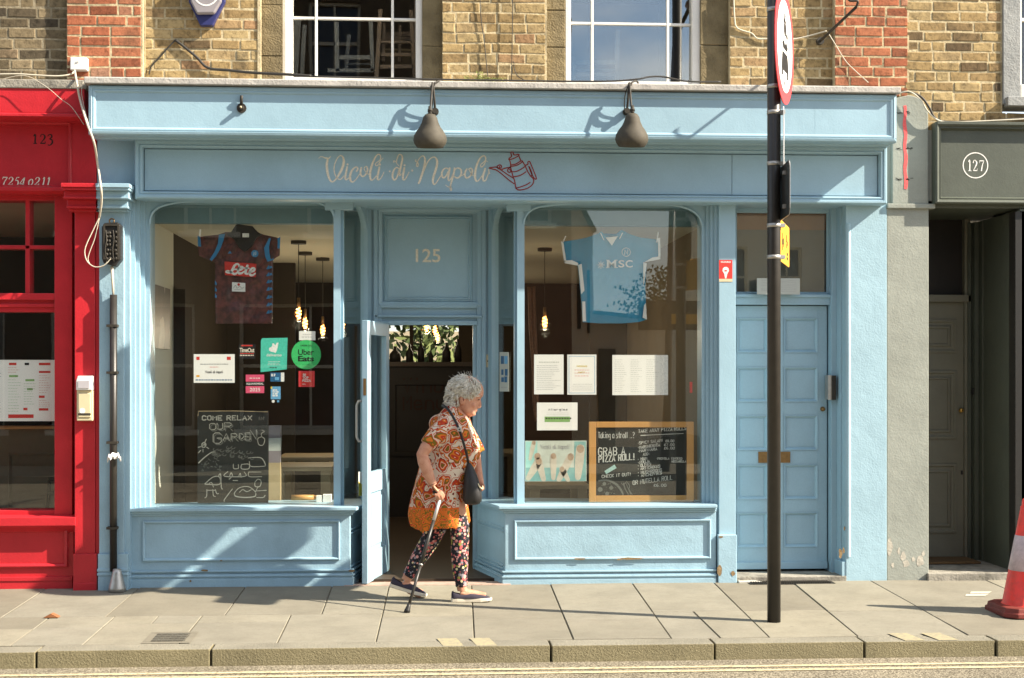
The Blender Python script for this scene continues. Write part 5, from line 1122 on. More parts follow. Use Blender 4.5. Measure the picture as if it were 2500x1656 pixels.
def f(m):
    za, zb = at(620, 932, GI).z, at(620, 943, GI).z; rect(m, a, b, za, d, GI - E, 0); rect(m, a, b, c, zb, GI - E, 0)
    lines(m, a + .03, b - .03, za + .02, d - .02, 1, GI - 2 * E, 1, .006, 1, 1); print_text(m, 'SQUAREMEAL', (a + b) / 2, (za + zb) / 2, .017, GI - E, 1, .02, 0, 1, 0, 1, b - a - .01); print_text(m, '2025', (a + b) / 2, (c + zb) / 2, .028, GI - 2 * E, 1, .01, 0, 1, 0, 1.1, .08)
marks(o, 'print', ['ink_pink', 'ink_white'], f)
o, (a, b, c, d) = card('sticker', (660, 910, 694, 932), GI, 'ink_navy', 'small dark blue sticker with a white end', 'sticker')
marks(o, 'print', ['ink_white', 'ink_sky'], lambda m: (rect(m, b - .026, b, c, d, GI - E, 0), lines(m, a + .006, a + .045, d - .03, d - .008, 2, GI - E, 0, .008, 3, .8), rect(m, a + .035, b - .04, c + .012, c + .035, GI - E, 1)))
o, (a, b, c, d) = card('sticker', (661, 944, 685, 975), GI, 'ink_sky', 'small pale blue sticker with a yellow corner', 'sticker')
def f(m):
    rect(m, a, a + .012, d - .018, d, GI - E, 1); lines(m, a + .014, b - .01, c + .02, d - .02, 4, GI - E, 0, .011, 3, .7)
marks(o, 'print', ['ink_white', 'ink_yellow'], f)
for px, mt, lb in ((667, 'ink_white', 'tiny round white sticker under the pale blue one'), (679, 'ink_sky', 'tiny square blue sticker under the pale blue one')):
    v = at(px, 980, GI); m = MB()
    if mt == 'ink_white': m.prism([(v.x + .0115 * math.cos(k * .524), v.z + .0115 * math.sin(k * .524)) for k in range(12)], GI, GI + .001)
    else: m.box(v.x - .008, v.x + .008, GI, GI + .001, v.z - .008, v.z + .008)
    tag(m.build('sticker', mt), lb, 'sticker')
# papers in the other window
def sheet(box, label, fn, mats, name='notice', mat='paper'):
    o, q = card(name, box, GI, mat, label, 'notice'); marks(o, 'print', mats, lambda m: fn(m, *q))
sheet((1304, 866, 1376, 963), 'plain white typed sheet nearest the mullion', lambda m, a, b, c, d: (lines(m, a + .03, b - .03, d - .07, d - .05, 1, GI - E, 1, .007, 3, .9, True), lines(m, a + .02, b - .02, c + .03, d - .08, 14, GI - E, 0, .003, 5, .6)), ['ink_grey', 'paper_dim'])
sheet((1385, 866, 1456, 964), 'white sheet with a blue border and yellow words', lambda m, a, b, c, d: (m.frame(a + .012, b - .012, c + .012, d - .012, [(0, GI - E), (.003, GI - E)], 0), print_text(m, 'WEDDINGS', (a + b) / 2, d - .092, .013, GI - E, 1, .02, 0, 1, 0, 1, .085), print_text(m, 'PARTY', (a + b) / 2, d - .140, .013, GI - E, 1, .02), lines(m, a + .04, b - .04, d - .18, d - .11, 3, GI - E, 2, .003, 3, .7, True), lines(m, a + .03, b - .02, c + .03, c + .09, 4, GI - E, 3, .003, 8, .8, True)), ['ink_sky', 'ink_yellow', 'ink_coral', 'ink_grey'])
sheet((1495, 867, 1631, 965), 'wide double sheet of small print with a folded edge', lambda m, a, b, c, d: (rect(m, b - .065, b - .0005, c, d, GI - E, 1), [lines(m, a + .02 + .125 * k, a + .12 + .125 * k, c + .02, d - .03, 16, GI - E, 0, .0025, 3 + k, .5) for k in range(3)]), ['paper_dim', 'ink_white'])
sheet((1311, 983, 1410, 1051), 'white allergy notice with a green picture band', lambda m, a, b, c, d: (rect(m, a + .06, b - .06, c + .065, c + .108, GI - E, 0), scribe(m, 'Allergies', a + .09, b - .08, d - .062, d - .048, GI - E, .003, 1, .05), lines(m, a + .07, b - .06, c + .115, d - .075, 2, GI - E, 2, .002, 4, .9, True), [m.disc(a + .075 + .021 * k, c + .094, .007, GI - 2 * E, 1, 8) for k in range(10)]), ['ink_green', 'ink_black', 'ink_grey'])
# photograph of rolls
def photo():
    o, (a, b, c, d) = card('poster', (1282, 1076, 1432, 1176), GI, plain('poster_pale', (.52, .56, .48), .6, 0, .25, 14), 'glossy photo poster of rolled flatbreads on turquoise', 'poster')
    mats = [plain('poster_turquoise', (.22, .42, .39), .5, 0, .35, 22), plain('poster_cream', (.56, .50, .40), .5, 0, .25, 25), plain('poster_crust', (.40, .29, .20), .5, 0, .5, 40), plain('poster_mint', (.34, .58, .52), .5, 0, .2, 16), 'ink_grey']
    def f(m):
        w, h = b - a, d - c; X = lambda u: a + u * w; Zz = lambda v: c + v * h
        rect(m, X(.01), X(.99), Zz(.01), Zz(.34), GI - E, 0); rect(m, X(.01), X(.20), Zz(.34), Zz(.98), GI - E, 3); rect(m, X(.80), X(.99), Zz(.34), Zz(.98), GI - E, 0)
        for u, v, du, dv, wd in ((.05, .08, .22, .5, .12), (.30, .05, .20, .62, .11), (.46, .08, .46, .62, .10), (.55, .05, .74, .6, .12), (.86, .1, .90, .80, .14), (.08, .55, .14, .95, .07), (.70, .03, .60, .3, .09)):
            m.ribbon([(X(u), Zz(v), wd * w * .7), (X((u + du) / 2), Zz((v + dv) / 2), wd * w), (X(du), Zz(dv), wd * w * 1.05)], GI - 2 * E, 1); m.disc(X(du), Zz(dv), wd * w * .42, GI - 3 * E, 2, 12, wd * w * .5)
        scribe(m, 'Vicoli di Napoli', X(.25), X(.72), Zz(.80), Zz(.90), GI - 2 * E, .004, 4, .05)
    marks(o, 'print', mats, f)
photo()
v = at(1687, 946, GI); m = MB(); m.box(v.x - .011, v.x + .011, GI, GI + .001, v.z - .043, v.z + .043); tag(m.build('sticker', 'ink_red'), 'narrow dark red sticker beside the framed board', 'sticker')
# strip on the splayed lobby glass
def splay(px0, px1, y0, y1, mat, label, fn=None, mats=None, L=True):
    fa, bk = (Vector((XX(1262, .14), .14, 0)), Vector((.545, .70, 0))) if not L else (Vector((XX(832, .14), .14, 0)), Vector((-.465, .70, 0)))
    def on(px, py):
        xc = (px - 1250) / FOC; dx, dy = CT * xc + ST, -ST * xc + CT; e = bk - fa
        t = ((fa.x) * e.y - (fa.y + DIST) * e.x) / (dx * e.y - dy * e.x); return Vector((dx * t, -DIST + dy * t, EYE + (HORIZ - py) / FOC * t))
    q = [on(px0, y1), on(px1, y1), on(px1, y0), on(px0, y0)]; e = (bk - fa).normalized(); n = Vector((e.y, -e.x, 0)) * (1 if L else -1) * .005
    q = [p + n for p in q]; m = MB(); m.loft([q, [p - n * .3 for p in q]]); o = m.build('sticker', mat)
    if fn: mm = MB(); fn(mm, q, n); mm.build('print', mats, o, fix=False)
    return tag(o, label, 'sticker')
def f(m, q, n):
    P = lambda u, v: q[0] * (1 - u) * (1 - v) + q[1] * u * (1 - v) + q[2] * u * v + q[3] * (1 - u) * v + n * .15
    for u0, u1, v0, v1, k in ((.15, .5, .70, .90, 0), (.55, .9, .70, .90, 1), (.2, .45, .42, .56, 0), (.6, .9, .40, .57, 0), (.2, .5, .24, .36, 0), (.55, .85, .23, .38, 0), (.15, .85, .09, .11, 2)): m.add([P(u0, v0), P(u1, v0), P(u1, v1), P(u0, v1)], [(0, 1, 2, 3)], k)
splay(1221, 1243, 860, 956, 'paper_dim', 'pale strip notice with black symbols on the lobby glass', f, ['ink_navy', 'ink_sky', 'ink_grey'], False)
splay(874, 888, 1152, 1212, 'sign_white', 'white and yellow sticker low on the lobby glass', lambda m, q, n: m.add([q[0] * .4 + q[3] * .6 + n * .15, q[1] * .6 + q[2] * .4 + n * .15, q[1] * .95 + q[2] * .05 + n * .15, q[0] + n * .15], [(0, 1, 2, 3)], 0), ['ink_yellow'], True)
o, (a, b, c, d) = card('sticker', (1755.5, 635, 1788, 688), -.002, 'ink_coral', 'red GUARD warning sticker on the narrow blue pilaster', 'sticker', .001)
def f(m):
    Y = -.003; print_text(m, 'GUARD', (a + b) / 2, d - .016, .013, Y, 0, .03, 0, 1, 0, 1, .08); rect(m, a, b, c, c + .022, Y, 2)
    m.prism([((a + b) / 2 + x, c + z) for x, z in ((-.022, .105), (-.026, .085), (-.012, .06), (-.005, .025), (.005, .025), (.012, .06), (.026, .085), (.022, .105), (.008, .115), (-.008, .115))], Y, Y + .0008, 0); m.disc((a + b) / 2, c + .085, .011, Y - .0005, 1, 12, .006)
marks(o, 'print', ['ink_white', 'ink_red', 'plastic_c'], f)
o, (a, b, c, d) = card('notice', (1848, 680, 1953, 719), .164, 'paper_dim', 'pencilled paper notice at the foot of the fanlight', 'notice')
def f(m):
    rn = random.Random(6)
    for i in range(7): m.ribbon(cr([(a + .03 + (b - a - .06) * k / 6, d - .02 - i * .014 + rn.uniform(-.006, .006), .002) for k in range(7)], 3), .1634, 0, False)
marks(o, 'print', ['ink_grey'], f)
# menu in the red shop window
o, (a, b, c, d) = card('menu', (-150, 879, 134, 1029), .168, 'paper', 'large pale menu poster in the red shop window', 'menu')
def f(m):
    Y = .168 - E; X = lambda p: at(p, 900, Y).x; z = lambda p: at(50, p, Y).z
    for x0, x1, y0, y1, k in ((22, 40, 886, 892, 0), (95, 123, 886, 892, 0), (95, 123, 906, 911, 0), (95, 109, 966, 972, 0), (95, 118, 997, 1003, 0), (57, 67, 996, 1002, 0), (20, 82, 1012, 1021, 0), (22, 44, 916, 921, 1), (62, 84, 926, 931, 1), (66, 80, 948, 953, 1), (60, 71, 886, 892, 2), (-70, -40, 886, 892, 0), (-70, -30, 930, 936, 1)): rect(m, X(x0), X(x1), z(y1), z(y0), Y, k)
    for x0, x1, y0, y1, k, n in ((20, 50, 895, 912, 4, 3), (20, 52, 924, 1008, 5, 12), (58, 88, 934, 990, 5, 9), (95, 124, 914, 962, 4, 8), (95, 124, 976, 994, 4, 4), (-70, 8, 900, 1010, 3, 14)): lines(m, X(x0), X(x1), z(y1), z(y0), n, Y, k, .004, x0 + y0, .6)
marks(o, 'print', ['ink_red', 'ink_green', 'ink_black', 'ink_grey', ink('faint_red', (.70, .42, .38)), ink('faint_green', (.50, .64, .46))], f)

# ---- framed chalk board
def framed_board():
    Yb = .17; o0 = at(1440, 1226, Yb); t = thing('chalk_board', (at(1565, 1226, Yb).x, Yb, o0.z), 'black chalk board in a wooden frame reading grab a pizza roll', 'chalk board')
    z = lambda y: at(1566, y, Yb).z; x = lambda p: XX(p, Yb)
    m = MB(); m.box(x(1448), x(1684), Yb + .012, Yb + .02, z(1214), z(1038)); m.build('board', 'chalkboard', t)
    m = MB()
    for p0, p1, y0, y1 in ((1438, 1455, 1030, 1226), (1677, 1694, 1030, 1226)): m.box(x(p0), x(p1), Yb, Yb + .025, z(y1), z(y0))
    m.box(x(1455) + .001, x(1677) - .001, Yb + .001, Yb + .024, z(1044), z(1030)); m.box(x(1455) + .001, x(1677) - .001, Yb + .001, Yb + .024, z(1226), z(1210)); m.build('frame', 'oak', t, bevel=.003)
    m = MB(); Y = Yb + .0113; s = 7.467
    def S(txt, x0, x1, yb, yt, w, k=0, wob=.10, slope=0.0):
        w *= .78 if w > 18 else .62
        a, b = at(1430 + x0 / s, 1020 + yb / s, Y), at(1430 + x1 / s, 1020 + yt / s, Y); scribe(m, txt, a.x, b.x, a.z, b.z, Y, w / s / 310, k, wob, slope)
    S('Taking a stroll ..?', 230, 885, 370, 265, 17); S('GRAB A', 235, 715, 690, 550, 24, 0, .06, .03); S('PIZZA ROLL!', 240, 890, 815, 705, 25, 0, .05, .08); S('CHECK IT OUT!', 295, 820, 1100, 1045, 13, 0, .08, .08)
    S('TAKE AWAY PIZZA ROLLS', 960, 1830, 275, 215, 17, 0, .08, .06); S('DAILY UNTIL 7PM', 1130, 1700, 380, 325, 11, 1, .1, .1)
    for tx, a, b, y, w in (('*SPICY SALAMI', 950, 1400, 490, 13), ('*MARGHERITA', 950, 1350, 570, 15), ('*MARINARA', 950, 1300, 635, 15), ('ADD:', 1045, 1160, 695, 14), ('* HAM', 950, 1115, 785, 15), ('*NDUJA', 950, 1165, 845, 15), ('* OLIVES', 950, 1190, 905, 15), ('* ARTICHOKES', 950, 1355, 960, 15), ('* MUSHROOMS', 950, 1385, 1030, 15), ('* ANCHOVIES', 950, 1385, 1085, 15)): S(tx, a, b, y, y - 50, w, 0, .1, .12)
    S('$8.00', 1455, 1610, 445, 405, 12); S('$7.00', 1430, 1615, 510, 475, 12); S('$6.00', 1430, 1620, 575, 535, 12); S('-PROVOLA (SMOKED', 1290, 1760, 765, 725, 12); S('MOZZARELLA)', 1570, 1855, 815, 780, 15); S('OR NUTELLA ROLL', 860, 1575, 1225, 1145, 15, 0, .08, .13); S('$6.00', 1240, 1465, 1255, 1210, 13)
    strokes(m, 1430, 1020, s, [[(1005, 325, 16), (1400, 305, 12), (1780, 290, 8)]], Y)
    C = [[(240, 1150, 26), (380, 1140, 30), (520, 1190, 40), (600, 1260, 40), (650, 1330, 36), (680, 1400, 30)], [(690, 1200, 26), (720, 1300, 18), (780, 1400, 16)], [(740, 1160, 12), (800, 1240, 14), (790, 1310, 14), (850, 1405, 14)], [(725, 1180, 10), (780, 1300, 12), (820, 1400, 12)], [(650, 1190, 12), (680, 1230, 14), (720, 1190, 12)]]
    strokes(m, 1430, 1020, s, C, Y, 1)
    for a, b, r in ((340, 1205, 34), (262, 1310, 45), (465, 1280, 36), (390, 1385, 38)): v = at(1430 + a / s, 1020 + b / s, Y); m.disc(v.x, v.z, r / s / 311, Y, 1, 12)
    rr = random.Random(3)
    for i in range(16): a, b = rr.uniform(200, 560), rr.uniform(1190, 1390); strokes(m, 1430, 1020, s, [[(a, b, 9), (a + rr.uniform(-25, 25), b + rr.uniform(-20, 20), 9)]], Y, 1)
    m.build('chalk_writing', ['chalk', 'chalk_dim'], t, fix=False)
    v = at(1491, 1146, Y); m = MB(); d = Vector((.9, 0, .55)).normalized(); n = Vector((-d.z, 0, d.x)); c = Vector((v.x, Y, v.z)); q = [c + d * a + n * b for a, b in ((-.05, -.014), (.045, -.016), (.045, .016), (-.05, .014))]; m.add(q, [(0, 1, 2, 3)]); m.build('chalk_roll', ink('teal_chalk', (.34, .52, .48), .9), t, fix=False)
framed_board()
def garden_board():
    Yb = .20; t = thing('chalk_board', (at(568, 1228, Yb).x, Yb, at(568, 1228, Yb).z), 'frameless black chalk board reading come relax in our garden', 'chalk board')
    z = lambda y: at(568, y, Yb).z; x = lambda p: XX(p, Yb)
    m = MB(); m.box(x(482), x(655), Yb, Yb + .012, z(1228), z(1003)); m.build('board', 'chalkboard', t, bevel=.004)
    m = MB(); Y = Yb - .0008; s = 6.27
    m.ribbon([(x(483), z(1016), .004), (x(483) + .006, z(1004), .004), (x(570), z(1003.5), .004), (x(654), z(1006), .004)], Y, 2, False)
    def S(txt, x0, x1, yb, yt, w, k=0, wob=.08, slope=0.0):
        a, b = at(470 + x0 / s, 990 + yb / s, Y), at(470 + x1 / s, 990 + yt / s, Y); scribe(m, txt, a.x, b.x, a.z, b.z, Y, w / s / 309, k, wob, slope)
    S('COME RELAX', 150, 905, 225, 160, 16); S('IN', 1010, 1090, 220, 180, 12, 1)
    def bub(ch, x0, x1, yb, yt, w=13):     # outlined letter: a double stroke
        for dx, dy in ((-9, -9), (11, 11)): S(ch, x0 + dx, x1 + dx, yb + dy, yt + dy, w, 0 if dx < 0 else 1, .0)
    for ch, a, b, c, d in (('O', 270, 365, 380, 285), ('U', 385, 470, 375, 285), ('R', 495, 605, 380, 275), ('G', 325, 450, 590, 430), ('A', 480, 570, 545, 440), ('R', 600, 690, 540, 440), ('D', 725, 790, 525, 440), ('E', 815, 880, 540, 430), ('N', 890, 985, 530, 385)): bub(ch, a, b, c, d)
    C = [[(150, 640, 14), (145, 590, 16), (180, 570, 16), (205, 600, 16), (185, 640, 14), (150, 640, 14)], [(165, 610, 14), (185, 590, 14), (190, 615, 12)], [(190, 560, 12), (210, 520, 14)], [(130, 632, 12), (90, 640, 14)], [(215, 640, 12), (245, 660, 14)], [(125, 690, 12), (90, 725, 14)], [(160, 670, 10), (160, 715, 10)],
         [(95, 880, 20), (180, 800, 16), (290, 720, 14), (350, 715, 12)], [(1060, 480, 10), (1000, 510, 12), (1015, 600, 12), (1080, 605, 12), (1105, 520, 12), (1060, 480, 10)], [(1060, 480, 8), (1055, 430, 10), (1100, 400, 10), (1060, 380, 8)],
         [(625, 900, 12), (630, 965, 12), (700, 965, 12), (700, 905, 10)], [(750, 905, 14), (750, 970, 14), (860, 970, 14), (860, 900, 12), (750, 905, 12)], [(850, 805, 10), (1040, 800, 14), (1110, 890, 14), (1110, 930, 10)], [(870, 860, 12), (900, 935, 12), (1110, 930, 10)],
         [(540, 1015, 12), (490, 1085, 14), (805, 1085, 14), (790, 1020, 10)], [(860, 1020, 12), (870, 1090, 12), (1060, 1090, 10)], [(860, 1020, 12), (1050, 1020, 10)], [(570, 1080, 12), (590, 1030, 14), (610, 1080, 14), (560, 1130, 14)], [(710, 1080, 12), (730, 1040, 14), (745, 1100, 14)], [(620, 1150, 12), (690, 1150, 12)],
         [(190, 1200, 14), (310, 1100, 14), (410, 1095, 14), (410, 1210, 14), (190, 1205, 14)], [(395, 1090, 14), (430, 1050, 14), (440, 1250, 14), (460, 1280, 12)], [(220, 1290, 14), (215, 1390, 14), (190, 1415, 14)], [(310, 1290, 14), (320, 1380, 14), (350, 1395, 12)], [(220, 1300, 12), (350, 1300, 12)], [(350, 1290, 12), (370, 1350, 12), (400, 1350, 12)], [(250, 1200, 10), (290, 1180, 12), (320, 1250, 12)],
         [(610, 1280, 12), (490, 1440, 14), (490, 1470, 14)], [(640, 1340, 14), (660, 1390, 16), (800, 1410, 16), (950, 1395, 16), (970, 1350, 14)], [(640, 1340, 12), (720, 1260, 12), (860, 1245, 12), (960, 1320, 12)], [(720, 1330, 10), (770, 1290, 12), (830, 1320, 12), (900, 1290, 10)], [(955, 1180, 10), (960, 1240, 14), (1030, 1240, 14), (1050, 1160, 10), (1000, 1130, 10), (955, 1180, 10)], [(1000, 1250, 10), (960, 1330, 10)], [(980, 1310, 10), (1130, 1300, 12)], [(980, 1410, 10), (1080, 1410, 12), (1110, 1380, 16)]]
    strokes(m, 470, 990, s, C, Y, 0, None, 4)
    rr = random.Random(12)
    for i in range(34):
        a, b = rr.uniform(320, 920), rr.uniform(640, 760) + (60 if rr.random() < .3 else 0); q = rr.uniform(14, 34)
        strokes(m, 470, 990, s, [[(a + q * math.cos(e), b + q * .7 * math.sin(e), 8) for e in (0, 1, 2, 3, 4.2)]], Y, 1, None, 3)
    for i in range(20):
        a, b = rr.uniform(130, 440), rr.uniform(800, 1010); strokes(m, 470, 990, s, [[(a, b, 9), (a + rr.uniform(-30, 30), b + rr.uniform(-20, 35), 8), (a + rr.uniform(-30, 30), b + rr.uniform(-10, 40), 8)]], Y, 1, None, 3)
    m.build('chalk_writing', ['chalk_soft', 'chalk_dim', 'table_wood'], t, fix=False)
garden_board()

# ---- football shirts hung behind the glass
def cloth(mb, rows, Y, ncol, disp, m=0, back=.012):
    """rows = [(py, px_left, px_right)] from the top down; a sheet with folds and a second skin behind it"""
    fr = []
    for i, (y, a, b) in enumerate(rows):
        fr.append([at(a + (b - a) * k / ncol, y, Y) for k in range(ncol + 1)])
    g = []
    for r in fr: g.append([p + Vector((0, disp(p.x, p.z), 0)) for p in r])
    n = ncol + 1; vs = [p for r in g for p in r] + [p + Vector((0, back, 0)) for r in g for p in r]; N = n * len(g); fs = []
    for i in range(len(g) - 1):
        for k in range(ncol): q = i * n + k; fs.append((q, q + 1, q + 1 + n, q + n)); fs.append((N + q, N + q + n, N + q + 1 + n, N + q + 1))
    for i in range(len(g) - 1):
        q = i * n; fs.append((q, q + n, N + q + n, N + q)); q += ncol; fs.append((q, N + q, N + q + n, q + n))
    for k in range(ncol): fs.append((k, N + k, N + k + 1, k + 1)); q = (len(g) - 1) * n + k; fs.append((q, q + 1, N + q + 1, N + q))
    mb.add(vs, fs, m)
def interp_rows(pts, n):
    out = []
    for i in range(n + 1):
        y = pts[0][0] + (pts[-1][0] - pts[0][0]) * i / n
        for p, q in zip(pts[:-1], pts[1:]):
            if p[0] <= y <= q[0] + 1e-6:
                t = (y - p[0]) / max(q[0] - p[0], 1e-6); out.append((y, p[1] + (q[1] - p[1]) * t, p[2] + (q[2] - p[2]) * t)); break
    return out
def fold(seed, amp):
    return lambda x, z: amp * (noise.noise(Vector((x * 7 + seed, z * 3.5, seed))) + .6 * noise.noise(Vector((x * 16 - z * 9, z * 12, seed + 5))))
def maroon():
    ox, oy, s = 470, 530, 5.808; q = lambda x, y: (ox + x / s, oy + y / s)
    Y = .40; t = thing('football_shirt', tuple(at(590, 640, Y)), 'maroon football shirt with a red Lete panel hung in the window', 'shirt')
    n = NT('maroon_satin'); k = n.noise(14, 5, .7); x = n.mix((.15, .045, .038), (.055, .022, .02), n.ramp(k, [(.4, 0), (.6, 1)])); n.col(x); n.bump(n.noise(30, 4), .25, .02); mt = n.set(.36, 0, .5)
    rows = interp_rows([(a / s + oy, b / s + ox, c / s + ox) for a, b, c in ((215, 470, 930), (245, 380, 985), (262, 330, 1060), (275, 90, 1120), (300, 78, 1240), (420, 76, 1240), (545, 88, 1236), (575, 150, 1190), (600, 205, 1150), (618, 260, 1140), (640, 318, 1140), (900, 320, 1140), (1200, 322, 1138), (1512, 325, 1128))], 70)
    m = MB(); D = fold(3, .016); cloth(m, rows, Y, 30, D); m.build('body', mt, t, smooth=True)
    m = MB(); F = Y - .024
    PX = lambda L: [(at(*q(*p), F).x, at(*q(*p), F).z) for p in L]
    m.prism(PX([(470, 240), (545, 215), (610, 112), (640, 103), (850, 127), (885, 170), (930, 215), (985, 250), (900, 300), (840, 420), (740, 500), (660, 440), (590, 320)]), F, F + .03); m.build('collar', 'black', t, bevel=.006)
    m = MB()
    for L in ([(375, 250), (460, 238), (440, 330), (400, 440), (330, 560), (270, 625), (245, 600), (310, 500), (360, 380)], [(1085, 300), (1110, 305), (1085, 420), (1090, 520), (1110, 600), (1150, 585), (1145, 610), (1065, 635), (1030, 560), (1015, 440)], [(72, 268), (110, 275), (120, 422), (78, 415)], [(1208, 300), (1246, 280), (1236, 450), (1205, 445)]): m.prism(PX(L), F - .002, F + .004)
    for y, w in ((690, 1), (790, 1), (890, 1), (995, 1), (1110, 1), (1215, 1), (1320, 1)):
        for L in ([(1045, y + 50), (1075, y), (1090, y), (1080, y + 50)], [(1085, y + 50), (1098, y + 10), (1120, y + 5), (1138, y + 40), (1120, y + 30)]): m.prism(PX([(a + (1320 - y) * -.0, b) for a, b in L]), F - .002, F + .004)
    for y in (900, 990, 1080): m.prism(PX([(318, y + 60), (318, y), (345, y + 40), (340, y + 70)]), F - .002, F + .004)
    c = at(*q(885, 520), F); m.disc(c.x, c.z, 50 / s / 303, F - .003, 0, 20); m.prism(PX([(500, 520), (530, 480), (555, 515)]), F - .002, F + .003); m.build('blue_trim', plain('shirt_blue', (.035, .20, .40), .5, 0, .2, 30), t, fix=False)
    m = MB(); m.prism(PX([(455, 632), (905, 665), (895, 855), (460, 825)]), F - .003, F + .004); m.build('sponsor_panel', 'ink_red', t)
    m = MB(); F2 = F - .0042
    strokes(m, ox, oy, s, [[(585, 745, 16), (640, 738, 22), (662, 698, 26), (638, 666, 26), (597, 688, 32), (572, 740, 38), (545, 778, 36), (500, 788, 28), (472, 776, 18), (498, 762, 18), (550, 785, 28), (598, 810, 32), (632, 790, 20)], [(645, 760, 26), (700, 740, 30), (710, 712, 28), (675, 710, 28), (645, 750, 34), (655, 795, 34), (690, 800, 28), (730, 775, 20)], [(780, 690, 34), (755, 760, 36), (755, 800, 34), (785, 805, 24), (815, 780, 18)], [(725, 722, 20), (800, 728, 20)], [(810, 785, 26), (865, 765, 30), (880, 735, 28), (845, 728, 28), (812, 775, 34), (820, 820, 34), (855, 825, 28), (890, 800, 20)]], F2, 0)
    c = at(*q(885, 520), F); m.ribbon([(c.x - .008, c.z - .014, .004), (c.x - .008, c.z + .012, .005), (c.x + .008, c.z - .012, .005), (c.x + .008, c.z + .014, .004)], F - .0038); rect(m, *sorted((at(*q(708, 240), F).x, at(*q(800, 240), F).x)), at(*q(750, 288), F).z, at(*q(750, 232), F).z, F - .001); m.build('sponsor_lettering', 'ink_white', t, fix=False)
    m = MB(); m.prism(PX([(562, 925), (748, 938), (748, 1062), (560, 1055)]), F - .003, F + .003); F3 = F - .0042; m2 = m; m.build('white_patch', 'paper', t)
    m = MB(); strokes(m, ox, oy, s, [[(580, 1010, 7), (610, 970, 8), (630, 1010, 7), (670, 985, 7), (700, 1010, 7), (735, 990, 6)], [(590, 1030, 5), (660, 1028, 5), (720, 1020, 5)]], F3, 0); c = at(*q(655, 958), F3); m.disc(c.x, c.z, .011, F3, 1, 10); m.build('patch_print', ['ink_grey', 'ink_red'], t, fix=False)
    m = MB(); m.beam(at(*q(100, 290), F), at(*q(112, 175), F), .012, .004); m.beam(at(*q(1225, 300), F), at(*q(1235, 275), F), .010, .004); m.build('tape', 'paper', t)
    m = MB()
    for a, b in (((610, 112), (600, -60)), ((850, 127), (860, -60))): m.tube([at(*q(*a), Y), at(*q(*b), Y)], .001, 4)
    m.build('hanging_thread', 'cable_w', t)
maroon()
def skyblue():
    ox, oy, s = 1360, 540, 5.6; q = lambda x, y: (ox + x / s, oy + y / s)
    Y = .36; t = thing('football_shirt', tuple(at(1495, 660, Y)), 'sky blue football shirt with white trim reading MSC', 'shirt')
    n = NT('blue_shirt_cloth'); k = n.noise(9, 4); n.col(n.mix((.04, .255, .42), (.055, .30, .47), k)); n.bump(n.noise(18, 3), .2, .02); mt = n.set(.55, 0, .3)
    rows = interp_rows([(a / s + oy, b / s + ox, c / s + ox) for a, b, c in ((170, 560, 985), (200, 480, 1060), (232, 380, 1180), (250, 280, 1405), (282, 62, 1405), (400, 80, 1410), (515, 95, 1413), (560, 105, 1190), (575, 150, 1215), (600, 270, 1222), (640, 290, 1222), (900, 312, 1205), (1120, 335, 1215), (1350, 350, 1228), (1385, 352, 1100), (1400, 600, 900))], 66)
    m = MB(); cloth(m, rows, Y, 30, fold(8, .014)); m.build('body', mt, t, smooth=True)
    F = Y - .022; PX = lambda L: [(at(*q(*p), F).x, at(*q(*p), F).z) for p in L]
    m = MB()
    for L in ([(560, 175), (600, 138), (650, 180), (720, 205), (790, 190), (880, 118), (985, 172), (880, 215), (825, 215), (750, 200), (665, 225), (640, 265)],): m.prism(PX(L), F, F + .02)
    m.build('collar', mt, t, bevel=.004)
    m = MB()
    for L in ([(665, 225), (830, 208), (750, 335)], [(590, 165), (600, 160), (645, 262), (635, 262)], [(890, 160), (902, 165), (860, 245), (850, 240)], [(55, 275), (85, 290), (125, 540), (100, 575)], [(95, 540), (200, 535), (290, 575), (285, 608), (100, 575)], [(1380, 235), (1410, 230), (1415, 510), (1385, 480)], [(1300, 500), (1415, 480), (1415, 520), (1190, 565)], [(290, 600), (335, 585), (375, 950), (330, 1000)], [(1180, 565), (1225, 580), (1200, 800), (1180, 890)], [(345, 1100), (385, 1100), (395, 1370), (352, 1370)], [(1190, 1150), (1215, 1120), (1228, 1345), (1170, 1320)]): m.prism(PX(L), F - .002, F + .004)
    m.build('white_trim', 'paper', t)
    m = MB(); c = at(*q(945, 425), F); r = .034; m.ribbon([(c.x + r * math.cos(a), c.z + r * math.sin(a), .005) for a in [2 * math.pi * k / 20 for k in range(21)]], F - .001, 0, False)
    m.ribbon([(c.x - .012, c.z - .018, .007), (c.x - .012, c.z + .018, .007), (c.x + .012, c.z - .018, .007), (c.x + .012, c.z + .018, .007)], F - .001)
    for ch, cx, w in (('M', 745, 125), ('S', 880, 80), ('C', 985, 100)):
        a = at(*q(cx, 585), F); print_text(m, ch, a.x, a.z, 100 / s / 304, F - .001, 0, .018, 0, 1, 0, 1, w / s / 304)
    for dx, dy, L_ in ((690, 535, 50), (690, 636, 55), (800, 636, 55), (800, 535, 50)): strokes(m, ox, oy, s, [[(dx - L_ / 2 + 10, dy, 9), (dx + L_ / 2, dy, 9)]], F - .001)
    for k in range(8): e = k * math.pi / 4; strokes(m, ox, oy, s, [[(600, 600, 16), (600 + 50 * math.cos(e), 600 + 55 * math.sin(e), 5)]], F - .001)
    m.build('sponsor_lettering', 'ink_white', t, fix=False)
    m = MB(); m.beam(at(*q(85, 285), F), at(*q(118, 205), F), .008, .004); m.beam(at(*q(1365, 290), F), at(*q(1385, 150), F), .010, .004); m.build('tape', 'paper', t)
    m = MB()
    for a, b in (((610, 150), (600, -160)), ((880, 125), (880, -160))): m.tube([at(*q(*a), Y), at(*q(*b), Y)], .001, 4)
    m.build('hanging_thread', 'cable_w', t)
skyblue()
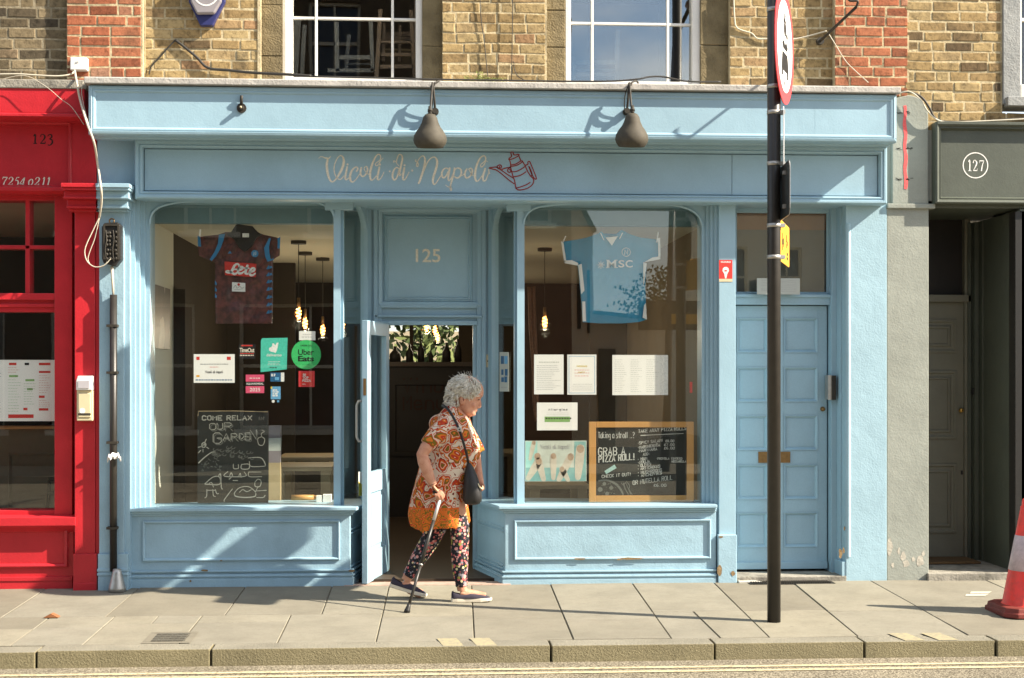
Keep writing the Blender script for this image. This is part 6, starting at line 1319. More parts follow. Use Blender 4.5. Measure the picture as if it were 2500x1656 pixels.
# ================================================================== street furniture
def sign_post():
    base = gp(1889.5, 1518); x, y, z0 = base.x, base.y, base.z
    t = thing('sign_post', (x, y, z0), 'tall black sign post carrying a round red and white sign', 'sign post')
    m = MB(); m.tube([(x, y, z0 - .05), (x, y, 5.4)], .0445, 24); m.build('post', 'pole', t, smooth=True)
    zp = lambda p: at(1889, p, y).z
    m = MB()
    for p in (24, 212, 275, 400, 551, 628): m.tube([(x, y, zp(p) - .013), (x, y, zp(p) + .013)], .0475, 24)
    m.build('band', 'steel', t, smooth=True)
    def plate(u, c, w, h, r=0, n=6):          # outline in (along u, z)
        if r >= w / 2: return [(r * math.cos(2 * math.pi * k / 48), r * math.sin(2 * math.pi * k / 48)) for k in range(48)]
        P = []
        for sx, sz, a0 in ((1, 1, 0), (-1, 1, 90), (-1, -1, 180), (1, -1, 270)):
            for k in range(n + 1): a = R(a0 + 90 * k / n); P.append((sx * (w / 2 - r) + r * math.cos(a), sz * (h / 2 - r) + r * math.sin(a)))
        return P
    def solid(mb, c, u, P, th, mi=0, off=0):
        u = Vector((*u, 0)).normalized(); nrm = Vector((u.y, -u.x, 0)); c = Vector(c) + nrm * off
        n = len(P); vs = [c + u * a + Vector((0, 0, b)) + nrm * th / 2 for a, b in P] + [c + u * a + Vector((0, 0, b)) - nrm * th / 2 for a, b in P]
        mb.add(vs, [tuple(range(n)), tuple(range(2 * n - 1, n - 1, -1))] + [(i, i + n, (i + 1) % n + n, (i + 1) % n) for i in range(n)], mi)
        return c, u, nrm
    # round sign
    u = (.40, .92); zc = zp(112); c = (x + .075, y - .02 + .04, zc); r = .385
    m = MB(); C, U, N = solid(m, c, u, plate(u, c, 2 * r, 2 * r, r), .006, 0); so_ = m.build('round_sign', 'sign_red', t)
    m = MB(); solid(m, c, u, [(a * .80, b * .80) for a, b in plate(u, c, 2 * r, 2 * r, r)], .001, 0, .0045); m.build('sign_face', 'sign_white', so_)
    m = MB()
    def bits(L, k):
        for P in L: solid(m, c, u, [(a * r, b * r) for a, b in P], .001, k, .0056)
    bits([[(-.34, -.30), (-.28, -.12), (.26, -.12), (.36, -.30), (.36, -.44), (-.36, -.44)], [(-.34, -.44), (-.34, -.54), (-.20, -.54), (-.20, -.44)], [(.20, -.44), (.20, -.54), (.34, -.54), (.34, -.44)], [(-.3, .02), (-.1, .1), (.0, .02), (.12, .1), (.3, .02), (.2, -.06), (-.2, -.06)]], 0)
    bits([[(.0 + .13 * math.cos(e), .30 + .13 * math.sin(e)) for e in [k * .5236 for k in range(12)]], [(-.2, .42), (-.05, .50), (.1, .44), (.02, .36)], [(-.06, .52), (.03, .60), (.10, .52)], [(.1, .2), (.24, .3), (.3, .2), (.2, .12)]], 1)
    m.build('symbols', ['ink_black', 'bar'], so_, fix=False)
    # edge-on plate, dark backed plate, yellow plate
    u = (.25, .968); zc = (zp(265) + zp(416)) / 2; c = (x + .085 + .03, y + .19, zc); m = MB(); solid(m, c, u, plate(u, c, .60, zp(265) - zp(416), .03), .006); m.build('narrow_plate', 'sign_white', t)
    u = (.10, .995); zc = (zp(416) + zp(530)) / 2; c = (x + .04, y - .10, zc); m = MB(); C, U, N = solid(m, c, u, plate(u, c, .50, zp(416) - zp(530) + .04, .05), .006, 0); solid(m, c, u, plate(u, c, .50, zp(416) - zp(530) + .04, .05), .002, 1, .0045)
    for dz in (.11, -.11):
        for du in (-.12, .12): m.obox(C + U * du + Vector((0, 0, dz)) - N * .012, U * .012, N * .012, (0, 0, .012), 2)
    m.build('dark_plate', ['black', 'sign_white', 'steel'], t)
    zc = (zp(535) + zp(637)) / 2; u = (.34, .94); c = (x + .046 + .10, y + .29, zc); h = zp(535) - zp(637)
    m = MB(); C, U, N = solid(m, c, u, plate(u, c, .62, h, .012), .006); po = m.build('yellow_plate', 'sign_yellow', t, label='yellow plate with black print on the post')
    m = MB()
    for a0, a1, b0, b1 in ((-.20, -.17, -.06, .06), (-.17, -.10, -.015, .02), (-.12, -.09, -.03, .03), (.08, .12, .02, .07), (.13, .18, .0, .03), (.10, .14, -.02, .01), (.12, .20, -.10, -.08), (.12, .20, -.07, -.05)): solid(m, c, u, [(a0, b0), (a1, b0), (a1, b1), (a0, b1)], .001, 0, .0042)
    m.build('print', 'ink_black', po, fix=False)
    m = MB()
    for p in (40, 205, 275, 400, 551, 628): m.obox((x + .05, y - .0, zp(p)), (.02, 0, 0), (0, .03, 0), (0, 0, .012))
    m.build('clip', 'steel', t)
sign_post()
def traffic_cone():
    b = gp(2508, 1497); x, y, z = b.x, b.y, b.z
    t = thing('traffic_cone', (x, y, z), 'red traffic cone with a white reflective sleeve on the pavement', 'traffic cone')
    H = .79; m = MB(); h = .235
    P = []
    for sx, sy in ((1, 1), (-1, 1), (-1, -1), (1, -1)):
        c = .07; q = [(sx * h, sy * (h - c)), (sx * (h - c), sy * h)]; P += q if sx * sy > 0 else q[::-1]
    m.loft([[(x + a * s, y + b_ * s, z + zz) for a, b_ in P] for s, zz in ((1, 0), (1, .03), (.97, .034), (.95, .034), (.93, .062), (.87, .066))])
    m.build('base', paint('cone_base_rubber', (.20, .035, .025), .6, .2, 8, .2), t, bevel=.004)
    n = NT('cone_plastic'); k = n.noise(12, 5, .7); n.col(n.mix((.78, .045, .03), (.55, .05, .035), n.ramp(k, [(.45, 0), (.7, 1)]))); red_ = n.set(.4, 0, .4)
    rr = lambda zz: .168 - (zz - .06) / (H - .06) * (.168 - .033)
    m = MB(); m.lathe((x, y, z), [(.185, .06), (.175, .066)] + [(rr(q), q) for q in (.07, .28, .50, .72)] + [(.045, .725), (.046, .735), (.037, .745), (.034, H - .01), (.028, H), (.02, H), (.018, H - .03)], 32); m.build('body', red_, t, smooth=True)
    m = MB(); m.lathe((x, y, z), [(rr(.30) + .0005, .30), (rr(.30) + .003, .302), (rr(.54) + .003, .538), (rr(.54) + .0005, .54)], 32, 0, False); m.build('reflective_sleeve', paint('sleeve_grey', (.62, .50, .52), .5, .2, 10, .1), t, smooth=True)
traffic_cone()
def ground_iron():
    q = [gp(388, 1548), gp(465, 1548), gp(445, 1568), gp(366, 1568)]
    xa, xb, ya, yb = (q[3].x + q[0].x) / 2, (q[1].x + q[2].x) / 2, q[3].y, q[0].y
    t = thing('drain_cover', ((xa + xb) / 2, (ya + yb) / 2, gz(ya)), 'small iron stopcock cover set in the pavement flags', 'drain cover')
    m = MB(); z = lambda y: .02 * y + .004
    m.add([(xa, ya, z(ya)), (xb, ya, z(ya)), (xb, yb, z(yb)), (xa, yb, z(yb))], [(0, 1, 2, 3)])
    for i in range(6):
        for j in range(4): u = xa + (xb - xa) * (i + .5) / 6; v = ya + (yb - ya) * (j + .5) / 4; m.obox((u, v, z(v) + .001), ((xb - xa) / 15, 0, 0), (0, (yb - ya) / 11, 0), (0, 0, .002))
    m.build('lid', plain('worn_iron', (.13, .12, .095), .6, .4, .4, 30), t)
    m = MB(); e = .05
    for x0, x1, y0, y1 in ((xa - e, xb + e, ya - e, ya - .004), (xa - e, xb + e, yb + .004, yb + e), (xa - e, xa - .004, ya, yb), (xb + .004, xb + e, ya, yb)): m.add([(x0, y0, z(y0) - .001), (x1, y0, z(y0) - .001), (x1, y1, z(y1) - .001), (x0, y1, z(y1) - .001)], [(0, 1, 2, 3)])
    m.build('surround', 'slab', t)
    a, b = gp(1830, 1412), gp(2010, 1412); t = thing('light_grating', ((a.x + b.x) / 2, -.08, 0), 'ribbed pavement grating in front of the blue side door', 'grating')
    m = MB(); m.box(a.x - .06, b.x + .02, -.13, -.005, -.03, .003, 1)
    n = 34
    for k in range(n): x = a.x - .04 + (b.x - a.x + .04) * k / n; m.obox((x, -.068, .006), (.0035, 0, 0), (0, .055, 0), (0, 0, .005))
    m.build('bars', ['dusty_black', 'black'], t)
    a = gp(1795, 1412); m = MB(); m.vextr([(a.x - .02, -.05), (a.x + .16, -.06), (a.x + .10, .02), (a.x - .02, .02)], -.01, .012); tag(m.build('mortar_patch', paint('white_mortar', (.55, .53, .46), .9, .1, 5, .5), bevel=.004), 'white mortar fillet at the foot of the narrow pilaster', 'mortar')
    a = gp(2395, 1448); m = MB()
    for dx, dy, w in ((0, 0, .16), (-.07, -.10, .17)): m.add([(a.x + dx - w / 2 - .02, a.y + dy - .04, gz(a.y + dy - .04) + .004), (a.x + dx + w / 2 - .04, a.y + dy - .04, gz(a.y + dy - .04) + .004), (a.x + dx + w / 2 + .02, a.y + dy + .04, gz(a.y + dy + .04) + .004), (a.x + dx - w / 2 + .02, a.y + dy + .04, gz(a.y + dy + .04) + .004)], [(0, 1, 2, 3)])
    m.build('pavement_markings', ink('faded_white_paint', (.50, .47, .38), .9), kind='structure')
    def worn():
        n = NT('faded_yellow_paint'); w = n.noise(38, 5, .8); n.col(n.mix((.335, .295, .175), (.245, .222, .16), n.ramp(w, [(.40, 0), (.58, 1)]))); return n.set(.9, 0, .15)
    m = MB(); ky = worn()
    for p0 in (1107, 1188, 2245, 2330):
        v = gp(p0, 1572); w = .125; m.add([(v.x - w / 2, -2.262, gz(-2.26) + .0045), (v.x + w / 2, -2.262, gz(-2.26) + .0045), (v.x + w / 2 - .04, -2.03, gz(-2.03) + .0045), (v.x - w / 2 - .04, -2.03, gz(-2.03) + .0045)], [(0, 1, 2, 3)])
    m.build('kerb_markings', ky, kind='structure')
    v = gp(127, 1508); m = MB(); m.prism([(v.x - .05, v.z + .004), (v.x + .05, v.z + .004), (v.x + .02, v.z + .02), (v.x, v.z + .03)], v.y - .03, v.y + .03); tag(m.build('fallen_leaf', plain('leaf_brown', (.25, .10, .04), .8)), 'brown scrap of leaf on the pavement', 'leaf')
    a, b = XX(2262, .65), XX(2376, .65); m = MB(); m.box(a - .3, b, .48, .82, .058, .078); tag(m.build('doormat', plain('coir', (.12, .07, .03), .95, 0, .5, 60), bevel=.006), 'brown coir doormat in the grey recess', 'doormat')
ground_iron()

# ================================================================== inside the restaurant
def pendant(px, py, Y, zc, label, rose=True):
    b = at(px, py, Y); t = thing('pendant_lamp', tuple(b), label, 'pendant lamp', 'bare bulb pendant lamps')
    m = MB()
    if rose: m.tube([(b.x, b.y, zc), (b.x, b.y, zc - .03)], .07, 18)
    m.tube([(b.x, b.y, zc), (b.x, b.y, b.z + .13)], .004, 6); m.build('cord', 'dusty_black', t)
    m = MB(); m.tube([b + Vector((0, 0, .14)), b + Vector((0, 0, .06))], [.014, .017], 10); m.build('socket', 'brass', t, smooth=True)
    m = MB(); pts = []
    for k in range(40): a = k * .55; r = .022 * math.sin(math.pi * (k + 2) / 44) ** .5; pts.append(b + Vector((r * math.cos(a), r * math.sin(a), .05 - .105 * k / 40)))
    m.tube(pts, .0055, 5); m.build('filament', 'filament', t, smooth=True)
    ld = bpy.data.lights.new('bulb_light', 'POINT'); lo = bpy.data.objects.new('bulb_light', ld); COL.objects.link(lo); ld.energy = 3.0; ld.color = (1, .86, .62); ld.shadow_soft_size = .05; lo.location = b + Vector((0, 0, -.10)) - LOC[t.name]; lo.parent = t
    m = MB(); m.lathe(b, [(.016, .065), (.03, .03), (.047, -.02), (.047, -.045), (.03, -.07), (.004, -.08)], 16); m.build('bulb', 'bulb_glass', t, smooth=True)
M['bulb_glass'] = glass('bulb_glass', (.98, .95, .9), .6, .0)
for a in ((729, 765, 2.0, 2.83, 'nearest bare bulb pendant, under the black ceiling rose'), (745, 789, 3.2, 2.83, 'bare bulb pendant just behind the nearest one'), (788, 806, 3.9, 2.83, 'bare bulb pendant beside the window mullion'), (836, 790, 3.0, 2.83, 'bare bulb pendant glimpsed through the lobby glass'), (1330, 786, 2.6, 2.83, 'bare bulb pendant in the window with the blue jersey'),
          (1041, 799, 5.6, 2.83, 'bare bulb pendant at the top of the doorway'), (1062, 806, 6.2, 2.83, 'bare bulb pendant hanging middle of the doorway'), (1068, 823, 6.8, 2.83, 'lowest bare bulb pendant seen through the doorway')): pendant(*a)
def table(px0, px1, py, Y, dep, label):
    a, b = at(px0, py, Y), at(px1, py, Y); z = a.z; t = thing('dining_table', ((a.x + b.x) / 2, Y, .02), label, 'table', 'wooden dining tables')
    m = MB(); m.box(a.x, b.x, Y, Y + dep, z - .035, z); m.build('tabletop', 'table_wood', t, bevel=.004)
    for x in (a.x + .06, b.x - .06):
        for y in (Y + .06, Y + dep - .06): m = MB(); m.box(x - .04, x + .04, y - .04, y + .04, .02, z - .036); m.build('leg', 'table_wood', t)
table(664, 812, 1141, 1.0, .7, 'pale wooden table close behind the garden board')
table(676, 830, 1117, 2.1, .7, 'pale wooden table further back in the room')
table(1290, 1440, 1185, 1.2, .7, 'pale wooden table behind the photo poster')
def wine_boxes():
    Y = .62; x0, x1 = at(656, 1100, Y).x, at(684, 1100, Y).x; t = thing('leaflet_holder', ((x0 + x1) / 2, Y, at(670, 1232, Y).z), 'slim grey and white leaflet holder beside the garden board', 'leaflet holder')
    z = lambda p: at(670, p, Y).z
    m = MB(); m.box(x0, x1, Y, Y + .1, z(1235), z(1130), 2); m.box(x0, x1, Y, Y + .1, z(1130), z(1101), 0); m.box(x0, x1, Y, Y + .1, z(1101), z(1070), 1); m.box(x0, x1, Y, Y + .1, z(1070), z(1040), 0); m.build('case', [plain('mauve_grey', (.22, .19, .20), .8), 'paper_dim', 'table_wood'], t)
    for p0, p1, py, lb in ((788, 809, 1208, 'white card box on the window board nearest the mullion'), (772, 785, 1211, 'narrower white card box on the window board')):
        a, b = at(p0, 1228, .4), at(p1, py, .4); m = MB(); m.box(a.x, b.x, .4, .47, at(p0, 1236, .4).z, b.z); tag(m.build('card_box', 'paper', bevel=.002), lb, 'box')
    v = at(748, 1215, .42); m = MB(); m.tube([v + Vector((-.12, 0, 0)), v + Vector((.06, 0, 0))], .022, 12); m.tube([v + Vector((.06, 0, 0)), v + Vector((.11, 0, 0))], [.02, .012], 12); tag(m.build('rolling_pin', 'oak', smooth=True), 'wooden rolling pin lying behind the glass', 'rolling pin')
wine_boxes()
def wall_poster():
    x = XX(366, .2) - .018; a, b = at(376, 700, .33), None
    ya, yb = .42, 1.12; zt, zb = at(405, 700, .75).z, at(405, 852, .75).z
    n = NT('dark_photo'); v = n.voro(9, co=n.co((1, 1.0, .45))); k = n.ramp(n.math('MULTIPLY', v.outputs['Color'], 1), [(0, (.02, .022, .025)), (.62, (.035, .035, .04)), (.75, (.30, .28, .24)), (.85, (.38, .26, .03)), (.93, (.28, .03, .03))], 'CONSTANT'); n.col(k); mt = n.set(.4)
    m = MB(); m.box(x, x + .012, ya, yb, zb, zt); tag(m.build('wall_picture', mt), 'dark photo print on the white side wall', 'picture')
    # shelf of drinks and hanging cords in the other window
    m = MB(); Y = 1.1
    for p, q in ((1293, 1303), (1302, 1309)): m.tube(cr([at(p, 700, Y), at(p + 3, 800, Y), at(q, 900, Y), at(q + 2, 980, Y), at(q + 9, 1030, Y)], 5), .018, 8)
    tag(m.build('beaded_curtain', plain('copper_beads', (.20, .09, .045), .5, .3, .5, 60), smooth=True), 'pair of brown beaded cords behind the glass', 'cord')
wall_poster()
def bar():
    Y = 5.0; xa, xb = at(900, 900, Y).x, at(1200, 900, Y).x; zt = at(1045, 884, Y).z
    t = thing('bar_counter', ((xa + xb) / 2, Y, .02), 'dark bar counter facing the open doorway', 'bar counter')
    m = MB(); m.box(xa, xb, Y, Y + .6, .02, zt - .05); m.frame(xa + .25, xb - .2, .7, 1.55, [(0, Y + .001), (0, Y - .02), (.05, Y - .02), (.06, Y + .001)]); m.build('front', 'bar', t)
    m = MB(); m.box(xa - .02, xb + .02, Y - .06, Y + .65, zt - .05, zt); m.build('top', plain('bar_top', (.05, .035, .025), .4), t)
    m = MB(); scribe(m, 'Vino', at(985, 940, Y).x, at(1080, 940, Y).x, at(985, 958, Y).z, at(985, 925, Y).z, Y - .006, .02, 0, .1); scribe(m, 'Menu', at(985, 940, Y).x, at(1085, 940, Y).x, at(985, 1000, Y).z, at(985, 968, Y).z, Y - .006, .02, 0, .1); m.build('lettering', plain('brown_chalk', (.035, .016, .012), .9), t, fix=False)
    rb = random.Random(5)
    for i, (p, w, h) in enumerate(((965, 34, 42), (1000, 22, 48), (1028, 20, 60), (1052, 14, 34), (1090, 26, 52), (1118, 22, 62))):
        a = at(p, 884, Y + .3); m = MB(); r = w * .0019
        m.lathe((a.x, a.y, zt), [(r, 0), (r, h * .0022), (r * .5, h * .0031), (r * .3, h * .0034), (r * .3, h * .0043)], 14)
        tag(m.build('bottle', 'bar', smooth=True), ('squat dark jar at the door end of the bar', 'dark bottle beside the squat jar', 'tall dark bottle under the first bulb', 'small dark bottle under the lowest bulb', 'wide dark bottle right of the bulbs', 'tallest dark bottle by the door post')[i], 'bottle')
bar()
# stools and chairs stored upstairs
def stool(pts, Y, mat, label, name, cat, w=.03, dep=.34, pieces=()):
    t = thing(name, tuple(at(*pts[0][:2], Y)), label, cat)
    for nm, a, b, wd, dy in pieces:
        m = MB(); p, q = at(*a, Y + dy), at(*b, Y + dy); m.beam(p, q, wd, .03); m.build(nm, mat, t)
gr = paint('grey_wood', (.26, .25, .21), .7, .15, 8, .3); bw = plain('brown_wood', (.26, .18, .11), .6, 0, .25, 10)
stool([(850, 175)], .75, gr, 'pale grey stool stored upside down behind the sash', 'upturned_stool', 'stool', pieces=[('seat', (800, 173), (912, 173), .03, 0), ('leg', (824, 175), (822, 55), .032, 0), ('leg', (845, 175), (852, 86), .030, .3), ('leg', (910, 175), (905, 52), .032, 0), ('stretcher', (829, 141), (905, 141), .035, 0), ('stretcher', (849, 157), (905, 157), .012, .3), ('seat', (800, 173), (912, 173), .03, .3)])
stool([(960, 188)], .72, bw, 'brown ladder back chair behind the sash', 'ladder_back_chair', 'chair', pieces=[('post', (919, 190), (929, 24), .032, 0), ('post', (1012, 190), (1003, 26), .030, 0), ('rung', (930, 103), (1006, 104), .016, 0), ('rung', (929, 134), (1007, 134), .025, 0), ('rung', (928, 164), (1010, 163), .03, 0), ('post', (936, 150), (938, 58), .024, .5), ('post', (975, 150), (977, 62), .024, .5), ('slat', (938, 86), (1004, 84), .04, .6), ('slat', (938, 96), (1004, 96), .03, .6)])
stool([(730, 185)], .7, gr, 'grey planks leaning at the edge of the sash', 'leaning_planks', 'planks', pieces=[('plank', (718, 200), (728, 40), .05, 0), ('plank', (736, 200), (744, 62), .032, .05)])
stool([(1450, 185)], .7, gr, 'grey chair dimly seen behind the sky reflection', 'stored_chair', 'chair', pieces=[('seat', (1398, 183), (1505, 183), .03, 0), ('post', (1402, 195), (1402, 140), .03, 0), ('post', (1505, 195), (1508, 74), .035, 0), ('rail', (1400, 153), (1500, 153), .035, 0), ('rail', (1400, 172), (1500, 172), .02, .1)])
# shop chair in the red shop
stool([(118, 1230)], .95, 'black', 'black chair back in the red shop window', 'chair', 'chair', pieces=[('leg', (115, 1260), (121, 1172), .02, 0), ('backrest', (119, 1170), (200, 1166), .035, 0), ('rail', (121, 1204), (200, 1196), .03, 0), ('leg', (195, 1260), (195, 1172), .02, 0)])

# ================================================================== the other side of the street (seen in the glass)
def facade(name, x0, x1, Y, h, mat, label, wins, trim='cream', dep=7, group=None, cornice=True, door=None):
    t = thing(name, ((x0 + x1) / 2, Y, 0), label, 'building', group); m = MB()
    zs = sorted({0, h, *[w[2] for w in wins], *[w[3] for w in wins]})
    xs = sorted({x0, x1, *[w[0] for w in wins], *[w[1] for w in wins]})
    for a, b in zip(xs[:-1], xs[1:]):
        for c, d in zip(zs[:-1], zs[1:]):
            if not any(a >= w[0] - 1e-6 and b <= w[1] + 1e-6 and c >= w[2] - 1e-6 and d <= w[3] + 1e-6 for w in wins): m.box(a, b, Y - .25, Y, c, d)
    m.box(x0, x1, Y - dep, Y - .26, -.1, h - .05); m.build('wall', mat, t)
    for w in wins:
        q = MB(); q.frame(w[0], w[1], w[2], w[3], [(0, Y - .10), (.06, Y - .10), (.06, Y - .16)]); zm = (w[2] + w[3]) / 2; q.box(w[0], w[1], Y - .15, Y - .11, zm - .03, zm + .03); q.box((w[0] + w[1]) / 2 - .02, (w[0] + w[1]) / 2 + .02, Y - .15, Y - .11, w[2], w[3]); q.box(w[0] - .08, w[1] + .08, Y - .1, Y + .08, w[2] - .1, w[2]); o = q.build('window', trim, t)
        q = MB(); q.box(w[0], w[1], Y - .20, Y - .19, w[2], w[3]); q.build('pane', M['dark_pane'], o)
    if cornice: q = MB(); q.extr([(Y, h - .35), (Y + .18, h - .2), (Y + .25, h - .05), (Y + .25, h), (Y - .3, h), (Y - .3, h - .35)], x0, x1); q.build('cornice', trim, t)
    return t
n = NT('dark_pane'); n.col((.03, .035, .04)); M['dark_pane'] = n.set(.1, 0, .6)
M['far_brick'] = plain('far_brown_brick', (.085, .062, .040), .9, 0, .35, 3); M['far_red'] = plain('far_red_brick', (.20, .10, .06), .9, 0, .3, 4)
M['far_cream'] = plain('far_cream_render', (.66, .60, .46), .9, 0, .06, 2); M['far_white'] = plain('far_white_stucco', (.72, .68, .56), .9, 0, .05, 2)
def W_(x0, n, step, z0, z1, w=.95): return [(x0 + k * step, x0 + k * step + w, z0, z1) for k in range(n)]
YO = -15.0
facade('opposite_terrace', -14, -.2, YO, 9.5, 'far_brick', 'dark brown brick terrace opposite, mirrored in the first window', W_(-13.4, 6, 2.25, 4.2, 6.0) + W_(-13.4, 6, 2.25, 7.0, 8.5) + W_(-13.6, 4, 3.4, .6, 2.9, 2.6))
facade('opposite_house', -.15, 2.72, YO, 8.2, 'far_red', 'red brick house with a deep shop cornice opposite', W_(.2, 2, 1.3, 4.4, 6.2, .85) + [(.1, 1.7, .6, 2.8)])
def corner_house():
    # cream rendered house set back, with a raking gable against the sky
    t = thing('gable_house', (3.6, -20, 0), 'cream house with a raking gable opposite, mirrored beside the jersey', 'building')
    m = MB(); m.prism([(3.20, 0), (5.35, 0), (5.35, 2.75), (3.72, 2.95), (3.70, 4.75), (3.42, 5.35), (3.20, 5.35)], -27, -20); m.build('wall', 'far_cream', t)
    m = MB(); m.box(3.36, 3.44, -20.03, -19.96, 2.6, 4.1, 0); m.box(3.58, 3.64, -20.03, -19.96, 2.5, 3.9); m.build('window', 'dark_pane', t)
    m = MB(); m.box(3.82, 4.2, -20.05, -19.95, -.1, 2.15); m.build('door', 'dark_door', t)
    m = MB(); m.beam((3.40, -19.9, 5.38), (3.73, -19.9, 4.72), .06, .5); m.beam((3.70, -19.9, 2.98), (5.4, -19.9, 2.78), .07, .5); m.build('roof_edge', 'dusty_black', t)
corner_house()
for k in range(4):
    x0, y0 = 7.4 + k * 1.25, -26 - k * 6.0
    facade('stucco_house', x0, x0 + 3.4, y0, 6.6 - .15 * k, 'far_white', ('nearest white stucco house of the side street', 'second white stucco house of the side street', 'third white stucco house of the side street', 'farthest white stucco house of the side street')[k], [(x0 + .4, x0 + 1.2, 3.4, 5.0), (x0 + 1.9, x0 + 2.7, 3.4, 5.0), (x0 + .4, x0 + 1.2, .5, 2.4)], 'far_cream', 5.5, 'white stucco houses of the side street')
def far_lamp():
    t = thing('street_lamp', (4.05, -12.6, 0), 'dark lamp column on the opposite pavement', 'street lamp'); m = MB(); m.tube([(4.05, -12.6, -.03), (4.1, -12.6, 1.2), (4.25, -12.6, 7.2)], [.09, .065, .045], 12); m.build('column', 'pole', t, smooth=True)
    m = MB(); m.tube([(4.25, -12.6, 7.2), (4.3, -12.2, 7.5), (4.3, -11.4, 7.6)], .035, 8); m.ell((4.3, -11.2, 7.58), (.12, .35, .07)); m.build('lantern', 'pole', t, smooth=True)
    m = MB(); m.box(3.6, 4.75, -12.55, -12.5, 2.35, 2.85); m.box(4.15, 4.6, -12.499, -12.495, 2.45, 2.62, 1); m.build('sign_board', ['bar', 'sign_yellow'], t)
far_lamp()
def tree(x, y, h, label, seed):
    r = random.Random(seed); t = thing('street_tree', (x, y, 0), label, 'tree', 'trees of the side street'); m = MB(); m.tube([(x, y, -.1), (x + .05, y, h * .25), (x, y, h * .55)], [.16, .12, .06], 8)
    for k in range(6): a = k * 1.05; m.tube([(x, y, h * (.3 + .03 * k)), (x + math.cos(a) * h * .2, y + math.sin(a) * h * .2, h * .65)], [.05, .02], 5)
    m.build('trunk', 'bar', t)
    m = MB()
    for k in range(2600):
        a, b, q = r.uniform(0, 6.283), r.uniform(-1, 1), r.random() ** .4; s = math.sqrt(1 - b * b); lob = 1 + .25 * math.sin(3 * a + seed) + .2 * math.sin(5 * b * 3)
        p = Vector((x + math.cos(a) * s * q * h * .30 * lob, y + math.sin(a) * s * q * h * .30 * lob, h * .68 + b * q * h * .30)); u = Vector((r.uniform(-1, 1), r.uniform(-1, 1), r.uniform(-1, 1))).normalized() * .09; v = u.orthogonal().normalized() * .05
        m.add([p - u, p + v, p + u, p - v], [(0, 1, 2, 3)], r.randint(0, 1))
    m.build('crown', [plain('leaf_dark', (.04, .06, .018), .8), plain('leaf_light', (.09, .11, .03), .8)], t, fix=False)
tree(9.6, -44, 6, 'taller leafy tree far down the side street', 5)

def chips():
    rc = random.Random(9); m = MB()
    for px, py, Y, w, h in ((1415, 1365, -.021, 18, 3), (1540, 1364, -.021, 36, 3.2), (1512, 1366, -.0215, 10, 2), (500, 1393, -.028, 9, 3), (858, 1394, -.03, 9, 3), (540, 1369, -.021, 4, 2), (465, 1419, -.0235, 3, 4), (1760, 1311, -.0325, 6, 3), (1757, 1392, -.0325, 7, 14), (1790, 1400, -.0325, 6, 7), (2052, 1352, .0005, 6, 13), (2062, 1290, .0005, 3, 6), (2060, 1345, -.0125, 3, 9)):
        P = [at(px + w * math.cos(a) * rc.uniform(.6, 1.1), py + h * math.sin(a) * rc.uniform(.6, 1.1), Y) for a in [k * .63 for k in range(10)]]; m.add([tuple(p) for p in P], [tuple(range(10))])
    m.build('bare_wood', paint('bare_weathered_wood', (.32, .22, .11), .9, .3, 30, .6), shop, fix=False, label='chipped paint showing bare wood')
chips()
# ================================================================== the woman walking past
def skin_mat():
    n = NT('skin'); k = n.noise(22, 5, .6); c = n.mix((.56, .30, .19), (.44, .19, .115), n.ramp(k, [(.35, 0), (.7, 1)])); c = n.mix(c, (.30, .10, .06), n.ramp(n.noise(90, 4, .7), [(.55, 0), (.8, .5)]))
    n.col(c); n.bump(n.noise(75, 5, .7), .5, .006); n.b.inputs['Subsurface Weight'].default_value = .0; return n.set(.55, 0, .3)
def tunic_mat():
    n = NT('paisley_cotton')
    wob = n.new('ShaderNodeTexNoise'); wob.inputs['Scale'].default_value = 9; n.l(n.co(), wob.inputs['Vector'])
    co = n.mix(n.co(), wob.outputs['Color'], .12)
    white, red, olive, orange, dk, pink = (.58, .49, .38), (.40, .042, .015), (.155, .105, .014), (.56, .145, .018), (.13, .018, .010), (.50, .09, .08)
    v1 = n.voro(13.5, co=co); d = v1.outputs['Distance']
    a = n.ramp(d, [(0, orange), (.12, olive), (.27, red), (.31, white), (.34, orange), (.40, red), (.50, dk), (.53, white), (.61, red), (.66, white)], 'CONSTANT')
    b = n.ramp(d, [(0, white), (.06, red), (.22, orange), (.33, olive), (.43, red), (.50, white), (.58, orange), (.66, dk), (.69, white)], 'CONSTANT')
    sel = n.ramp(v1.outputs['Color'], [(.5, 0), (.52, 1)])
    c = n.mix(a, b, sel)
    v2 = n.voro(42, co=co); e = n.ramp(v2.outputs['Distance'], [(0, 1), (.26, 0)], 'CONSTANT')
    dots = n.ramp(v2.outputs['Color'], [(.3, red), (.5, olive), (.6, orange), (.75, dk)], 'CONSTANT')
    big = n.ramp(d, [(.42, 0), (.45, 1)], 'CONSTANT')
    c = n.mix(c, dots, n.math('MULTIPLY', e, big))
    # hem border: orange ground with small flowers
    sx = n.new('ShaderNodeSeparateXYZ'); n.l(n.co(), sx.inputs[0]); z = sx.outputs[2]
    v3 = n.voro(30, co=co); f = n.ramp(v3.outputs['Distance'], [(0, (.62, .36, .03)), (.16, (.42, .03, .03)), (.30, (.60, .15, .02)), (.50, (.14, .11, .015)), (.62, (.55, .13, .02))], 'CONSTANT')
    hem = n.ramp(n.math('ADD', z, n.math('MULTIPLY', wob.outputs['Fac'], .01)), [(.0, 1), (HEMZ, 0)], 'CONSTANT')
    c = n.mix(c, f, hem)
    band = n.ramp(z, [(0, 0), (HEMZ - .006, 1), (HEMZ + .008, 0)], 'CONSTANT'); c = n.mix(c, (.55, .10, .015), band)
    n.col(c); n.bump(n.noise(26, 3), .25, .02); return n.set(.8, 0, .15)
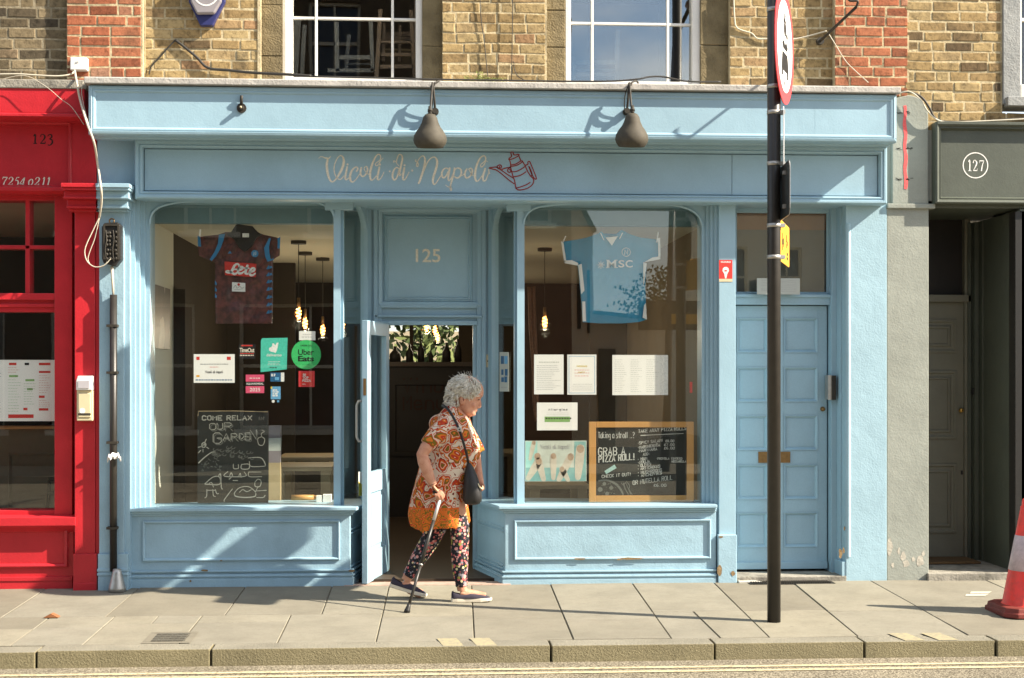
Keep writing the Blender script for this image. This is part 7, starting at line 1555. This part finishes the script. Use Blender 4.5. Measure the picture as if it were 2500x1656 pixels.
def legging_mat():
    n = NT('flowered_leggings'); v = n.voro(46); d = v.outputs['Distance']; c = n.ramp(v.outputs['Color'], [(.0, (.50, .12, .12)), (.34, (.62, .30, .27)), (.52, (.24, .22, .24)), (.66, (.60, .52, .30)), (.80, (.30, .28, .06)), (.90, (.012, .012, .016))], 'CONSTANT')
    g = n.noise(12, 3); m = n.ramp(g, [(.36, .30), (.6, .56)])
    msk = n.math('LESS_THAN', d, m); w = n.voro(150); c2 = n.mix((.012, .012, .017), (.32, .30, .30), n.ramp(w.outputs['Distance'], [(0, .7), (.2, 0)], 'CONSTANT'))
    n.col(n.mix(c2, n.mix(c, n.ramp(d, [(.0, .55), (.12, 1.0)]), 1.0, 'MULTIPLY'), msk)); n.bump(n.noise(35, 3), .2, .01); return n.set(.75, 0, .2)
def hair_mat():
    n = NT('white_hair'); k = n.noise(40, 4, .7); n.col(n.mix((.74, .71, .62), (.42, .38, .29), n.ramp(k, [(.35, 0), (.72, 1)]))); return n.set(.6, 0, .3)
PB = gp(1150, 1466); PY = -.66
person = thing('person', (PB.x - .2, PY, gz(PY)), 'white haired woman in an orange paisley tunic walking with a stick', 'person')
HEMZ = at(1070, 1238, PY).z - gz(PY)
def A(px, py, dy=0.0): return at(px, py, PY + dy)
def ringh(c, a, b, n=30, pw=2.0, zf=None, tw=0.0):
    out = []
    for i in range(n):
        t = 2 * math.pi * i / n; ct, st = math.cos(t), math.sin(t)
        x = a * math.copysign(abs(ct) ** (2 / pw), ct); y = b * math.copysign(abs(st) ** (2 / pw), st)
        out.append(c + Vector((x, y, zf(t) if zf else 0)))
    return out
def woman():
    S = 1 / (FOC / (DIST + PY))      # metres per source pixel at her distance
    skin = skin_mat(); M['tunic'] = tunic_mat(); M['leggings'] = legging_mat(); M['hair'] = hair_mat()
    # ---------------- body: head, neck, arms, hands, shins and feet joined into one skin
    m = MB()
    def hring(y, xb, xf, b, k=.0):     # head slice: rounder at the back, narrower towards the face
        c = A((xb + xf) / 2, y); a = (xf - xb) / 2 * S; out = []
        for i in range(32):
            t = 2 * math.pi * i / 32; ct, st = math.cos(t), math.sin(t); w = b * (1 - .16 * max(ct, 0)); out.append(c + Vector((a * ct, w * st, 0)))
        return out
    sl = [(919, 1128, 1150, .025), (924, 1114, 1163, .048), (932, 1106, 1172, .063), (944, 1101, 1179, .072), (955, 1100, 1181, .075), (963, 1100, 1180.5, .075), (969, 1101, 1178, .074), (974, 1102, 1173.5, .072), (979, 1103, 1171.5, .071), (985, 1105, 1170, .069), (991, 1108, 1168.5, .067), (996, 1112, 1166, .064), (1000, 1116, 1164.5, .061), (1004, 1120, 1163, .057), (1008, 1125, 1161.5, .052), (1012, 1131, 1159.5, .045), (1016, 1138, 1155, .034), (1018, 1143, 1150, .02)]
    m.loft([hring(*q) for q in sl])
    m.ell(A(1175, 966), (.014, .040, .008)); # brow ridge
    m.loft([[A(x + .0, y) + Vector((0, q * math.cos(t) * 1, 0)) + Vector((q * .8 * math.sin(t), 0, 0)) for t in [2 * math.pi * k / 10 for k in range(10)]] for x, y, q in ((1171, 972, .007), (1172, 980, .009), (1172.5, 988, .0115), (1171.5, 994, .0145), (1167.5, 997.5, .013))])
    for sy in (-1, 1):
        m.ell(A(1167.5, 995.5, sy * .011), (.009, .008, .007)); m.ell(A(1154, 989, sy * .040), (.022, .020, .026)); m.ell(A(1165, 975, sy * .031), (.013, .014, .009)); m.ell(A(1153, 1008, sy * .034), (.018, .016, .018))
    m.ell(A(1162.5, 1001.5), (.010, .020, .0048)); m.ell(A(1161.8, 1005.3), (.0095, .018, .005)); m.ell(A(1157, 1012), (.014, .020, .011))
    for sy in (-1, 1):
        e = A(1128, 977, sy * .073); m.ell(e, (.021, .010, .031)); m.ell(e + Vector((-.004, 0, -.022)), (.013, .009, .013))
    # neck, jowl, upper chest
    m.tube([A(1098, 1040), A(1108, 1015), A(1118, 996), A(1124, 985)], [(.085, .075), (.065, .058), (.055, .05), (.05, .05)], 18)
    m.tube([A(1136, 1016), A(1135, 1030), A(1137, 1055), A(1140, 1085)], [(.030, .030), (.042, .045), (.065, .06), (.08, .075)], 14)
    m.ell(A(1138, 1014), (.036, .036, .022))
    # right arm (near the camera) to the wrist; left arm in front
    RA = [A(1078, 1044, -.16), A(1058, 1072, -.215), A(1040, 1094, -.235), A(1031, 1110, -.24), A(1035, 1128, -.245), A(1043, 1150, -.25), A(1052, 1172, -.25), A(1058, 1186, -.25)]
    m.tube(RA, [.055, .05, .046, .043, .045, .041, .033, .028], 14); m.ell(A(1025, 1110, -.238), (.024, .03, .03))
    LA = [A(1125, 1044, .15), A(1150, 1080, .18), A(1160, 1112, .17), A(1166, 1150, .10), A(1173, 1180, .03)]
    m.tube(LA, [.055, .046, .042, .035, .026], 12)
    # right hand closed over the stick handle
    HX = -.25
    m.loft([[A(px, py, HX + o) + Vector((w * math.cos(t) * .75, h * math.sin(t), w * math.cos(t) * -.55)) for t in [2 * math.pi * k / 14 for k in range(14)]] for px, py, o, w, h in ((1057, 1184, 0, .026, .020), (1062, 1191, -.002, .034, .023), (1068, 1199, -.003, .040, .024), (1073, 1206, -.002, .038, .022), (1076, 1211, 0, .030, .016))])
    def finger(pts, r0): m.tube(cr([A(x, y, HX + o) for x, y, o in pts], 3), [r0 * (1 - .35 * k / (3 * (len(pts) - 1))) for k in range(3 * (len(pts) - 1) + 1)], 8)
    finger([(1074, 1199, -.016), (1081, 1205, -.022), (1084, 1213, -.012), (1080, 1218, .008)], .0105)
    finger([(1071, 1203, -.020), (1077, 1210, -.027), (1079, 1219, -.014), (1075, 1222, .008)], .0108)
    finger([(1067, 1205, -.022), (1071, 1213, -.028), (1073, 1221, -.015), (1070, 1224, .006)], .0103)
    finger([(1062, 1206, -.020), (1065, 1213, -.026), (1067, 1220, -.015), (1065, 1223, .004)], .009)
    finger([(1069, 1196, .014), (1078, 1199, .020), (1085, 1205, .014), (1086, 1211, .004)], .0115)
    # left hand, fingers round the bag
    c = A(1175, 1186, .02); m.ell(c, (.022, .024, .034))
    for k, (dx, dz) in enumerate(((.012, -.03), (.016, -.022), (.018, -.012), (.018, -.002))): m.tube([c + Vector((.004, -.012, .01 - k * .008 + .01)), c + Vector((dx, -.028, dz + .01)), c + Vector((dx - .012, -.04, dz - .006))], [.0095, .0085, .0075], 7)
    m.tube([c + Vector((0, .01, .02)), c + Vector((.018, -.005, -.01)), c + Vector((.012, -.02, -.03))], [.011, .010, .008], 7)
    # hips, thighs, shins, feet (mostly inside the clothes)
    m.tube([A(1098, 1045), A(1100, 1110), A(1082, 1180), A(1075, 1240)], [(.10, .13), (.15, .16), (.16, .16), (.15, .17)], 18)
    RL = [A(1112, 1225, -.075), A(1123, 1300, -.085), A(1124, 1350, -.085), A(1124, 1390, -.085), A(1126, 1425, -.085), A(1128, 1442, -.085)]
    m.tube(RL, [.070, .064, .058, .052, .037, .036], 14)
    m.tube([A(1124, 1446, -.085), A(1150, 1452, -.085), A(1185, 1459, -.09)], [(.036, .034), (.03, .038), (.018, .036)], 10)
    LL = [A(1068, 1225, .085), A(1064, 1290, .09), A(1042, 1335, .09), A(1020, 1368, .09), A(1000, 1400, .085), A(990, 1418, .08)]
    m.tube(LL, [.075, .070, .062, .054, .038, .035], 14)
    m.tube([A(983, 1422, .08), A(1003, 1440, .08), A(1030, 1451, .08)], [(.036, .034), (.03, .038), (.018, .034)], 10)
    put(remeshed(m, .0048, 4, .5, [skin]), 'body', person)
    # eyes, brows
    for sy in (-1, 1):
        e = MB(); e.ell(A(1168.3, 976.2, sy * .031), (.0095, .011, .0045), 10, 6); e.build('eye', plain('dark_eye', (.05, .03, .02), .3), person, smooth=True)
        e = MB(); e.tube(cr([A(1163, 969, sy * .052), A(1171, 967, sy * .040), A(1175, 968, sy * .020)], 3), .0035, 5); e.build('eyebrow', 'hair', person, smooth=True)
    e = MB(); e.tube([A(1165.5, 1003.4, -.018), A(1167, 1003.4, 0), A(1165.5, 1003.4, .018)], .0022, 5); e.build('lips', plain('lip_line', (.20, .05, .04), .5), person, smooth=True)
    e = MB(); e.ell(A(1132, 976, -.082), (.006, .004, .010), 8, 6); e.build('ear_shade', plain('ear_shadow', (.22, .075, .05), .6), person, smooth=True)  # dark bead on the ear, its colour stands for the shade inside it
    # ---------------- tunic
    t = MB(); rows = []
    R_ = [(1288, 1002, 1143, .185), (1274, 998, 1146, .190), (1255, 996, 1144, .192), (1235, 999, 1141, .192), (1205, 1006, 1139, .192), (1175, 1014, 1146, .194), (1150, 1021, 1157, .196), (1130, 1026, 1166, .196), (1110, 1029, 1173, .198), (1092, 1033, 1172, .200), (1075, 1037, 1167, .203), (1058, 1042, 1160, .204), (1042, 1050, 1153, .196), (1028, 1059, 1147, .178), (1015, 1068, 1140, .148), (1004, 1077, 1130, .112), (995, 1085, 1119, .082), (990, 1090, 1112, .066)]
    nf = len(R_)
    for i, (y, xa, xb, b) in enumerate(R_):
        f = max(0, 1 - i / 9.0); c = A((xa + xb) / 2, y); a = (xb - xa) / 2 * S
        hemz = (lambda q: (-.022 * math.sin(q) * -1 if 0 else 0) + (.010 * math.sin(3 * q) + (.025 if math.cos(q) > .6 else 0) * 1.0 + .032 * math.exp(-((q - math.pi) ** 2) * 3) - .030 * math.exp(-((q - 4.15) ** 2) * 40))) if i == 0 else ((lambda q: .4 * (.010 * math.sin(3 * q) + .03 * math.exp(-((q - math.pi) ** 2) * 3))) if i == 1 else None)
        r = ringh(c, a, b, 56, 2.15, hemz); out = []
        for k, p in enumerate(r):
            q = 2 * math.pi * k / 56; d = (p - c); d.z = 0; w = 1 + f * .035 * math.sin(9 * q + 1.2) * (.5 + .5 * math.sin(q * 2 + 1)) + f * .025 * math.sin(17 * q)
            out.append(Vector((c.x + d.x * w, c.y + d.y * w, p.z)))
        rows.append(out)
    t.loft(rows)
    t.ell(A(1150, 1098, -.075), (.065, .085, .062)); t.ell(A(1150, 1098, .075), (.065, .085, .062)); t.ell(A(1072, 1035), (.075, .16, .07))
    # sleeves
    t.tube([A(1095, 1030, -.10), A(1076, 1048, -.165), A(1060, 1068, -.205), A(1044, 1088, -.222)], [(.075, .075), (.076, .072), (.070, .066), (.062, .060)], 20)
    t.tube([A(1120, 1035, .10), A(1140, 1060, .17), A(1158, 1090, .19), A(1168, 1108, .185)], [(.075, .07), (.07, .066), (.062, .06), (.058, .055)], 20)
    tm = remeshed(t, .0058, 5, .5, ['tunic', skin])
    # open the neck: faces inside the V show skin
    cz, va, vb, vc = A(1143, 1062), A(1119, 1000), A(1150, 1024), A(1139, 1066)
    for p in tm.polygons:
        c = p.center; pxx = 0
        u = (c.z - vc.z) / (A(1119, 1012).z - vc.z)
        if c.x > A(1118, 1040).x and 0 < u and abs(c.y - PY) < .022 + .065 * u: p.material_index = 1
    put(tm, 'tunic', person)
    # trim down the neckline
    n = MB()
    for sy in (-1, 1): n.tube(cr([A(1101, 990, sy * .058), A(1119, 1004, sy * .078), A(1134, 1022, sy * .066), A(1146, 1044, sy * .038), A(1153, 1066, sy * .004)], 5), .006, 6)
    n.build('neckline', plain('orange_trim', (.50, .09, .025), .8), person, smooth=True)
    n = MB(); n.tube(cr([A(1142, 1017, -.035), A(1146, 1022, -.03), A(1148, 1030, -.012), A(1150, 1040, 0)], 4), .0024, 5); n.ell(A(1141, 1021, -.04), (.006, .004, .008)); n.build('necklace', plain('dark_cord', (.10, .03, .02), .6), person, smooth=True)
    n = MB(); n.tube([A(1057, 1182, -.25) + Vector((.031 * math.cos(q) * .9, .031 * math.sin(q), .012 * math.cos(q))) for q in [2 * math.pi * k / 18 for k in range(19)]], .0028, 5); n.build('bracelet', plain('thin_bracelet', (.16, .07, .04), .4), person, smooth=True)
    # ---------------- leggings
    l = MB()
    l.tube([A(1112, 1240, -.075), A(1122, 1285, -.085), A(1123, 1320, -.085), A(1122, 1345, -.085), A(1123, 1372, -.085), A(1123, 1395, -.085), A(1126, 1418, -.085), A(1127, 1432, -.085)], [.066, .070, .067, .064, .061, .056, .046, .044], 22)
    l.tube([A(1072, 1240, .085), A(1066, 1285, .09), A(1051, 1318, .09), A(1036, 1342, .09), A(1020, 1366, .088), A(1006, 1390, .085), A(995, 1408, .08)], [.075, .078, .070, .065, .058, .047, .043], 22)
    put(remeshed(l, .006, 3, .5, ['leggings']), 'leggings', person)
    # ---------------- shoes
    up = plain('navy_knit', (.035, .030, .045), .85, 0, .25, 60); solm = plain('cream_sole', (.62, .56, .44), .7, 0, .1, 20)
    def shoe(heel, toe, yoff, lift):
        hx, tx = heel, toe; d = (tx - hx); L = d.length; d.normalize(); up_ = Vector((-d.z, 0, d.x)) if d.x else Vector((0, 0, 1)); sd_ = Vector((0, 1, 0))
        def P(u, v, w): return hx + d * (u * L) + sd_ * v + up_ * w
        prof = [(0.0, .020, 1), (.04, .030, 1), (.15, .034, 1), (.35, .033, 1), (.55, .038, 1), (.72, .043, 1), (.87, .038, 1), (.96, .026, 1), (1.0, .010, 1)]
        rings = []
        for lv, e in ((0, 0), (.006, .003), (.026, .003), (.030, -.001)):
            ringp = [P(u, (w + e), lv + (.010 * max(0, u - .75) * 4 if lv < .02 else 0)) for u, w, _ in prof] + [P(u, -(w + e), lv + (.010 * max(0, u - .75) * 4 if lv < .02 else 0)) for u, w, _ in reversed(prof)]
            rings.append(ringp)
        s = MB(); s.loft(rings)
        so_ = thing_part = MB()
        u = MB(); rr = []
        H = [(.01, .070), (.06, .082), (.16, .074), (.30, .060), (.44, .068), (.60, .060), (.75, .050), (.88, .042), (.97, .030)]
        W = dict((a, b) for a, b, _ in prof)
        for uu, h in H:
            w = .036 if uu < .4 else .042 if uu < .8 else .034 if uu < .92 else .022
            if uu < .03: w = .024
            q = []
            for k in range(13):
                a = math.pi * k / 12; q.append(P(uu, w * math.cos(a), .026 + (h - .026) * math.sin(a) ** .8))
            rr.append(q)
        vs = [p for r in rr for p in r]; fs = []
        for i in range(len(rr) - 1):
            for k in range(12):
                if i in (1, 2, 3) and 3 <= k <= 8 : continue
                fs.append((i * 13 + k, i * 13 + k + 1, (i + 1) * 13 + k + 1, (i + 1) * 13 + k))
        fs.append(tuple(range(12, -1, -1))); e = (len(rr) - 1) * 13; fs.append(tuple(range(e, e + 13)))
        u.add(vs, fs); root = u.build('shoe', up, person, smooth=True)
        so = root.modifiers.new('thick', 'SOLIDIFY'); so.thickness = .004; so.offset = 0; sub = root.modifiers.new('sub', 'SUBSURF'); sub.levels = 1; sub.render_levels = 1
        s.build('sole', solm, root, smooth=False, bevel=.004)
    h = A(1101, 1465, -.085); t_ = A(1201, 1466, -.09); g = gz(PY - .085); h.z = g + .001; t_.z = g + .001; shoe(h, t_, 0, 0)
    h = A(950, 1432, .08); t_ = A(1041, 1460, .08); t_.z = max(gz(PY + .08) + .001, t_.z - .0); shoe(h, t_, 0, 0)
    # ---------------- hair: a loose cap of short curls
    rh = random.Random(4); hm = MB()
    C0 = A(1135, 950)
    cap = MB(); cap.ell(A(1134, 948), (.115, .092, .092), 20, 14); cap.ell(A(1112, 966), (.055, .082, .065), 16, 10); cap.ell(A(1108, 985), (.035, .060, .035), 14, 8)
    def ok(p):
        px = 1250 + FOC * ((p.x * CT - (p.y + DIST) * ST) / (p.x * ST + (p.y + DIST) * CT)); py = HORIZ - FOC * (p.z - EYE) / (p.x * ST + (p.y + DIST) * CT)
        face = (px > 1158 and py > 958) or (px > 1150 and py > 970) or (px > 1142 and py > 985)
        ear = abs(px - 1129) < 9 and 966 < py < 990
        return not (face or ear or py > 1000 or (px > 1122 and py > 992))
    for i in range(1900):
        a, b = rh.uniform(0, 6.283), rh.uniform(-.9, 1); s = math.sqrt(1 - b * b); n_ = Vector((s * math.cos(a), s * math.sin(a), b)); c0, rr_ = ((A(1134, 949), (.118, .094, .092)) if i % 4 else (A(1110, 972), (.060, .080, .075)))
        p = c0 + Vector((n_.x * rr_[0], n_.y * rr_[1], n_.z * rr_[2])) * rh.uniform(.93, 1.02)
        if not ok(p): continue
        tdir = Vector((-.75 + .7 * (n_.x > .3), rh.uniform(-.7, .7), -.35 - .3 * rh.random())); tdir = (tdir - n_ * tdir.dot(n_) * .9).normalized(); L = rh.uniform(.03, .065); cu = rh.uniform(.2, 1.0); side = n_.cross(tdir) * rh.uniform(-.6, .6)
        pts = [p + tdir * L * q + n_ * (.012 * math.sin(q * 3.1) * cu + (.006 * q if rh.random() < .3 else -.004 * q)) + side * .02 * math.sin(q * 4) for q in (0, .25, .5, .75, 1)]
        w = rh.uniform(.0022, .0042); hm.tube(pts, [w * .7, w, w, w * .8, w * .25], 4)
    for i in range(70):
        a, b = rh.uniform(0, 6.283), rh.uniform(.1, 1); s = math.sqrt(1 - b * b); n_ = Vector((s * math.cos(a), s * math.sin(a), b)); p = A(1134, 949) + Vector((n_.x * .115, n_.y * .09, n_.z * .09)); q = p + n_ * .03 + Vector((rh.uniform(-.02, .02), rh.uniform(-.02, .02), rh.uniform(0, .015)))
        if ok(p): hm.tube([p, (p + q) / 2 + Vector((.004, 0, .006)), q], .0010, 3)
    cm = remeshed(cap, .007, 2, .5, ['hair']); bm = bmesh.new(); bm.from_mesh(cm)
    bad = [f for f in bm.faces if not ok(f.calc_center_median())]; bmesh.ops.delete(bm, geom=bad, context='FACES')
    for v in bm.verts: v.co += v.normal * (.007 * noise.noise(v.co * 42) - .010)
    hm2 = hm.mesh('h'); bm.from_mesh(hm2); me = bpy.data.meshes.new('hair'); bm.to_mesh(me); bm.free(); me.materials.append(M['hair']); me.polygons.foreach_set('use_smooth', [True] * len(me.polygons))
    put(me, 'hair', person)
    # ---------------- walking stick and bag
    tip = gp(993, 1496); tip = Vector((tip.x, tip.y, tip.z)); hd = A(1077, 1209, HX)
    st = thing('walking_stick', tuple(tip), 'black and silver adjustable walking stick in the woman\'s near hand', 'walking stick'); d = hd - tip
    k = MB(); k.tube([tip + d * .04, tip + d * .40], .0105, 12); k.tube([tip + d * .40, tip + d * .78], .0125, 12); k.build('shaft', 'pole', st, smooth=True)
    k = MB(); k.tube([tip + d * .78, tip + d * .985], .0122, 12); k.build('upper_shaft', plain('silver_tube', (.55, .53, .50), .35, .5), st, smooth=True)
    k = MB(); k.tube([tip, tip + d * .02, tip + d * .05, tip + d * .075], [.023, .021, .015, .012], 14); k.build('ferrule', 'black', st, smooth=True)
    k = MB(); k.tube([tip + d * .395, tip + d * .41], .0145, 12); k.build('collar', 'steel', st, smooth=True)
    k = MB(); k.tube(cr([tip + d * .98, hd + Vector((.002, 0, .010)), hd + Vector((-.02, 0, .024)), hd + Vector((-.06, 0, .020))], 4), .0115, 10); k.build('handle', 'black', st, smooth=True)
    bgm = plain('black_leather', (.020, .019, .019), .5, 0, .35, 25); bc = A(1153, 1185, -.16)
    bg = thing('handbag', tuple(A(1153, 1230, -.16)), 'slouchy black shoulder bag hanging at the woman\'s hip', 'bag')
    k = MB(); B = [(1129, 1141, 1149, .012), (1140, 1138, 1156, .035), (1160, 1134, 1165, .055), (1185, 1131, 1173, .068), (1208, 1130, 1177, .072), (1222, 1131, 1177, .066), (1230, 1134, 1172, .050), (1233, 1140, 1164, .025)]
    rng = []
    for y, xa, xb, b in B:
        c = A((xa + xb) / 2, y, -.16); rng.append([p + Vector((.004 * noise.noise(p * 22), .010 * noise.noise(p * 17), 0)) for p in ringh(c, (xb - xa) / 2 * S, b, 28, 2.4)])
    k.loft(rng); o = k.build('bag_body', bgm, bg, smooth=True); sb = o.modifiers.new('s', 'SUBSURF'); sb.levels = 1; sb.render_levels = 1
    k = MB()
    sp = cr([A(1144, 1133, -.16), A(1138, 1105, -.215), A(1128, 1070, -.225), A(1117, 1040, -.205), A(1106, 1018, -.165), A(1094, 1000, -.118), A(1084, 992, -.07), A(1080, 991, .0), A(1090, 1010, .12)], 6)
    for p, q in zip(sp[:-1], sp[1:]): pass
    k.tube([Vector(p) for p in sp], [(.0095, .0045)] * len(sp), 8); k.build('strap', bgm, bg, smooth=True)
    k = MB(); k.tube(cr([A(1166, 1180, -.20), A(1172, 1190, -.215), A(1178, 1194, -.21), A(1178, 1186, -.20)], 4), .005, 6); k.build('zip_pull', 'plastic_c', bg, smooth=True)
    k = MB(); v = A(1122, 1049, -.228); k.frame(v.x - .016, v.x + .016, v.z - .014, v.z + .014, [(0, v.y), (.005, v.y - .004), (.009, v.y)]); k.build('buckle', 'steel', bg)
woman()
